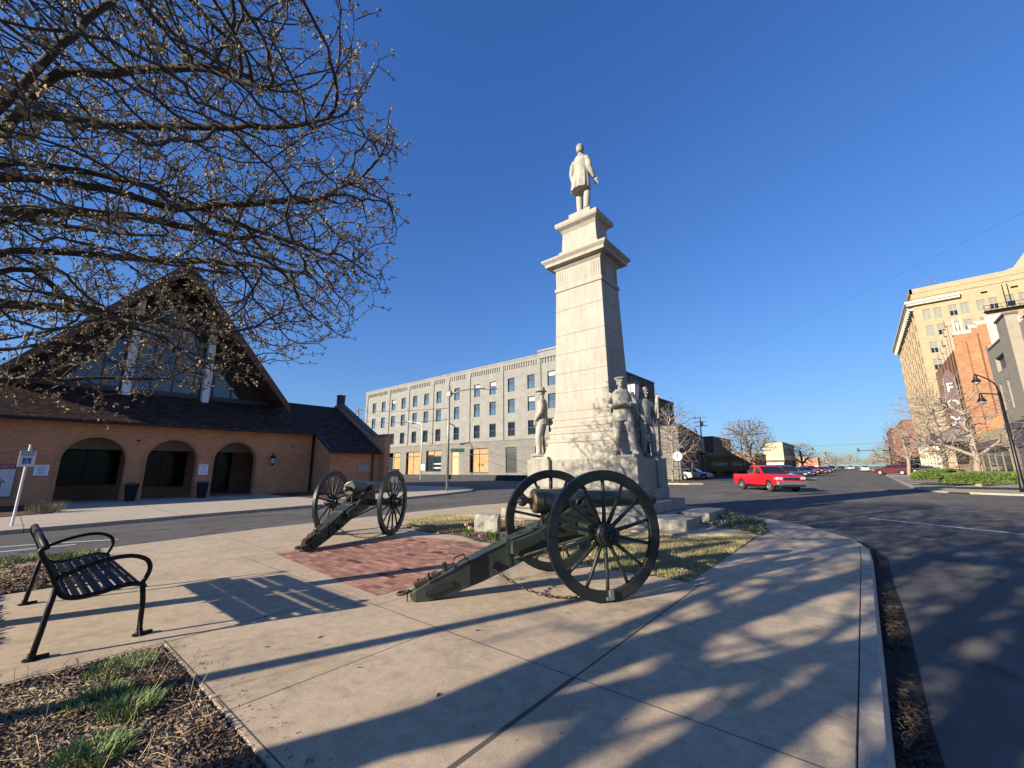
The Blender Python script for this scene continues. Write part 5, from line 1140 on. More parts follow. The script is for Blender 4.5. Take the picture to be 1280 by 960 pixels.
for x, w_, h in ((9.5, 1.6, 1.1), (11.6, 1.2, 0.9), (13.4, 1.4, 1.15), (15.4, 1.1, 0.8), (17.2, 1.5, 1.1), (19.4, 1.2, 0.7), (21.3, 1.3, 0.95), (23.2, 1.5, 0.7)):
    mb = MB(); mb.box(x, x+w_, -0.3, -0.24, 4.85, 4.85+h); mb.build('sign_shape', MAT['ink_navy'], sb_)
mb = MB(); mb.box(9, 27, -0.24, -0.02, 4.1, 4.5); mb.build('pale_band', M('pale_band', (0.30, 0.27, 0.26), 0.8, 0.2, 0.7), ds_)
# tan block behind
tb = thing('warehouse', 'plain flat-roofed tan-grey block behind the corner store signboard', 'building', (-26, 98, 0))
mb = MB(); mb.box(-8, 2.0, -2, 14, 0, 7.7); mb.build('wall', M('warehouse_wall', (0.15, 0.12, 0.085), 0.9, 0.15, 0.5), tb)
mb = MB(); mb.box(-8.1, 2.1, -2.1, 14.1, 7.7, 7.95); mb.build('coping', MAT['frame_dark'], tb)
mb = MB(); mb.box(-3, 2.05, -2.15, -2.0, 2.8, 4.4); mb.build('band', M('white_band', (0.4, 0.38, 0.36), 0.8), tb)
ob = thing('shop', 'low orange brick building with a pale window band, beyond the white parked cars', 'building', (-16.6, 76, 0))
ob.scale = (0.79, 0.79, 0.79)
mb = MB(); facade(mb, (-4.6, -1, 0), (1, 0, 0), (0, 0, 1), (0, 1, 0), 9.2, 4.4, [(0.9, 4.2, 2.0, 3.0), (5.0, 8.3, 2.0, 3.0)], 0.3); mb.quad((4.6, -1, 0), (4.6, 12, 0), (4.6, 12, 4.4), (4.6, -1, 4.4)); mb.quad((-4.6, -1, 4.4), (4.6, -1, 4.4), (4.6, 12, 4.4), (-4.6, 12, 4.4))
mb.build('wall', brick_mat('orange_brick', (0.50, 0.24, 0.08), (0.42, 0.19, 0.07), (0.38, 0.24, 0.12), 0.5, 0.2, 0.01), ob)
mb = MB(); mb.box(-4.7, 4.7, -1.15, -0.98, 3.9, 4.45); mb.build('parapet', M('parapet_orange', (0.52, 0.28, 0.12), 0.8), ob)
for a in (-3.7, 0.4): mb = MB(); mb.box(a, a+3.3, -0.8, -0.75, 2.0, 3.0); mb.build('window', M('pale_blind', (0.55, 0.52, 0.47), 0.7, 0.15, 1), ob)
for i, x in enumerate((-3.2, -0.2, 2.2)):
    random.seed(i); mb = MB()
    for k in range(160):
        c = Vector((random.gauss(0, 0.42), random.gauss(0, 0.3), 0.35+random.random()*0.6)); d = Vector((random.gauss(0, 1), random.gauss(0, 1), random.gauss(0, 1))).normalized()*0.13; e = d.orthogonal().normalized()*0.1; mb.add([c-d, c+e, c+d, c-e], [(0, 1, 2, 3)])
    o = mb.build('shrub', MAT["dk_leaf"], None); o.location = (-16.6+x*0.79, 74.3, 0); o.scale = (0.79,)*3; tag(o, ['left dark shrub in front of the orange brick shop', 'middle dark shrub in front of the orange brick shop', 'right dark shrub in front of the orange brick shop'][i], 'shrub', 'shrubs before the orange shop')
cb = thing('commercial_building', 'two-storey cream corner building with dark windowed side, beyond the big bare tree', 'building', (-19, 140, 0))
mb = MB(); mb.box(-2.6, 2.2, 0, 26, 3.2, 8.1); mb.build('wall', M('cream_wall', (0.62, 0.52, 0.33), 0.85, 0.15, 0.4), cb)
mb = MB(); mb.box(-2.6, 2.18, 0.02, 26, 0, 3.2); mb.build('ground_floor', M('brown_front', (0.13, 0.10, 0.075), 0.85, 0.3, 0.5), cb)
mb = MB(); mb.box(-2.4, 2.0, -0.5, 0, 1.9, 2.5); mb.build('awning', MAT['white_paint'], cb)
for k in range(7): mb = MB(); mb.box(2.2, 2.26, 1.5+k*3.4, 3.2+k*3.4, 4.6, 7.0); mb.build('window', MAT['frame_dark'], cb)
mb = MB(); mb.box(2.19, 2.3, 0.02, 26, 7.5, 8.3); mb.build('parapet', MAT['frame_dark'], cb)
sb2 = thing('shop', 'small far orange and white shopfront right of the cream corner building', 'building', (-15.5, 190, 0))
mb = MB(); mb.box(-3, 3, 0, 10, 1.6, 4.6); mb.build('wall', M('far_orange', (0.5, 0.25, 0.14), 0.85), sb2)
mb = MB(); mb.box(-3.05, 3.05, -0.05, 9.9, 0, 1.6); mb.build('shopfront', M('far_white', (0.6, 0.58, 0.52), 0.85), sb2)
# ---------------------------------------------------------------- tall beige tower
MAT['beige_brick'] = brick_mat('beige_brick', (0.52, 0.40, 0.24), (0.45, 0.345, 0.205), (0.38, 0.3, 0.2), 0.6, 0.25, 0.012, 0.85, 0.15, blotch=0.25)
MAT['terracotta'] = M('cream_terracotta', (0.62, 0.55, 0.43), 0.6, 0.12, 0.8)
tw = thing('office_tower', 'tall beige brick office tower with bracketed cornice and fire escape, right of the street', 'building', (12, 112, 0))
cols_ = [(1.73, 1), (3.3, 1), (5.35, 1), (6.9, 1), (8.99, 1), (10.54, 1), (12.61, 1), (14.16, 1), (16.2, 1), (17.75, 1), (21.5, 1), (23.1, 1), (27.0, 1), (28.6, 1)]
zs_t = [30.7 - 3.37*k for k in range(8)]
mb = MB(); facade(mb, (0, 0, 0), (1, 0, 0), (0, 0, 1), (0, 1, 0), 60, 35.4, [(x-0.55, x+0.55, z-1.1, z+1.1) for x, _ in cols_ for z in zs_t] + [(x-0.45, x+0.45, 32.9, 33.25) for x in (2.5, 6.1, 9.7, 13.4, 17)], 0.25)
wcols = [y for k in range(7) for y in (2.6+k*6.3, 4.4+k*6.3, 6.2+k*6.3)]
facade(mb, (0, 45, 0), (0, -1, 0), (0, 0, 1), (1, 0, 0), 45, 35.4, [(45-y-0.55, 45-y+0.55, z-1.1, z+1.1) for y in wcols for z in zs_t], 0.3)
mb.quad((0, 0.1, 35.0), (60, 0.1, 35.0), (60, 45, 35.0), (0, 45, 35.0)); mb.quad((0, 45, 0), (60, 45, 0), (60, 45, 35.4), (0, 45, 35.4))
tws = mb.build('wall', MAT['beige_brick'], tw)
mb = MB()
mb.box(-0.4, 0.0, 0.05, 45, 6.6, 7.3); mb.box(-0.35, 8, -0.35, 0, 6.7, 7.2); mb.build('base_cornice', MAT['terracotta'], tw)
mb = MB(); mb.box(-1.2, -0.0, -0.9, 46, 33.3, 33.8); mb.box(-1.0, 0.01, -0.7, 45.8, 32.9, 33.3); mb.box(0.0, 6.5, -0.9, -0.01, 33.3, 33.8); mb.box(0.0, 6.5, -0.7, -0.01, 32.9, 33.3)
cr = mb.build('cornice', MAT['terracotta'], tw)
for k in range(24): mb = MB(); y = 0.3+k*1.9; mb.box(-0.9, 0, y, y+0.5, 32.1, 32.9); mb.build('bracket', MAT['terracotta'], cr)
mb = MB(); mb.box(-0.15, 60, -0.15, 0.0, 34.3, 34.5); mb.box(-0.15, 60, -0.1, 0.35, 35.4, 36.4); mb.box(-0.2, 0.3, -0.1, 45, 35.4, 36.4); mb.build('parapet', MAT['beige_brick'], tw)
for k in range(14):
    y = 0.2 + k*3.15 + (0.35 if k % 2 else 0); mb = MB(); mb.box(-0.12, 0.0, y, y+0.5, 7.3, 31.9); mb.build('pier', MAT['beige_brick'], tw)
for k in range(8):
    y = 0.4+k*5.6; mb = MB(); mb.box(-0.3, 0.0, y, y+0.9, 0, 6.6); mb.build('base_pier', MAT['terracotta'], tw)
    if k < 7: mb = MB(); mb.box(-0.02, 0.0, y+1.2, y+5.0, 0.4, 5.6); mb.build('shop_window', MAT['glass_dark'], tw)
blind = M('window_blind', (0.24, 0.24, 0.20), 0.4, 0.15, 1, 0, 0); fr_w = M('pale_frame', (0.36, 0.34, 0.28), 0.6)
def tower_window(parent, rz, seed):
    mb = MB()
    for x in (-0.52, 0, 0.52): mb.box(x-0.04, x+0.04, -0.03, 0.05, -1.1, 1.1)
    for z in (-1.06, 0.0, 1.06): mb.box(-0.55, 0.55, -0.031, 0.049, z-0.05, z+0.05)
    f = mb.build('window', fr_w, parent)
    mb = MB(); mb.box(-0.5, 0.5, 0.0, 0.02, 0.05, 1.05); mb.build('blind', blind, f); mb = MB(); mb.box(-0.5, 0.5, 0.0, 0.02, -1.05, -0.05); mb.build('pane', [blind, MAT['glass_dark']][seed % 2], f)
    return f
pA, pB = tower_window(tw, 0, 0), tower_window(tw, 0, 1); first = True; random.seed(3); cnt = 0
for x, _ in cols_[:10]:
    for z in zs_t[:5]:
        c = copy_tree(random.choice([pA, pB]), tw); c.location = (x, 0.15, z); cnt += 1
for y in wcols[:12]:
    for z in zs_t[:4]:
        c = copy_tree(random.choice([pA, pB]), tw); c.location = (0.2, y, z); c.rotation_euler = (0, 0, -PI/2); cnt += 1
drop(pA); drop(pB)
# plain dark glazing for every other opening of the tower
gz = MB()
for x, _ in cols_:
    for j, z in enumerate(zs_t):
        if not (x < cols_[10][0] and j < 5): gz.quad((x-0.55, 0.24, z-1.1), (x+0.55, 0.24, z-1.1), (x+0.55, 0.24, z+1.1), (x-0.55, 0.24, z+1.1))
for i, y in enumerate(wcols):
    for j, z in enumerate(zs_t):
        if not (i < 12 and j < 4): gz.quad((0.29, y-0.55, z-1.1), (0.29, y+0.55, z-1.1), (0.29, y+0.55, z+1.1), (0.29, y-0.55, z+1.1))
o = gz.build('window', MAT['glass_dark'], tw); tag(o, kind='stuff')
fe = MB(); fe.box(9.0, 17.5, -1.1, -0.06, 29.15, 29.25)
for x in np.arange(9, 17.6, 0.7): fe.tube([(x, -1.05, 29.2), (x, -1.05, 30.2)], 0.03, 4)
fe.tube([(9, -1.05, 30.2), (17.5, -1.05, 30.2)], 0.04, 4)
for q in np.arange(0, 3.4, 0.45): fe.box(12.0+q, 12.7+q, -1.0, -0.1, 26.0+q*0.95, 26.1+q*0.95)
fe.tube([(12.2, -1.0, 26.0), (15.6, -1.0, 29.2)], 0.05, 4); fe.tube([(11.9, -0.3, 29.2), (11.9, -0.3, 33.9)], 0.05, 4); fe.tube([(12.5, -0.3, 29.2), (12.5, -0.3, 33.9)], 0.05, 4)
fe.build('fire_escape', MAT['dark_metal'], tw)
ph = MB(); ph.extr([(9.5, 3, 35.4), (14, 3, 37.6), (24, 3, 38.5), (24, 3, 35.4)], (0, 10, 0)); ph.build('penthouse', M('penthouse', (0.38, 0.36, 0.33), 0.8), tw)
ph = MB(); ph.extr([(14.0, 6.0, 35.4), (14.3, 6.0, 37.3), (17.5, 6.0, 41.8), (22, 6.0, 45), (30, 6, 45), (30, 6, 35.4)], (0, 12, 0)); ph.build('roof_gable', MAT['beige_brick'], tw)
an = MB(); an.tube([(3.2, 2, 36), (3.2, 2, 39.0)], 0.06, 4); an.tube([(4.2, 2, 36), (4.2, 2, 38.8)], 0.06, 4); an.tube([(3.2, 2, 37.4), (4.2, 2, 37.4)], 0.05, 4); an.build('antenna', MAT['galv'], tw)
# ---------------------------------------------------------------- theatre
th = thing('theatre', 'orange brick theatre with stepped white coping and a tall vertical name sign', 'theatre', (12, 81, 0))
MAT['th_brick'] = brick_mat('theatre_brick', (0.50, 0.24, 0.11), (0.40, 0.18, 0.085), (0.36, 0.21, 0.13), 0.5, 0.2, 0.012, 0.85, 0.2, blotch=0.4)
steps = [(0.0, 19.1), (1.6, 19.1), (1.6, 19.7), (2.2, 19.7), (2.2, 20.05), (3.2, 20.05), (3.2, 20.6), (5.0, 20.6), (5.0, 20.0), (6.0, 20.0), (6.0, 19.5), (24, 19.5)]
mb = MB(); mb.extr([(0, 0, 0)] + [(x, 0, z) for x, z in steps] + [(24, 0, 0)], (0, 0.5, 0)); mb.box(0.0, 24, 0.502, 19, 0, 17.5); mb.build('wall', MAT['th_brick'], th)
mb = MB()
for (x0, z0), (x1, z1) in zip(steps, steps[1:]):
    if z0 == z1: mb.box(x0-0.1, x1+0.1, -0.08, 0.58, z0-0.05, z0+0.42)
for x, h in ((0.1, 1.9), (0.45, 1.4), (0.8, 2.1)): mb.box(x, x+0.22, 0.0, 0.4, 19.2, 19.4+h)
mb.build('coping', MAT['terracotta'], th)
mb = MB(); mb.box(3.2, 5.0, -0.12, 0.0, 11, 20.6); mb.build('tile_strip', brick_mat('white_tile', (0.62, 0.56, 0.45), (0.58, 0.52, 0.42), (0.4, 0.35, 0.28), 0.6, 0.45, 0.02, 0.5, 0.2, off=0), th)
mb = MB()
for k, (y, z) in enumerate(((0.3, 20.6), (2.2, 19.6), (4.6, 18.8), (7.5, 18.2), (10.5, 17.9))): mb.box(-0.3, 0.0, y+0.3, y+0.8, 10, z); mb.box(-0.5, 0.1, y+0.2, y+0.9, z, z+0.9)
mb.build('front_piers', MAT['gs_tan'], th)
mb = MB(); mb.box(-0.3, 0.0, 0.02, 18.9, 7.9, 17.0); mb.build('front_wall', MAT['th_brick'], th)
mb = MB(); mb.box(-3.2, 0.02, 0.5, 18, 4.6, 6.2); mb.build('marquee', M('marquee', (0.16, 0.12, 0.12), 0.6, 0.3, 0.7), th)
mb = MB(); mb.box(-0.1, 0.0, 1, 18, 0, 4.4); mb.build('entrance', M('entrance_ochre', (0.42, 0.28, 0.13), 0.6, 0.3, 0.5), th)
mb = MB(); mb.box(1.0, 1.05, -0.1, 0.0, 2, 18); mb.tube([(4.4-2.2, -0.06, 8), (4.4-2.2, -0.06, 18.8)], 0.08, 5); mb.build('downspout', MAT['fascia'], th)
bl = MB(); bx0, bx1 = -1.78, -0.72
bl.extr([(bx0+0.25, 1.5, 5.9), (bx1-0.1, 1.5, 5.9), (bx1+0.1, 1.5, 6.6), (bx1+0.15, 1.5, 13.6), (bx1-0.2, 1.5, 14.6), (bx0+0.45, 1.5, 14.6), (bx0, 1.5, 13.6), (bx0, 1.5, 6.6)], (0, 0.55, 0))
bo = bl.build('name_sign', M('blade_maroon', (0.13, 0.07, 0.075), 0.5, 0.3, 1), th, bevel=0.03)
for s, z in (('F', 12.0), ('O', 9.65), ('X', 7.35)): text('letter', s, 1.8, MAT['white_paint'], Vector(((bx0+bx1)/2, 1.46, z)), FACE_NY, bo, extrude=0.03, bold=0.03, sx=0.85)
mb = MB()
for k in range(28):
    a = k/28; z = 6.6+a*7
    mb.ell((bx0+0.02, 1.46, z), (0.07, 0.04, 0.07), 6, 4); mb.ell((bx1+0.12, 1.46, z), (0.07, 0.04, 0.07), 6, 4)
o = mb.build('sign_bulbs', MAT['terracotta'], bo); tag(o, kind='stuff')
# ---------------------------------------------------------------- grey stone front at the right edge
gs = thing('stone_building', 'grey stone front with stepped parapet, narrow slot windows and plum panels at the right edge', 'building', (12, 30, 0))
MAT['gs_stone'] = M('grey_render', (0.33, 0.29, 0.225), 0.85, 0.12, 1.2); MAT['plum'] = M('plum_panel', (0.12, 0.085, 0.095), 0.6, 0.3, 0.8)
mb = MB(); facade(mb, (0, 36.4, 5.6), (0, -1, 0), (0, 0, 1), (1, 0, 0), 36.4, 7.9, [(2.4, 8.2, 5.2, 6.65), (1.7, 2.3, 1.4, 4.1), (4.6, 5.2, 1.3, 4.1), (7.6, 8.2, 1.3, 4.1), (12, 12.6, 1.3, 4.1), (15, 15.6, 1.3, 4.1), (14, 20, 5.2, 6.65)], 0.35)
mb.quad((0, 36.4, 0), (20, 36.4, 0), (20, 36.4, 13.3), (0, 36.4, 13.3)); mb.quad((0, 0, 0), (20, 0, 0), (20, 0, 13.3), (0, 0, 13.3)); mb.quad((0, 0, 13.2), (20, 0, 13.2), (20, 36.4, 13.2), (0, 36.4, 13.2))
mb.build('wall', MAT['gs_stone'], gs)
mb = MB(); mb.box(0.0, 0.5, 35.6, 36.4, 13.5, 14.1); mb.box(-0.1, 0.6, 27.3, 35.6, 13.5, 13.65); mb.build('parapet', MAT['gs_stone'], gs)
mb = MB(); mb.box(-0.7, 0.0, 24.2, 27.2, 5.6, 14.4); pr = mb.build('pier', MAT['gs_stone'], gs); mb = MB(); mb.box(-0.8, 0.1, 24.1, 27.3, 14.4, 14.6); mb.build('pier_cap', MAT['plum'], pr)
mb = MB(); mb.box(0.3, 0.34, 0.5, 36, 5.7, 13.4); mb.build('window', MAT['plum'], gs)
mb = MB(); mb.box(-0.12, 0.0, 0, 36.3, 4.9, 5.6); mb.build('belt_course', MAT['plum'], gs)
mb = MB(); facade(mb, (0, 36.4, 0), (0, -1, 0), (0, 0, 1), (1, 0, 0), 36.4, 4.9, [(1.5, 8, 0.4, 3.2), (10, 17, 0.4, 3.6), (19, 26, 0.4, 3.6)], 0.3); mb.build('shopfront_wall', MAT['plum'], gs)
for a, b in ((1.5, 8), (10, 17), (19, 26)): mb = MB(); mb.box(0.25, 0.3, 36.4-b, 36.4-a, 0.4, 3.6); mb.build('shop_window', MAT['glass_dark'], gs)
# ochre low front between theatre and stone building
oc = thing('shop', 'narrow pale ochre two-storey shop between the orange theatre and the grey stone front', 'building', (12, 73.5, 0))
mb = MB(); mb.box(0, 12, -7.05, 7.4, 0, 5.4); mb.build('wall', M('ochre_front', (0.56, 0.46, 0.26), 0.8, 0.25, 0.5), oc)
mb = MB(); mb.box(-0.5, 0, -6.9, 7.3, 3.3, 4.2); mb.build('awning', M('awning_plum', (0.16, 0.11, 0.11), 0.8), oc)
for k in range(4): mb = MB(); mb.box(-0.05, 0.0, -6.2+k*3.4, -3.9+k*3.4, 0.4, 2.9); mb.build('shop_window', MAT['glass_dark'], oc)
rb = thing('brick_building', 'two-storey red brick building on the right side of the street beyond the beige tower', 'building', (9, 165, 0))
mb = MB(); mb.box(-1.2, 30, 0, 30, 0, 12.0); mb.box(1.5, 30, 0.02, 30, 12, 14.0); mb.build('wall', brick_mat('red_brick', (0.36, 0.13, 0.09), (0.28, 0.10, 0.075), (0.25, 0.15, 0.12), 0.8, 0.3, 0.02, blotch=0.5), rb)
mb = MB(); mb.box(-1.3, 1.6, -0.1, 30, 12.0, 12.4); mb.box(1.4, 30, -0.1, 30, 14.0, 14.5); mb.build('coping', M('red_coping', (0.2, 0.05, 0.04), 0.7), rb)
for k in range(3): mb = MB(); mb.box(0.5+k*3, 2.2+k*3, -0.04, 0.0, 6.5, 9.0); mb.build('window', MAT['glass_dark'], rb)
mb = MB(); mb.box(-1.1, 12, -0.06, 0.0, 0, 4.2); mb.build('shopfront', MAT['glass_dark'], rb)
# ================================================================ vehicles
def paint(name, c, metal=0.1): return M(name, c, 0.28, 0.06, 1.5, metal, 0, 0, coat=0.8)
MAT['car_glass'] = M('car_glass', (0.015, 0.02, 0.025), 0.05, 0.2, 1, 0, 0, spec=0.9)
MAT['chrome'] = M('chrome', (0.62, 0.62, 0.6), 0.22, 0.1, 8, 0.85, 0.05)
MAT['alloy'] = M('alloy', (0.5, 0.5, 0.5), 0.35, 0.1, 8, 0.7, 0)
MAT['trim'] = M('black_trim', (0.02, 0.02, 0.02), 0.6, 0.2, 8)
MAT['headlight'] = M('headlight', (0.75, 0.75, 0.72), 0.12, 0.1, 15, 0.2, 0)
MAT['amber'] = M('amber', (0.8, 0.25, 0.03), 0.3, 0.1, 5, 0, 0)
MAT['redlens'] = M('red_lens', (0.35, 0.01, 0.01), 0.3, 0.1, 5, 0, 0)
def arc_wheel(cx, r, z0, n=9):
    """wheel-arch points from rear to front at sill height z0"""
    a0 = math.asin(max(-1, min(1, (z0-0.33)/r)))
    return [(cx - r*math.cos(a0 + (PI-2*a0)*k/n), 0.33 + r*math.sin(a0 + (PI-2*a0)*k/n)) for k in range(n+1)]
def car(name, label, cat, loc, rz, kind, col_, group, rims=None):
    """local: length along +x (front), origin on the road beneath the middle"""
    t = thing(name, label, cat, loc, rz, group)
    P_ = dict(
      sedan=dict(L=4.7, W=0.89, sill=0.24, wb=(-1.38, 1.42), wr=0.33, top=[(2.32, 0.42), (2.33, 0.62), (2.1, 0.74), (1.2, 0.90), (0.9, 0.95), (-1.6, 0.98), (-2.25, 0.94), (-2.34, 0.6), (-2.3, 0.35)], cab=[(0.95, 0.94), (0.25, 1.38), (-0.1, 1.44), (-0.9, 1.42), (-1.25, 1.34), (-1.85, 0.97)], pil=-0.35),
      suv=dict(L=4.7, W=0.93, sill=0.30, wb=(-1.4, 1.4), wr=0.37, top=[(2.30, 0.45), (2.33, 0.75), (2.15, 0.93), (1.25, 1.05), (0.95, 1.08), (-2.1, 1.12), (-2.32, 1.05), (-2.36, 0.7), (-2.3, 0.42)], cab=[(1.0, 1.07), (0.3, 1.58), (-0.1, 1.66), (-1.7, 1.64), (-2.0, 1.58), (-2.25, 1.12)], pil=-0.4),
      truck=dict(L=5.1, W=0.89, sill=0.40, wb=(-1.55, 1.6), wr=0.36, top=[(2.50, 0.58), (2.52, 0.86), (2.38, 1.0), (1.3, 1.10), (0.95, 1.12), (-0.62, 1.14), (-0.64, 1.06), (-2.5, 1.06), (-2.56, 1.0), (-2.56, 0.62)], cab=[(1.02, 1.11), (0.42, 1.58), (0.15, 1.66), (-0.45, 1.66), (-0.6, 1.6), (-0.66, 1.13)], pil=0.02))[kind]
    W, sill, wr = P_['W'], P_['sill'], P_['wr']
    prof = []
    a1 = arc_wheel(P_['wb'][0], wr+0.07, sill); a2 = arc_wheel(P_['wb'][1], wr+0.07, sill)
    prof = [(P_['top'][-1][0], sill+0.05)] + a1 + a2 + [(P_['top'][0][0], sill+0.05)] + P_['top']
    mb = MB(); n = len(prof)
    rings = []
    for yy, sc, dz in ((-W+0.0, 0.985, -0.02), (-W+0.05, 1.0, 0.0), (W-0.05, 1.0, 0.0), (W, 0.985, -0.02)):
        rings.append([(x*sc, yy, z + (dz if z > 0.7 else 0)) for x, z in prof])
    mb.loft(rings); body = mb.build('body', col_, t, bevel=0.02, smooth=True, auto=38, seg=2)
    # cabin
    cab = P_['cab']; zb = cab[0][1]; zt = max(z for x, z in cab); mb = MB(); rings = []
    def wid(z): return (W-0.03) - (z-zb)/(zt-zb)*0.20
    for s in (-1, 1): rings.append([(x, s*wid(z), z) for x, z in cab])
    mb.loft(rings); cb_ = mb.build('cabin', col_, t, bevel=0.03, smooth=True, auto=38, seg=2)
    # side glass
    def lerp_cab(x):   # roof line height at x
        for (x1, z1), (x2, z2) in zip(cab, cab[1:]):
            if x2 <= x <= x1: return z1 + (z2-z1)*(x1-x)/(x1-x2+1e-9)
        return zb
    xs0, xs1 = cab[0][0]-0.28, cab[-1][0]+0.25
    if kind == 'truck': xs1 = cab[-1][0]+0.1; splits = [(xs0, P_['pil']+0.06), (P_['pil']-0.1, xs1)]
    elif kind == 'suv': splits = [(xs0, -0.25), (-0.33, -1.2), (-1.28, xs1)]
    else: splits = [(xs0, P_['pil']+0.05), (P_['pil']-0.05, xs1)]
    for s in (-1, 1):
        for x1, x2 in splits:
            pts = [(x1, zb+0.05)]; m_ = 5
            for k in range(m_+1):
                x = x1 + (x2-x1)*k/m_; z = max(zb+0.05, min(lerp_cab(x)-0.09, zt-0.1)); pts.append((x, z))
            pts.append((x2, zb+0.05)); g_ = MB()
            g_.add([(x, s*(wid(z)+0.006), z) for x, z in pts], [tuple(range(len(pts)))]); g_.build('side_window', MAT['car_glass'], t)
    g_ = MB(); (x1, z1), (x2, z2) = cab[0], cab[1]
    q = lambda f, w_: (x1+(x2-x1)*f+0.012, w_*(wid(z1+(z2-z1)*f)-0.08), z1+(z2-z1)*f+0.012)
    g_.quad(q(0.08, -1), q(0.08, 1), q(0.95, 1), q(0.95, -1)); g_.build('windscreen', MAT['car_glass'], t)
    g_ = MB(); (x1, z1), (x2, z2) = cab[-1], cab[-2]
    q = lambda f, w_: (x1+(x2-x1)*f-0.012, w_*(wid(z1+(z2-z1)*f)-0.08), z1+(z2-z1)*f+0.012)
    g_.quad(q(0.1, -1), q(0.1, 1), q(0.92, 1), q(0.92, -1)); g_.build('rear_window', MAT['car_glass'], t)
    # wheels
    for cx in P_['wb']:
        for s in (-1, 1):
            mb = MB(); y = s*(W-0.12); mb.lathe([(wr*0.62, -0.1), (wr*0.95, -0.1), (wr, -0.06), (wr, 0.06), (wr*0.95, 0.1), (wr*0.62, 0.1), (wr*0.6, 0.0), (wr*0.62, -0.1)], (cx, y, wr), (0, s, 0), 24, False)
            wh = mb.build('wheel', MAT['rubber'], t, smooth=True, auto=40)
            mb = MB(); mb.lathe([(0.03, 0.05), (wr*0.2, 0.07), (wr*0.55, 0.06), (wr*0.62, 0.104), (wr*0.58, 0.104), (wr*0.6, -0.05)], (cx, y, wr), (0, s, 0), 20)
            rm_ = mb.build('rim', rims or MAT['alloy'], wh, smooth=True, auto=30)
            mb = MB()
            for k in range(5):
                a = 2*PI*k/5+0.3; mb.lathe([(0.001, 0.071), (wr*0.11, 0.072), (wr*0.11, 0.069)], (cx+wr*0.42*math.cos(a), y, wr+wr*0.42*math.sin(a)), (0, s, 0), 8)
            mb.build('rim_opening', MAT['trim'], rm_)
    mb = MB(); mb.box(P_['wb'][0]-0.5, P_['wb'][1]+0.5, -W+0.25, W-0.25, 0.2, sill+0.3); mb.build('underbody', MAT['trim'], t)
    fx = P_['top'][1][0]; fz = P_['top'][1][1]; rx = P_['top'][-2][0]; rzz = P_['top'][-3][1]
    for s in (-1, 1):
        mb = MB(); mb.box(fx-0.25, fx-0.0, min(s*(W-0.36), s*(W-0.0)), max(s*(W-0.36), s*(W-0.0)), fz-0.10, fz+0.06); mb.build('headlight', MAT['headlight'], t, bevel=0.02)
        mb = MB(); mb.box(fx-0.3, fx-0.24, min(s*(W-0.1), s*(W+0.006)), max(s*(W-0.1), s*(W+0.006)), fz-0.1, fz+0.05); mb.build('indicator', MAT['amber'], t)
        mb = MB(); mb.box(rx-0.02, rx+0.12, min(s*(W-0.2), s*(W+0.004)), max(s*(W-0.2), s*(W+0.004)), rzz-0.36, rzz-0.06); mb.build('tail_light', MAT['redlens'], t)
        mb = MB(); mb.ell((cab[0][0]-0.3, s*(W+0.08), zb+0.1), (0.08, 0.11, 0.08), 10, 7); mb.build('mirror', MAT['trim'] if kind == 'truck' else col_, t, smooth=True)
        mb = MB(); mb.box(P_['pil']-0.1, P_['pil']+0.1, s*(W-0.01)-0.008, s*(W-0.01)+0.015, zb-0.17, zb-0.13); mb.build('door_handle', MAT['trim'], t)
        mb = MB()
        for x in (0.95 if kind != 'truck' else 0.9, P_['pil']-0.02): mb.box(x, x+0.012, s*W-0.012, s*W+0.002, sill+0.12, zb-0.03)
        o = mb.build('door_gap', MAT['trim'], t); tag(o, kind='stuff')
    mb = MB(); mb.box(fx-0.02, fx+0.012, -0.5, 0.5, fz-0.12, fz+0.03); gr = mb.build('grille', MAT['trim'], t)
    mb = MB(); mb.box(fx, fx+0.035, -0.16, 0.16, fz-0.32 if kind != 'truck' else 0.52, (fz-0.32 if kind != 'truck' else 0.52)+0.13); mb.build('licence_plate', MAT['white_paint'], t)
    if kind == 'truck':
        mb = MB(); mb.box(fx-0.12, fx+0.07, -W-0.02, W+0.02, 0.44, 0.66); mb.build('bumper', MAT['chrome'], t, bevel=0.03)
        mb = MB(); mb.box(fx-0.1, fx+0.06, -W+0.1, W-0.1, 0.32, 0.44); mb.build('lower_valance', MAT['trim'], t, bevel=0.02)
        mb = MB(); mb.box(-2.62, -2.5, -W+0.02, W-0.02, 0.5, 0.64); mb.build('rear_bumper', MAT['chrome'], t, bevel=0.02)
        mb = MB(); mb.box(-2.46, -0.7, -W+0.08, W-0.08, 1.02, 1.066); mb.build('truck_bed', MAT['trim'], t)
        mb = MB(); mb.box(-1.45, -0.8, -0.5, 0.45, 1.066, 1.32); mb.build('bed_load', MAT['trim'], t, bevel=0.05)
        mb = MB(); mb.box(fx-0.02, fx+0.02, -0.55, 0.55, fz+0.03, fz+0.06); mb.build('grille_trim', MAT['chrome'], gr)
    else:
        mb = MB(); mb.box(fx-0.06, fx+0.02, -W+0.15, W-0.15, sill+0.02, sill+0.16); mb.build('lower_grille', MAT['trim'], t, bevel=0.02)
    return t
RZ = -0.10
red = paint('paint_red', (0.62, 0.012, 0.025)); white = paint('paint_white', (0.72, 0.72, 0.72)); silver = paint('paint_silver', (0.33, 0.34, 0.36), 0.5)
dgrey = paint('paint_dark_grey', (0.09, 0.10, 0.10), 0.3); navy = paint('paint_navy', (0.02, 0.03, 0.055), 0.3); blk = paint('paint_black', (0.015, 0.015, 0.018)); maroon = paint('paint_maroon', (0.11, 0.012, 0.02)); redcar = paint('paint_crimson', (0.42, 0.02, 0.03))
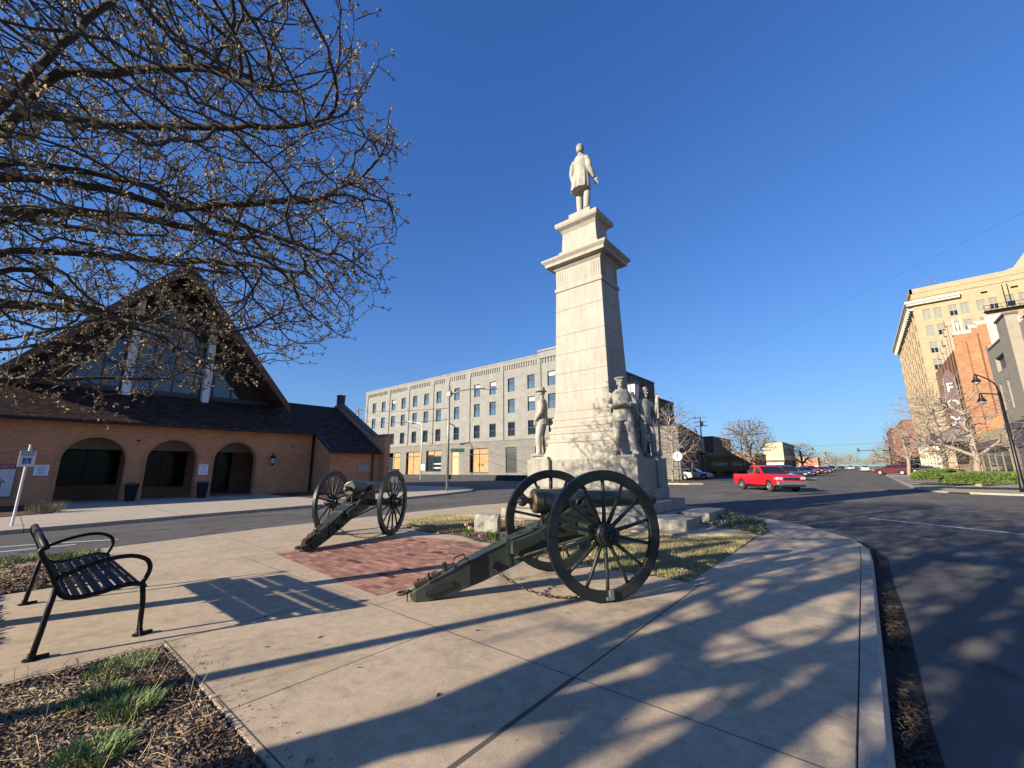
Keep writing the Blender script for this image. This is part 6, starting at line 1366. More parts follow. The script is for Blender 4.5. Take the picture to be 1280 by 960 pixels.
car('pickup_truck', 'bright red extended-cab pickup truck with chrome bumper turning in the intersection', 'pickup truck', (-5.1, 32.9, RZ), R(-50), 'truck', red, None, MAT['chrome'])
G1 = 'cars parked along the left side of the street'
row = [(-6.9, 57.5, 'suv', dgrey, 'dark grey crossover parked nearest behind the red pickup'), (-8.2, 78.0, 'sedan', navy, 'dark navy sedan with pale headlights, next beyond the grey crossover'), (-7.8, 87.0, 'sedan', silver, 'silver blue sedan just beyond the navy sedan'),
       (-8.3, 104.0, 'suv', redcar, 'red crossover in the middle of the parked row'), (-7.6, 113.0, 'sedan', redcar, 'red sedan beyond the red crossover'), (-7.5, 128.0, 'sedan', blk, 'black sedan past the two red cars'), (-8.5, 146, 'sedan', white, 'white sedan farther along the left parked row'),
       (-7.8, 166, 'suv', blk, 'small black crossover far along the left row'), (-6.0, 190, 'sedan', navy, 'tiny dark sedan far down the street'), (-4.0, 216, 'suv', white, 'tiny white van-like car far down the street'), (-7.0, 240, 'sedan', white, 'last tiny white car of the left row')]
for x, y, k, c, lab in row: car('parked_car', lab, 'car', (x, y, RZ), R(-55 if y < 160 else -80), k, c, G1)
car('parked_car', 'pale grey-green pickup-like car with glass roofline behind the navy sedan', 'car', (-14.0, 97, RZ), R(-150), 'suv', paint('paint_sage', (0.3, 0.34, 0.28)), G1)
G2 = 'white cars parked before the corner store'
car('parked_car', 'white sport utility car parked behind the round white sign', 'car', (-18.3, 53.0, RZ), R(12), 'suv', white, G2)
car('parked_car', 'white sedan peeking out right of the white sport utility car', 'car', (-17.6, 59.0, RZ), R(5), 'sedan', white, G2)
car('parked_car', 'dark maroon sedan parked on the right side of the street beside a bare tree', 'car', (3.6, 92.5, 0.0), R(160), 'suv', maroon, 'cars on the right side')
car('parked_car', 'cream van-like car far down the right side of the street', 'car', (0.2, 150, RZ), R(95), 'suv', paint('paint_cream', (0.6, 0.55, 0.42)), 'cars on the right side')
car('parked_car', 'dark blue-black car under the red brick building', 'car', (9.5, 120, 0.0), R(175), 'sedan', navy, 'cars on the right side')

# ================================================================ poles, lamps, signals, signs
def cyl_pole(parent, pts, r, mat, n=10, name='pole'):
    mb = MB(); mb.tube(pts, r, n); return mb.build(name, mat, parent, smooth=True)
sl1 = thing('street_light', 'tall grey street light with green street-name plate at the corner before the grey building', 'street light', (-22.0, 19.4, 0))
cyl_pole(sl1, [(0, 0, 0), (0, 0, 7.3)], [0.10, 0.07], MAT['galv'])
mb = MB(); mb.box(-0.22, 0.22, -0.1, 0.1, 6.5, 6.9); mb.build('clamp', MAT['galv'], sl1, bevel=0.03)
cyl_pole(sl1, [(0, 0, 6.6), (0.6, 0.5, 6.95), (1.5, 1.25, 7.1), (2.1, 1.75, 7.05)], 0.045, MAT['galv'], 8, 'arm')
mb = MB(); mb.loft([[(2.0+q*0.77-w_*0.64, 1.67+q*0.64+w_*0.77, 7.03+dz) for w_, dz in ((-wd, 0), (wd, 0), (wd*0.7, h), (-wd*0.7, h))] for q, wd, h in ((0, 0.08, 0.08), (0.3, 0.16, 0.12), (0.8, 0.12, 0.06))]); mb.build('lamp_head', MAT['galv'], sl1)
mb = MB(); mb.cbox((0.52, 0.43, 2.72), (0.95, 0.03, 0.26), rz=R(40)); sp_o = mb.build('name_plate', M('sign_green', (0.02, 0.11, 0.07), 0.5), sl1)
cyl_pole(sl1, [(0, 0, 4.6), (0.25, 0.2, 4.5), (0.42, 0.35, 4.2)], 0.04, MAT['dark_metal'], 6, 'bracket')
sl2 = thing('street_light', 'slender pale street light with short curved arm before the shopfronts', 'street light', (-48.2, 37.5, 0))
cyl_pole(sl2, [(0, 0, 0), (0, 0, 7.3), (-0.4, 0, 8.0), (-2.2, -0.9, 8.3)], [0.10, 0.08, 0.06, 0.05], MAT['white_paint'])
mb = MB(); mb.ell((-2.7, -1.15, 8.28), (0.5, 0.2, 0.1), 10, 6); mb.build('lamp_head', MAT['galv'], sl2, smooth=True)
mb = MB(); mb.box(-0.1, 0.9, -0.03, 0.03, 1.3, 2.1); mb.build('panel', MAT['white_paint'], sl2)
def ornate(x, y, h, lab, dx, dy, second=True):
    t = thing('street_lamp', lab, 'street lamp', (x, y, 0))
    cyl_pole(t, [(0, 0, 0), (0, 0, 0.3), (0, 0, 0.9), (0, 0, h-1.1)], [0.16, 0.13, 0.085, 0.065], MAT['black_iron'])
    for hh, ext in ([(h, 1.0), (h-1.15, 0.95)] if second else [(h, 0.8)]):
        z0 = h-1.1 if hh == h else hh-0.15
        pts = [(0, 0, z0)] + [(dx*ext*(1-math.cos(a))/1.0*0.5, dy*ext*(1-math.cos(a))*0.5, z0 + (hh-z0)*math.sin(a*0.5)**0.8) for a in np.linspace(0.5, PI, 7)]
        cyl_pole(t, pts, 0.035, MAT['black_iron'], 8, 'arm')
        mb = MB(); mb.lathe([(0.03, 0.05), (0.05, -0.05), (0.09, -0.15), (0.08, -0.22), (0.2, -0.42), (0.21, -0.46)], (dx*ext, dy*ext, hh), (0, 0, 1), 16); lh = mb.build('lamp_shade', MAT['black_iron'], t, smooth=True, auto=40)
        mb = MB(); mb.ell((dx*ext, dy*ext, hh-0.5), (0.14, 0.14, 0.13), 12, 8); mb.build('globe', M('globe_%d' % int(hh*100), (0.3, 0.3, 0.3), 0.2, 0.1, 4), lh, smooth=True)
    return t
ornate(6.6, 36.0, 6.7, 'black double-headed ornamental street lamp leaning over the hedge at the right edge', -0.85, -0.4)
ornate(-15.6, 52.0, 6.0, 'black single-arm ornamental street lamp before the corner store', 0.9, 0.4, False)
ornate(-14.0, 72.0, 6.8, 'tall thin dark lamp post left of the big bare tree', 0.3, 0.0, False)
# off-camera lamp behind the viewer (casts one of the long thin shadows)
ob_ = thing('street_lamp', 'dark lamp post behind the bench, outside the picture', 'street lamp', (-5.9, -4.4, 0)); cyl_pole(ob_, [(0, 0, 0), (0, 0, 5.5)], [0.09, 0.07], MAT['black_iron'])
# round sign on the traffic island
rs = thing('road_sign', 'round white road sign on a thin post on the traffic island', 'road sign', (-13.4, 40.6, 0.03))
cyl_pole(rs, [(0, 0, 0), (0, 0, 2.9)], 0.035, MAT['dark_metal'], 8)
mb = MB(); mb.lathe([(0.01, -0.02), (0.42, -0.02), (0.42, 0.01), (0.01, 0.01)], (0, -0.05, 2.45), (0.33, -0.94, 0), 32); pn = mb.build('disc', MAT['white_paint'], rs, smooth=True, auto=30)
mb = MB(); mb.M = Matrix.Translation((0.025, -0.085, 2.45)) @ Matrix.Rotation(R(19), 4, 'Z'); mb.tube([(-0.02, 0, -0.2), (-0.02, 0, 0.02), (0.04, 0, 0.12)], 0.02, 5); mb.tube([(0.04, 0, 0.24), (-0.06, 0, 0.1)], 0.018, 5); mb.build('arrow', MAT['trim'], pn)
# traffic signals far down the street
def signal(x, y, arm, h, lab, sgn):
    t = thing('traffic_signal', lab, 'traffic signal', (x, y, 0)); cyl_pole(t, [(0, 0, 0), (0, 0, h+1.0)], 0.13, MAT['dark_metal'])
    cyl_pole(t, [(0, 0, h), (sgn*arm, 0, h+0.25)], [0.09, 0.06], MAT['dark_metal'], 8, 'mast_arm')
    mb = MB(); mb.box(sgn*arm-0.22, sgn*arm+0.22, -0.2, 0.1, h-0.6, h+0.75); hd = mb.build('signal_head', MAT['trim'], t, bevel=0.04)
    for k, c in enumerate(('sig_red', 'sig_amber', 'sig_green')):
        mb = MB(); mb.lathe([(0.01, 0), (0.12, 0), (0.12, 0.04)], (sgn*arm, -0.2, h+0.5-k*0.42), (0, -1, 0), 12); mb.build('lens', M(c, [(0.1, 0.01, 0.01), (0.12, 0.06, 0.01), (0.02, 0.3, 0.15)][k], 0.3, emit=((0.05, 0.9, 0.5), 1.2) if k == 2 else None), hd)
    mb = MB(); mb.box(sgn*arm*0.45, sgn*arm*0.45+1.4, -0.12, -0.08, h-0.05, h+0.35); mb.build('street_name_plate', MAT['blue_sign'] if sgn > 0 else M('plate_green', (0.03, 0.2, 0.12), 0.5), t)
    return t
signal(5.6, 140, 6.0, 5.1, 'traffic signal on a long mast arm reaching in from the right', -1)
signal(-15.5, 142, 5.4, 5.8, 'traffic signal on a mast arm reaching in from the left', 1)
# utility poles
def utility(x, y, h, lab, arms=2, lean=0):
    t = thing('utility_pole', lab, 'utility pole', (x, y, 0)); cyl_pole(t, [(0, 0, 0), (lean, 0, h)], [0.16, 0.11], MAT['brown_wood'])
    for k in range(arms): mb = MB(); mb.box(lean-1.3, lean+1.3, -0.08, 0.08, h-0.6-k*0.9, h-0.45-k*0.9); mb.build('crossarm', MAT['brown_wood'], t)
    mb = MB(); mb.tube([(lean+0.35, -0.25, h-2.4), (lean+0.35, -0.25, h-1.6)], 0.22, 10); mb.build('transformer', MAT['galv'], t)
    return t
utility(-84.5, 48, 14.9, 'wooden utility pole with crossarms between the church roof and the grey building', 2)
utility(-26.5, 96, 12.6, 'weathered utility pole with crossarms above the corner store', 3, 0.4)
utility(7.0, 150, 9.5, 'short dark utility pole on the right side far down the street', 1)
utility(8.6, 180, 10.5, 'farther dark utility pole by the red brick building', 1)
# overhead wires
def wire(a, b, sag, r, lab, n=24, markers=0):
    a, b = Vector(a), Vector(b); mid = (a+b)/2; pts = [a.lerp(b, i/n) - mid - Vector((0, 0, 4*sag*(i/n)*(1-i/n))) for i in range(n+1)]
    mb = MB(); mb.tube(pts, r, 5); o = mb.build('wire', MAT['dark_metal'], None); o.location = mid; tag(o, lab, 'wire')
    if markers:
        for k in range(markers):
            f = (k+0.5)/markers; i = int(f*n); p = pts[i].lerp(pts[i+1], f*n-i); mb = MB(); d = (pts[i+1]-pts[i]).normalized(); mb.tube([p-d*0.3, p+d*0.3], 0.011, 5); mb.build('spacer', MAT['dark_metal'], o)
    return o
wire((-25.5, 75, 16.7), (26, 45, 25.5), 1.0, 0.0035, 'long overhead cable with small spacers sloping up across the right half of the sky', 40, 34)
wire((-84.5, 48, 14.4), (-22.0, 19.4, 5.7), 0.3, 0.02, 'upper overhead wire crossing in front of the grey building')
wire((-84.5, 48, 12.6), (-21.9, 19.5, 4.9), 0.6, 0.02, 'lower sagging wire crossing in front of the grey building')
wire((-84.5, 48, 14.5), (-190, 98, 15.5), 0.6, 0.03, 'wire running left from the utility pole behind the church')
wire((-15.5, 142, 7.2), (5.6, 140, 7.2), 0.3, 0.02, 'thin wire strung across the street between the traffic signals')
# ================================================================ trees
def bark(name, a, b_): return M(name, a, 0.9, 0.3, 12, 0, 0.8, 50, c2=b_)
MAT['bark'] = bark('bark', (0.045, 0.036, 0.030), (0.085, 0.07, 0.06)); MAT['bark_pale'] = bark('bark_pale', (0.27, 0.22, 0.17), (0.38, 0.32, 0.25)); MAT['bark_mid'] = bark('bark_mid', (0.17, 0.13, 0.10), (0.26, 0.2, 0.16))
class Tree:
    def __init__(s): s.p = []; s.par = []
    def add(s, p, par): s.p.append(Vector(p)); s.par.append(par); return len(s.p)-1
    def path(s, pts, par=-1, step=0.18):
        last = par
        prev = Vector(s.p[par]) if par >= 0 else None
        for q in pts:
            q = Vector(q)
            if prev is None: last = s.add(q, -1); prev = q; continue
            n = max(1, int((q-prev).length/step))
            for k in range(1, n+1): last = s.add(prev.lerp(q, k/n), last)
            prev = q
        return last
def colonize(T, attr, D, di, dk, iters=90, jit=0.25, tropism=(0, 0, 0), seed=1):
    rng = np.random.RandomState(seed); A = np.array(attr); P = np.array([tuple(p) for p in T.p])
    near_i = np.zeros(len(A), int); near_d = np.full(len(A), 1e9)
    def upd(new0):
        nonlocal near_i, near_d
        Q = P[new0:]
        for c in range(0, len(Q), 400):
            d = np.linalg.norm(A[:, None, :]-Q[None, c:c+400, :], axis=2); j = d.argmin(1); m_ = d[np.arange(len(A)), j]
            b = m_ < near_d; near_d[b] = m_[b]; near_i[b] = j[b]+new0+c
    upd(0)
    for it in range(iters):
        keep = near_d > dk
        A = A[keep]; near_i = near_i[keep]; near_d = near_d[keep]
        if not len(A): break
        act = near_d < di
        if not act.any(): break
        idx = near_i[act]; dirs = A[act]-P[idx]; dirs /= np.linalg.norm(dirs, axis=1)[:, None]+1e-9
        u = np.unique(idx); acc = np.zeros((len(P), 3)); np.add.at(acc, idx, dirs)
        new = []
        n0 = len(P)
        for i in u:
            d = acc[i]; L = np.linalg.norm(d)
            if L < 1e-3: continue
            d = d/L + rng.normal(0, jit, 3) + np.array(tropism); d /= np.linalg.norm(d); q = P[i]+d*D; new.append(q); T.add(q, int(i))
        if not new: break
        P = np.vstack([P, np.array(new)]); upd(n0)
def smooth_tree(T, it=2):
    n = len(T.p); kc = [[] for _ in range(n)]
    for i, p in enumerate(T.par):
        if p >= 0: kc[p].append(i)
    for _ in range(it):
        q = [v.copy() for v in T.p]
        for i in range(n):
            if T.par[i] >= 0 and kc[i]:
                a = T.p[T.par[i]]; b = sum((T.p[k] for k in kc[i]), Vector())/len(kc[i]); q[i] = T.p[i]*0.5+(a+b)*0.25
        T.p = q
def tree_mesh(T, r_tip, expo, r_max, split_r, name_mats, parent, twigs=None, sides=(8, 5, 3)):
    n = len(T.p); kids = [[] for _ in range(n)]
    for i, p in enumerate(T.par):
        if p >= 0: kids[p].append(i)
    rad = [0.0]*n
    for i in range(n-1, -1, -1):
        rad[i] = r_tip if not kids[i] else sum(rad[k]**expo for k in kids[i])**(1/expo)
    rad = [min(r_max, r) for r in rad]
    trunk, crown = MB(), MB()
    # chains: follow the thickest child
    start = [i for i in range(n) if T.par[i] < 0]; stack = [(i, -1) for i in start]
    while stack:
        i, pa = stack.pop(); chain_ = ([pa] if pa >= 0 else []) + [i]; cur = i
        while kids[cur]:
            ks = sorted(kids[cur], key=lambda k: -rad[k])
            for k in ks[1:]: stack.append((k, cur))
            cur = ks[0]; chain_.append(cur)
        if len(chain_) < 2: continue
        rr = [rad[k] for k in chain_]
        if pa >= 0: rr[0] = min(rr[0], rr[1]*1.2)
        pts = [T.p[k] for k in chain_]
        # split thick and thin sections
        cut = len([r for r in rr if r >= split_r])
        if cut >= 2: trunk.tube(pts[:cut+1], rr[:cut+1], sides[0], cap=False)
        if cut < 2: cut = 1
        sec = pts[cut-1:]; rs_ = rr[cut-1:]
        if len(sec) >= 2: crown.tube(sec, rs_, sides[1] if rs_[0] > r_tip*2.2 else sides[2], cap=False)
    return trunk, crown, kids, rad
random.seed(11); np.random.seed(11)
ALB = 1.0
# ---- the big budding tree at the left (trunk just outside the frame)
TB = Vector((-7.3, -1.25, 0))
T = Tree()
tr0 = T.path([TB, TB+Vector((0.02, 0.0, 1.2)), TB+Vector((0.05, 0.05, 2.2))], -1, 0.2)
mid = T.path([TB+Vector((0.1, 0.15, 3.2))], tr0, 0.2); hi = T.path([TB+Vector((0.15, 0.3, 4.2))], mid, 0.2); top = T.path([TB+Vector((0.0, 0.25, 6.2)), TB+Vector((0.2, 0.0, 8.0))], hi, 0.2)
limbs = [(hi, [(-6.69, -0.56, 4.82), (-6.16, 0.33, 4.78), (-5.41, 1.36, 4.41), (-4.51, 2.24, 3.93)]), (hi, [(-6.69, -0.53, 4.61), (-6.24, 0.15, 4.65), (-5.79, 0.88, 4.52), (-4.66, 1.95, 4.71), (-3.84, 2.19, 4.92)]),
 (mid, [(-6.99, -0.42, 3.86), (-6.53, 0.34, 3.98), (-5.68, 1.15, 3.95), (-4.71, 1.96, 3.78)]), (tr0, [(-7.3, -0.7, 2.7), (-7.37, -0.26, 2.82), (-7.05, 0.07, 2.93), (-6.19, 0.89, 3.24)]),
 (hi, [(-6.9, -0.75, 4.95), (-6.35, -0.6, 5.13), (-6.06, -0.46, 5.34), (-5.83, -0.32, 5.69), (-5.58, -0.08, 6.34), (-5.41, 0.09, 6.81)]), (hi, [(-6.5, -0.5, 5.3), (-5.93, -0.36, 5.55), (-5.59, 0.13, 5.69), (-4.96, 0.68, 5.78), (-4.35, 1.22, 5.43)]),
 (hi, [(-6.27, -0.51, 5.19), (-5.71, 0.22, 5.16), (-4.82, 1.08, 5.23), (-3.93, 1.73, 5.23)]), (mid, [(-6.86, -0.47, 4.22), (-6.46, 0.18, 4.17), (-5.86, 0.86, 4.15)]), (mid, [(-6.82, -0.12, 3.78), (-6.72, 0.08, 3.43), (-6.47, 0.31, 3.19), (-6.05, 0.89, 3.01)]),
 (hi, [(-7.4, 0.6, 5.0), (-7.3, 1.9, 5.2)]), (mid, [(-8.0, 0.5, 3.7), (-8.3, 2.0, 3.8)]), (tr0, [(-7.7, 0.0, 2.6), (-7.5, 1.2, 2.75)]), (top, [(-6.4, 0.6, 8.0)]), (hi, [(-8.4, -1.5, 5.5), (-9.5, -2, 6.5)]), (mid, [(-6.3, -2.2, 4.5), (-5.2, -3.0, 5.2)]), (hi, [(-7.6, -2.6, 5.6), (-7.9, -3.9, 6.2)])]
for a, pts in limbs: T.path(pts, a, 0.16)
att = []
C0 = Vector((-7.0, -0.8, 5.0))
while len(att) < 8600:
    d = Vector((random.gauss(0, 1), random.gauss(0, 1), random.gauss(0, 1))).normalized(); r = random.random()**0.42
    p = C0 + Vector((d.x*4.6*r, d.y*4.75*r, d.z*(4.0 if d.z > 0 else 3.0)*r))
    if p.z < 2.15 + 0.25*math.sin(p.x*2+p.y*3): continue
    if (p.y < -0.6 or p.x < -9.2) and random.random() < 0.68: continue     # the frame sees the near side only
    if p.z < 3.2 and p.y > 0 and random.random() < 0.5: continue
    att.append(tuple(p))
colonize(T, att, 0.13, 1.3, 0.19, 120, 0.2, (0, 0, 0.02), 3); smooth_tree(T, 3)
# short spurs along thin branches
n0 = len(T.p); kid = [0]*n0
for p in T.par:
    if p >= 0: kid[p] += 1
tips = []
for i in range(n0):
    if T.par[i] < 0 or T.p[i].z < 2.3: continue
    vis = T.p[i].y > -0.9
    if kid[i] <= 1 and random.random() < (0.6 if vis else 0.2) and (T.p[i]-TB).length > 2.6:
        d = (T.p[i]-T.p[T.par[i]]).normalized(); o = Vector((random.gauss(0, 1), random.gauss(0, 1), random.gauss(0, 1)+0.5)).normalized()
        d2 = (d*0.6+o).normalized(); L = random.uniform(0.06, 0.2); q = T.add(T.p[i]+d2*L, i); q2 = T.add(T.p[q]+(d2+o*0.4).normalized()*L*0.8, q); tips += [q, q2]
    if kid[i] == 0: tips.append(i)
tA = thing('tree', 'large budding tree with dense spreading branches filling the upper left', 'tree', tuple(TB), world=True)
trunk, crown, kids_, rad_ = tree_mesh(T, 0.0046, 2.55, 0.17, 0.02, None, tA)
trunk.build('trunk', MAT['bark'], tA, smooth=True); crown.build('crown', MAT['bark'], tA, smooth=True)
bd = MB()
for i in tips:
    p = T.p[i]; vis = p.y > -0.9
    for k in range(random.choice([3, 4, 5, 6]) if vis else 2):
        d = Vector((random.gauss(0, 1), random.gauss(0, 1), random.gauss(0.5, 1))).normalized(); L = random.uniform(0.016, 0.047); s_ = d.orthogonal().normalized()*L*0.42; s_.rotate(Quaternion(d, random.random()*6)); u_ = d.cross(s_)
        c = p + d*random.uniform(0.0, 0.022)
        bd.add([c, c+d*L*0.5+s_, c+d*L, c+d*L*0.5-s_*0.7+u_*0.6, c+d*L*0.5-s_*0.7-u_*0.6], [(0, 1, 3), (0, 3, 4), (0, 4, 1), (2, 3, 1), (2, 4, 3), (2, 1, 4)])
MAT['bud'] = M('bud_tan', (0.20, 0.155, 0.08), 0.8, 0.4, 9, 0, 0, c2=(0.34, 0.27, 0.15))
bd.build('buds', MAT['bud'], tA)
# ---- trees behind the viewer: they throw the long soft shadows over the pavement
def sky_tree(name, lab, base, h, r, crown_c, crown_r, n_att, seed, limbs_, mats, tip=0.012, D=0.3, di=2.2, dk=0.5, cut=None, group=None, iters=60, rmax=0.25, split=0.04, flt=None, expo=2.2, jit=0.25, trop=(0, 0, 0.05), mesh_sides=(8, 4, 3)):
    random.seed(seed); T = Tree(); b = Vector(base)
    t0 = T.path([b, b+Vector((0.03*h, 0, h*0.3))], -1, D); t1 = T.path([b+Vector((0.0, 0.03*h, h*0.75))], t0, D)
    for z, q in limbs_: T.path([b+Vector(q)], t0 if z == 0 else t1, D)
    att = []; C_ = Vector(crown_c)
    while len(att) < n_att:
        d = Vector((random.gauss(0, 1), random.gauss(0, 1), random.gauss(0, 1))).normalized(); rr = random.random()**0.4
        p = C_ + Vector((d.x*crown_r[0]*rr, d.y*crown_r[1]*rr, d.z*crown_r[2]*rr)) * (1 + 0.25*noise.noise(d*2.3+Vector((seed, 0, 0))))
        if flt and not flt(p): continue
        att.append(tuple(p))
    colonize(T, att, D, di, dk, iters, jit, trop, seed); smooth_tree(T, 2)
    t = thing(name, lab, 'tree', tuple(b), 0, group, world=True)
    trunk, crown, k_, r_ = tree_mesh(T, tip, expo, rmax, split, None, t, sides=mesh_sides)
    if r: pass
    if trunk.v: trunk.build('trunk', mats[0], t, smooth=True)
    crown.build('crown', mats[1], t, smooth=True)
    return t
cf = lambda p: p.y < -0.4 and p.z > 2.6 and not (p.y > -1.5 and p.x < -3 and p.z < 9)
sky_tree('tree', 'big bare tree behind the viewer with a thick forked trunk', (-4.75, -4.6, 0), 7, 0.3, (-3.2, -5.2, 5.4), (4.0, 3.6, 3.0), 3200, 21, [(0, (1.6, -0.4, 4.4)), (0, (-1.2, -0.8, 4.5)), (1, (2.8, 0.5, 5.2)), (1, (0.5, 1.0, 6.0))], (MAT['bark'], MAT['bark']), tip=0.0115, D=0.2, di=2.0, dk=0.28, flt=cf, rmax=0.3)
sky_tree('tree', 'second bare tree farther behind the viewer, in line with the bench', (-4.6, -9.4, 0), 8, 0.25, (-4.0, -9.4, 7.0), (4.6, 3.8, 3.5), 3300, 22, [(0, (1.8, 0.6, 4.4)), (0, (-1.6, 0.8, 4.9)), (1, (2.6, -0.5, 6.2))], (MAT['bark'], MAT['bark']), tip=0.0115, D=0.2, di=2.0, dk=0.28, flt=cf, rmax=0.24)
sky_tree('tree', 'third bare tree behind the viewer close to the kerb', (-0.9, -11.4, 0), 8, 0.25, (-0.7, -11.2, 7.0), (4.8, 4, 3.7), 3100, 23, [(0, (1.8, 0.6, 4.4)), (0, (-1.6, 0.8, 4.9)), (1, (2.6, -0.5, 6.2))], (MAT['bark'], MAT['bark']), tip=0.0115, D=0.2, di=2.2, dk=0.29, flt=cf, rmax=0.24)
sky_tree('tree', 'fourth bare tree behind the viewer, close beside the forked one', (-3.9, -5.6, 0), 7, 0.3, (-2.2, -6.4, 5.4), (3.4, 3.0, 2.8), 2000, 24, [(0, (1.3, -0.4, 3.6)), (0, (-0.6, -0.5, 4.1)), (1, (1.8, 0.2, 5.6))], (MAT['bark'], MAT['bark']), tip=0.0115, D=0.2, di=2.0, dk=0.28, flt=cf, rmax=0.34)
# ---- bare trees in the streets
G3 = 'bare street trees'
sky_tree('bare_tree', 'wide bare tree rising behind the red pickup and parked cars', (-13.2, 71.0, 0), 8, 0.3, (-12.9, 71.0, 5.4), (3.9, 3.2, 3.7), 6500, 31, [(0, (1.9, 0, 4.1)), (0, (-1.9, 0.4, 4.1)), (1, (0.8, 0, 6.7)), (1, (-0.7, 0, 6.5)), (0, (0.5, 1.0, 4.6))], (MAT['bark_mid'], MAT['bark_mid']), tip=0.017, expo=2.4, D=0.22, di=2.6, dk=0.24, rmax=0.3, split=0.09, group=G3)
sky_tree('bare_tree', 'pale multi-stemmed bare tree just right of the monument', (-16.1, 46.5, 0), 8, 0.2, (-15.6, 46.5, 4.4), (2.9, 2.4, 4.6), 3500, 32, [(0, (0.9, 0, 3.6)), (0, (-0.9, 0.3, 3.6)), (0, (0.3, 0, 5.2)), (0, (1.8, 0, 3.0)), (0, (-1.5, 0, 2.6))], (MAT['bark_pale'], MAT['bark_mid']), tip=0.013, D=0.2, di=2, dk=0.26, rmax=0.12, split=0.04, group=G3)
sky_tree('bare_tree', 'pale bare tree with spreading trunk in the hedge before the theatre', (6.0, 43.5, 0), 7, 0.2, (5.6, 43.5, 4.4), (3.4, 3.0, 3.6), 3000, 33, [(0, (1.4, 0, 3.0)), (0, (-1.4, 0.3, 3.0)), (0, (0.2, 0, 4.2)), (1, (-1.0, 0, 6.0))], (MAT['bark_pale'], MAT['bark_pale']), tip=0.013, D=0.2, di=2, dk=0.28, rmax=0.2, split=0.05, group=G3)
sky_tree('bare_tree', 'slimmer pale bare tree left of the spreading one, behind the hedge', (5.1, 49.5, 0), 7, 0.2, (4.7, 49.5, 4.6), (2.8, 2.6, 3.8), 2600, 34, [(0, (0.9, 0, 3.4)), (0, (-0.9, 0.3, 3.4)), (1, (0, 0, 6.4))], (MAT['bark_pale'], MAT['bark_pale']), tip=0.013, D=0.2, di=2, dk=0.28, rmax=0.15, split=0.05, group=G3)
sky_tree('bare_tree', 'bare tree with pale trunk beside the maroon car on the right', (5.2, 88, 0), 8, 0.2, (5.2, 88, 5.0), (2.8, 2.6, 3.4), 2200, 35, [(0, (0.9, 0, 3.8)), (0, (-1.4, 0.3, 4.2)), (1, (0, 0, 6.4))], (MAT['bark_pale'], MAT['bark_mid']), tip=0.018, D=0.28, di=2.6, dk=0.34, rmax=0.22, split=0.08, group=G3)
sky_tree('bare_tree', 'brown twiggy tree left of the far traffic signal', (-15.2, 165, 0), 8, 0.2, (-15.2, 165, 5.2), (5.2, 4, 4.2), 2600, 36, [(0, (2.2, 0, 4.4)), (0, (-2.2, 0.3, 4.4)), (1, (0, 0, 7.4))], (MAT['bark_mid'], MAT['bark_mid']), tip=0.028, D=0.35, di=3.4, dk=0.42, rmax=0.3, split=0.12, group=G3)
sky_tree('bare_tree', 'reddish brown bare tree on the right side before the red brick building', (6.0, 150, 0), 7, 0.2, (5.6, 150, 4.4), (4.6, 4, 3.8), 2400, 37, [(0, (1.8, 0, 3.4)), (0, (-1.8, 0.3, 3.4)), (1, (0, 0, 6.0))], (MAT['bark_mid'], bark('bark_red', (0.22, 0.12, 0.09), (0.32, 0.19, 0.14))), tip=0.028, D=0.35, di=3.4, dk=0.42, rmax=0.25, split=0.12, group=G3)
far = [(-13, 250, 9, 5.5), (-21, 240, 8, 5), (-6, 330, 9.5, 6), (-15, 340, 9, 6), (9, 240, 8, 5), (16, 330, 11, 7), (6, 420, 9, 7), (-2, 520, 9, 8), (-30, 300, 10, 7), (12, 200, 8, 4.5), (-11, 420, 10, 7), (3.5, 620, 10, 9)]
farlab = ['pale bare tree at the far left kerb beyond the signals', 'smaller tree left of the pale far tree', 'hazy tree in the distance left of the vanishing point', 'broad distant tree behind the white far cars', 'small brown tree on the right past the signal', 'distant tall tree on the right side', 'distant tree closing the street on the right', 'tree at the very end of the street', 'distant tree behind the cream corner building', 'twiggy tree between signal pole and brick building', 'rounded distant tree left of the street end', 'farthest tree at the horizon on the street axis']
src = None
for i, (x, y, h, r) in enumerate(far):
    if i < 3:
        t = sky_tree('distant_tree', farlab[i], (x, y, 0), h, 0.3, (x, y, h*0.6), (r, r, h*0.42), 1300, 50+i, [(0, (r*0.5, 0, h*0.5)), (0, (-r*0.5, 0, h*0.5)), (1, (0, 0, h*0.85))], (MAT['bark_pale'], bark('far_twigs', (0.24, 0.21, 0.15), (0.33, 0.28, 0.2))), tip=0.045, D=0.55, di=4.5, dk=0.65, rmax=0.3, split=0.2, group='distant trees'); src = (t, h, x, y)
    else:
        c = copy_tree(src[0]); c.location = (x, y, 0); k = h/src[1]; c.scale = (k*1.1, k, k); c.rotation_euler = (0, 0, i*1.3); tag(c, farlab[i])
# tree belt across the horizon on both sides
random.seed(8); mb = MB()
for k in range(9000):
    side = random.random(); x = random.uniform(-420, -14) if side < 0.62 else random.uniform(14, 330); y = random.uniform(380, 560); hh = 7+3*noise.noise(Vector((x*0.03, 1.3, 0)))+random.gauss(0, 0.6)
    z = random.random()**0.8*hh; s_ = random.uniform(0.5, 1.3); d = Vector((random.gauss(0, 1), random.gauss(0, 1), random.gauss(0, 1))).normalized()*s_; e = d.orthogonal().normalized()*s_*0.5; c = Vector((x, y, z)); mb.add([c-d, c+e, c+d, c-e], [(0, 1, 2, 3)])
o = mb.build('tree_belt', M('belt_leaf', (0.13, 0.12, 0.075), 0.9, 0.4, 0.1, 0, 0, c2=(0.2, 0.17, 0.12)), None); tag(o, 'hazy belt of distant trees along the horizon', 'trees', kind='stuff')

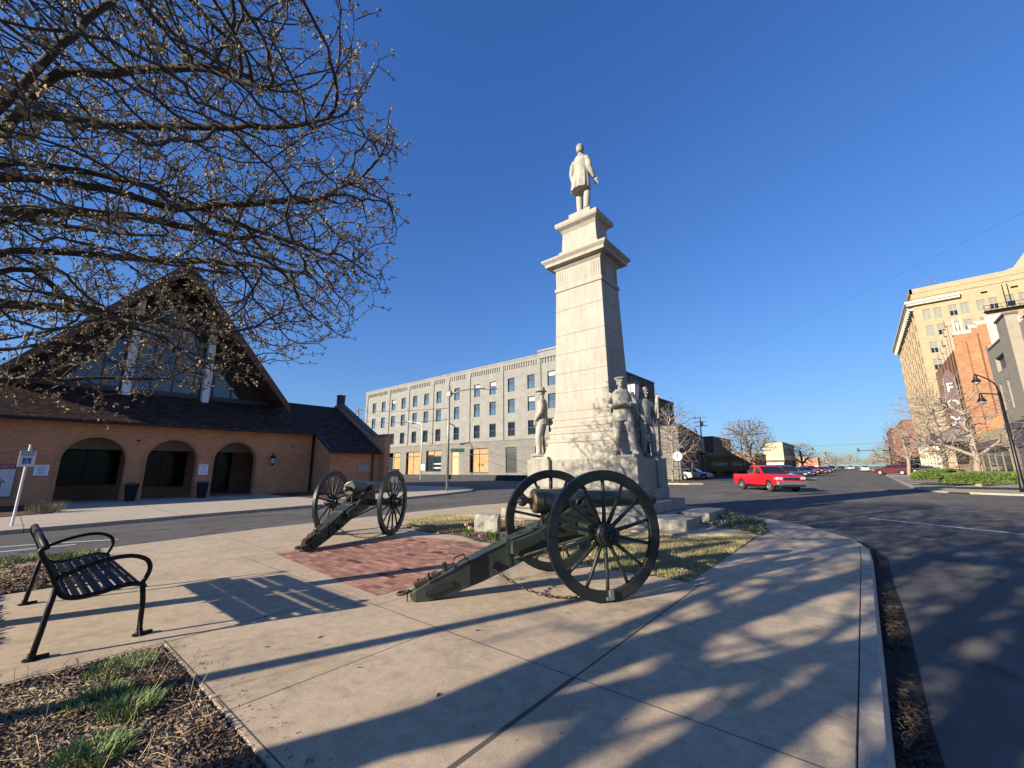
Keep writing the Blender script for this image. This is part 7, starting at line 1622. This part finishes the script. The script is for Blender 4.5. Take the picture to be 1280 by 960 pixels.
# ================================================================ hedges, grass, mulch
def leafy(name, lab, loc, dims, n, seed, mat, leaf=0.045, grp=None):
    random.seed(seed); mb = MB(); a, b, h = dims
    for k in range(n):
        u, v = random.random()*2*PI, math.acos(random.uniform(-0.15, 1.0)); f = 0.86+0.16*random.random()
        # rounded box surface
        cx, cy, cz = math.cos(u)*math.sin(v), math.sin(u)*math.sin(v), math.cos(v)
        e = 3.2; q = (abs(cx)**e+abs(cy)**e+abs(cz)**e)**(-1/e)
        bp_ = 1+0.13*noise.noise(Vector((cx*a*2.0, cy*b*2.0, cz*2.5+seed)))
        c = Vector((cx*q*a*f*bp_, cy*q*b*f*bp_, h*0.42+cz*q*h*0.58*f*bp_))
        if c.z < 0.02: continue
        d = Vector((random.gauss(0, 1)+cx, random.gauss(0, 1)+cy, random.gauss(0.6, 1))).normalized()*leaf*random.uniform(0.6, 1.3); s_ = d.orthogonal().normalized()*leaf*0.4; s_.rotate(Quaternion(d.normalized(), random.random()*6))
        mb.add([c-d*0.5-s_*0.3, c+s_, c+d, c-s_], [(0, 1, 2, 3)])
    o = mb.build(name, mat, None); o.location = loc; return tag(o, lab, 'hedge', grp)
MAT['hedge'] = M('hedge_leaf', (0.06, 0.10, 0.015), 0.7, 0.4, 6, 0, 0, c2=(0.13, 0.19, 0.035))
G4 = 'clipped green hedges at the right corner'
leafy('hedge', 'large rounded green hedge nearest the right street corner', (5.75, 39.0, 0.0), (1.95, 1.1, 1.05), 26000, 1, MAT['hedge'], 0.07, G4)
leafy('hedge', 'smaller green hedge behind and left of the large one', (4.5, 46.5, 0.0), (1.6, 1.6, 1.15), 9000, 2, MAT['hedge'], 0.08, G4)
for (x, y, a, b, h, s, l) in ((4.9, 38.6, 1.75, 1.0, 0.82, 4, 0), (4.3, 46.5, 1.35, 1.3, 0.78, 5, 0)): pass
# grass blades on the lawn
def in_poly(x, y, poly):
    c = False; n = len(poly)
    for i in range(n):
        x1, y1 = poly[i]; x2, y2 = poly[i-1]
        if (y1 > y) != (y2 > y) and x < (x2-x1)*(y-y1)/(y2-y1)+x1: c = not c
    return c
def blades(poly, n, h, wd, seed, dens=None, lean=0.5, holes=()):
    random.seed(seed); mb = MB(); xs = [p[0] for p in poly]; ys = [p[1] for p in poly]; k = 0
    while k < n:
        x, y = random.uniform(min(xs), max(xs)), random.uniform(min(ys), max(ys)); k += 1
        if not in_poly(x, y, poly) or any(in_poly(x, y, q) for q in holes): continue
        if dens and random.random() > dens(x, y): continue
        a = random.random()*2*PI; l = h*random.uniform(0.5, 1.2); b = lean*l*random.random(); s_ = Vector((-math.sin(a), math.cos(a), 0))*wd*random.uniform(0.7, 1.3); p = Vector((x, y, 0.006)); q = p+Vector((math.cos(a)*b, math.sin(a)*b, l))
        mb.add([p-s_, p+s_, q], [(0, 1, 2)])
    return mb
grass_m, t_, b_ = nodes('grass_blades'); n_ = tex(t_, 'noise', 1.1, 4, 0.6); n2_ = tex(t_, 'noise', 60, 2, 0.5)
c_ = mix(t_, ramp(t_, n_, [(0.48, 0.0), (0.66, 1.0)]), (0.42, 0.345, 0.16), (0.17, 0.19, 0.05)); c_ = mix(t_, ramp(t_, n2_, [(0.4, 0.0), (0.6, 0.55)]), c_, (0.5, 0.42, 0.24))
t_.links.new(c_, b_.inputs['Base Color']); b_.inputs['Roughness'].default_value = 0.75
tag(blades(lawn, 130000, 0.05, 0.0035, 1, None, 0.9, (bed1,)).build('lawn_grass', grass_m, None), 'short patchy yellow and green grass around the monument', 'grass', kind='stuff')
gcm = M('groundcover', (0.05, 0.075, 0.035), 0.7, 0.5, 9, 0, 0, c2=(0.13, 0.16, 0.10))
random.seed(4); mb = MB()
for k in range(16000):
    x, y = random.uniform(-5.3, -1.8), random.uniform(10.6, 14.9)
    if not in_poly(x, y, bed2): continue
    h = random.random()*0.16; d = Vector((random.gauss(0, 1), random.gauss(0, 1), random.gauss(0.7, 1))).normalized()*0.03; e = d.orthogonal().normalized()*0.014; c = Vector((x, y, 0.01+h)); mb.add([c-d, c+e, c+d, c-e], [(0, 1, 2, 3)])
tag(mb.build('ground_cover', gcm, None), 'low grey-green ground cover in the bed right of the monument', 'ground cover', kind='stuff')
# wood-chip mulch: many small splinters
def chips(poly, n, seed, smin, smax, mat, name, lab, z=0.01, zr=0.035, holes=(), dens=None):
    random.seed(seed); mb = MB(); xs = [p[0] for p in poly]; ys = [p[1] for p in poly]
    for k in range(n):
        x, y = random.uniform(min(xs), max(xs)), random.uniform(min(ys), max(ys))
        if not in_poly(x, y, poly): continue
        if dens and random.random() > dens(x, y): continue
        L = random.uniform(smin, smax); w_ = L*random.uniform(0.12, 0.4); a = random.random()*PI; ti = random.gauss(0, 0.3)
        d = Vector((math.cos(a)*math.cos(ti), math.sin(a)*math.cos(ti), math.sin(ti)))*L/2; s_ = Vector((-math.sin(a), math.cos(a), random.gauss(0, 0.3)))*w_/2; c = Vector((x, y, z+random.random()*zr + 0.02*max(0, noise.noise(Vector((x*3, y*3, 0)))))); u_ = Vector((0, 0, w_*0.35))
        mb.add([c-d-s_, c+d-s_*0.6, c+d+s_*0.6, c-d+s_, c-d*0.8+u_, c+d*0.8+u_], [(0, 1, 5, 4), (2, 3, 4, 5), (0, 4, 3), (1, 2, 5)])
    o = mb.build(name, mat, None); return tag(o, lab, 'mulch', kind='stuff')
mm, t_, b_ = nodes('wood_chips'); n_ = tex(t_, 'noise', 28, 2, 0.5); n2_ = tex(t_, 'noise', 1.4, 3, 0.6); n3_ = tex(t_, 'vor', 35)
c_ = mix(t_, ramp(t_, n_, [(0.38, 0.0), (0.62, 1.0)]), (0.045, 0.027, 0.018), (0.24, 0.155, 0.09)); c_ = mix(t_, ramp(t_, n2_, [(0.46, 0.0), (0.66, 0.7)]), c_, (0.48, 0.355, 0.21)); t_.links.new(c_, b_.inputs['Base Color']); b_.inputs['Roughness'].default_value = 0.9
near_bed = [(-6.5, -0.6), (-0.95, -0.6), (-0.95, 1.03), (-4.84, 1.07), (-4.86, 0.13), (-6.5, 0.13)]
chips(near_bed, 60000, 1, 0.012, 0.06, mm, 'wood_chip_mulch', 'brown wood chip mulch in the bed in front of the bench pad', -0.011, 0.02)
far_bed = [(-11.4, -1.5), (-6.0, -1.5), (-6.0, 0.13), (-8.33, 0.13), (-8.34, 1.2), (-11.4, 1.33)]
chips(far_bed, 34000, 2, 0.03, 0.11, mm, 'wood_chip_mulch', 'straw-coloured mulch in the bed behind the bench', -0.01, 0.03)
leafm = M('dry_leaf', (0.03, 0.02, 0.013), 0.85, 0.4, 20, 0, 0, c2=(0.075, 0.047, 0.028))
gut = [(-0.07, 1.5), (0.1, 1.5), (0.1, 7.5), (-0.07, 7.5)]
chips(gut, 2600, 3, 0.015, 0.06, leafm, 'gutter_leaves', 'dead leaves and twigs gathered in the gutter along the kerb', -0.094, 0.03, dens=lambda x, y: (0.95 if (3.0 < y < 4.2 or 5.2 < y < 6.6) else 0.12)*(1.2 - max(0, x)*9))
chips(bed1, 9000, 4, 0.01, 0.04, mm, 'wood_chip_mulch', 'dark mulch among the tulips beside the brick paving', 0.012, 0.02)
chips([(-4.9, 1.12), (-1.0, 1.08), (-1.0, 1.3), (-4.9, 1.3)], 160, 6, 0.01, 0.03, mm, 'wood_chip_mulch', 'stray chips spilled on the edge of the concrete walk', 0.003, 0.004)
# grass tufts with dead stalks
MAT['tuft'] = M('tuft_green', (0.07, 0.12, 0.03), 0.6, 0.4, 14, 0, 0, c2=(0.17, 0.25, 0.07)); MAT['straw_dark'] = M('straw_dark', (0.16, 0.14, 0.08), 0.8, 0.3, 10, 0, 0); MAT['straw'] = M('straw', (0.42, 0.33, 0.2), 0.8, 0.2, 10, 0, 0)
GT = 'green grass clumps in the mulch bed'
def tuft(x, y, r, h, n, seed, lab, grp=GT):
    random.seed(seed); mb = MB()
    for k in range(n):
        a = random.random()*2*PI; rr = r*math.sqrt(random.random()); l = h*random.uniform(0.45, 1.1); a2 = a+random.gauss(0, 0.8); b = l*random.uniform(0.2, 0.9); w_ = random.uniform(0.002, 0.0042)
        p0 = Vector((rr*math.cos(a), rr*math.sin(a), 0)); p1 = p0+Vector((math.cos(a2)*b*0.35, math.sin(a2)*b*0.35, l*0.62)); p2 = p0+Vector((math.cos(a2)*b, math.sin(a2)*b, l*0.85)); s_ = Vector((-math.sin(a2), math.cos(a2), 0))*w_
        mb.add([p0-s_, p0+s_, p1+s_*0.8, p1-s_*0.8, p2], [(0, 1, 2, 3), (3, 2, 4)])
    o = mb.build('grass_clump', MAT['tuft'], None); o.location = (x, y, -0.02 if y < 1.2 and x > -12 else 0.01); return tag(o, lab, 'grass clump', grp)
tuft(-4.55, 0.78, 0.2, 0.09, 600, 1, 'green grass clump touching the bench pad corner'); tuft(-4.05, 0.62, 0.17, 0.1, 600, 2, 'bright grass clump in the middle of the mulch bed'); tuft(-3.75, 0.72, 0.15, 0.11, 520, 3, 'larger grass clump in front of the middle one'); tuft(-3.32, 0.5, 0.17, 0.1, 600, 4, 'long-bladed grass clump nearest the bottom left corner')
tuft(-10.6, 0.9, 0.3, 0.2, 700, 6, 'sunlit grass clump behind the bench backrest'); tuft(-11.0, 0.35, 0.25, 0.18, 400, 7, 'thin grass clump by the far kerb behind the bench')
o = tuft(-23.2, 1.1, 0.5, 0.5, 500, 8, 'sprawling pale dry grass clump in the red mulch by the first church arch', None); o.data.materials[0] = MAT['straw_dark']
random.seed(77); mb = MB()
for k in range(60):
    x, y = random.uniform(-4.9, -2.6), random.uniform(0.25, 1.0); a = random.random()*2*PI; l = random.uniform(0.12, 0.42); up_ = random.random() < 0.45
    p0 = Vector((x, y, -0.02)); p2 = p0+Vector((math.cos(a)*l*(0.35 if up_ else 1), math.sin(a)*l*(0.35 if up_ else 1), l*(0.85 if up_ else 0.12))); p1 = (p0+p2)/2+Vector((random.gauss(0, 0.02), random.gauss(0, 0.02), 0.03))
    mb.tube([p0, p1, p2], [0.0022, 0.0018, 0.001], 3)
tag(mb.build('dead_stalks', MAT['straw'], None), 'thin dry stalks and stems sticking out of the mulch bed', 'dry stalks', kind='stuff')
mb = MB()
for k in range(40):
    x, y = random.uniform(-7.0, -6.4), random.uniform(7.7, 8.6); l = random.uniform(0.25, 0.6); mb.tube([(x, y, 0), (x+random.gauss(0, 0.05), y+random.gauss(0, 0.05), l*0.6), (x+random.gauss(0, 0.1), y+random.gauss(0, 0.1), l)], [0.005, 0.003, 0.002], 3)
o = mb.build('bare_bush', MAT['bark_pale'], None); tag(o, 'small leafless bush beside the white stone marker', 'bush'); 
# loose litter on the walk
random.seed(9)
for i in range(14):
    x, y = random.uniform(-5, -0.6), random.uniform(1.6, 5.4); mb = MB(); a = random.random()*PI; L = random.uniform(0.012, 0.03); d = Vector((math.cos(a), math.sin(a), 0.15))*L; s_ = Vector((-math.sin(a), math.cos(a), 0.2))*L*0.45; c = Vector((0, 0, 0.006)); mb.add([c-d, c+s_, c+d, c-s_], [(0, 1, 2, 3)]); o = mb.build('leaf', leafm, None); o.location = (x, y, 0); tag(o, 'tiny dry leaf lying on the concrete walk', 'leaf', 'tiny leaves scattered on the walk')
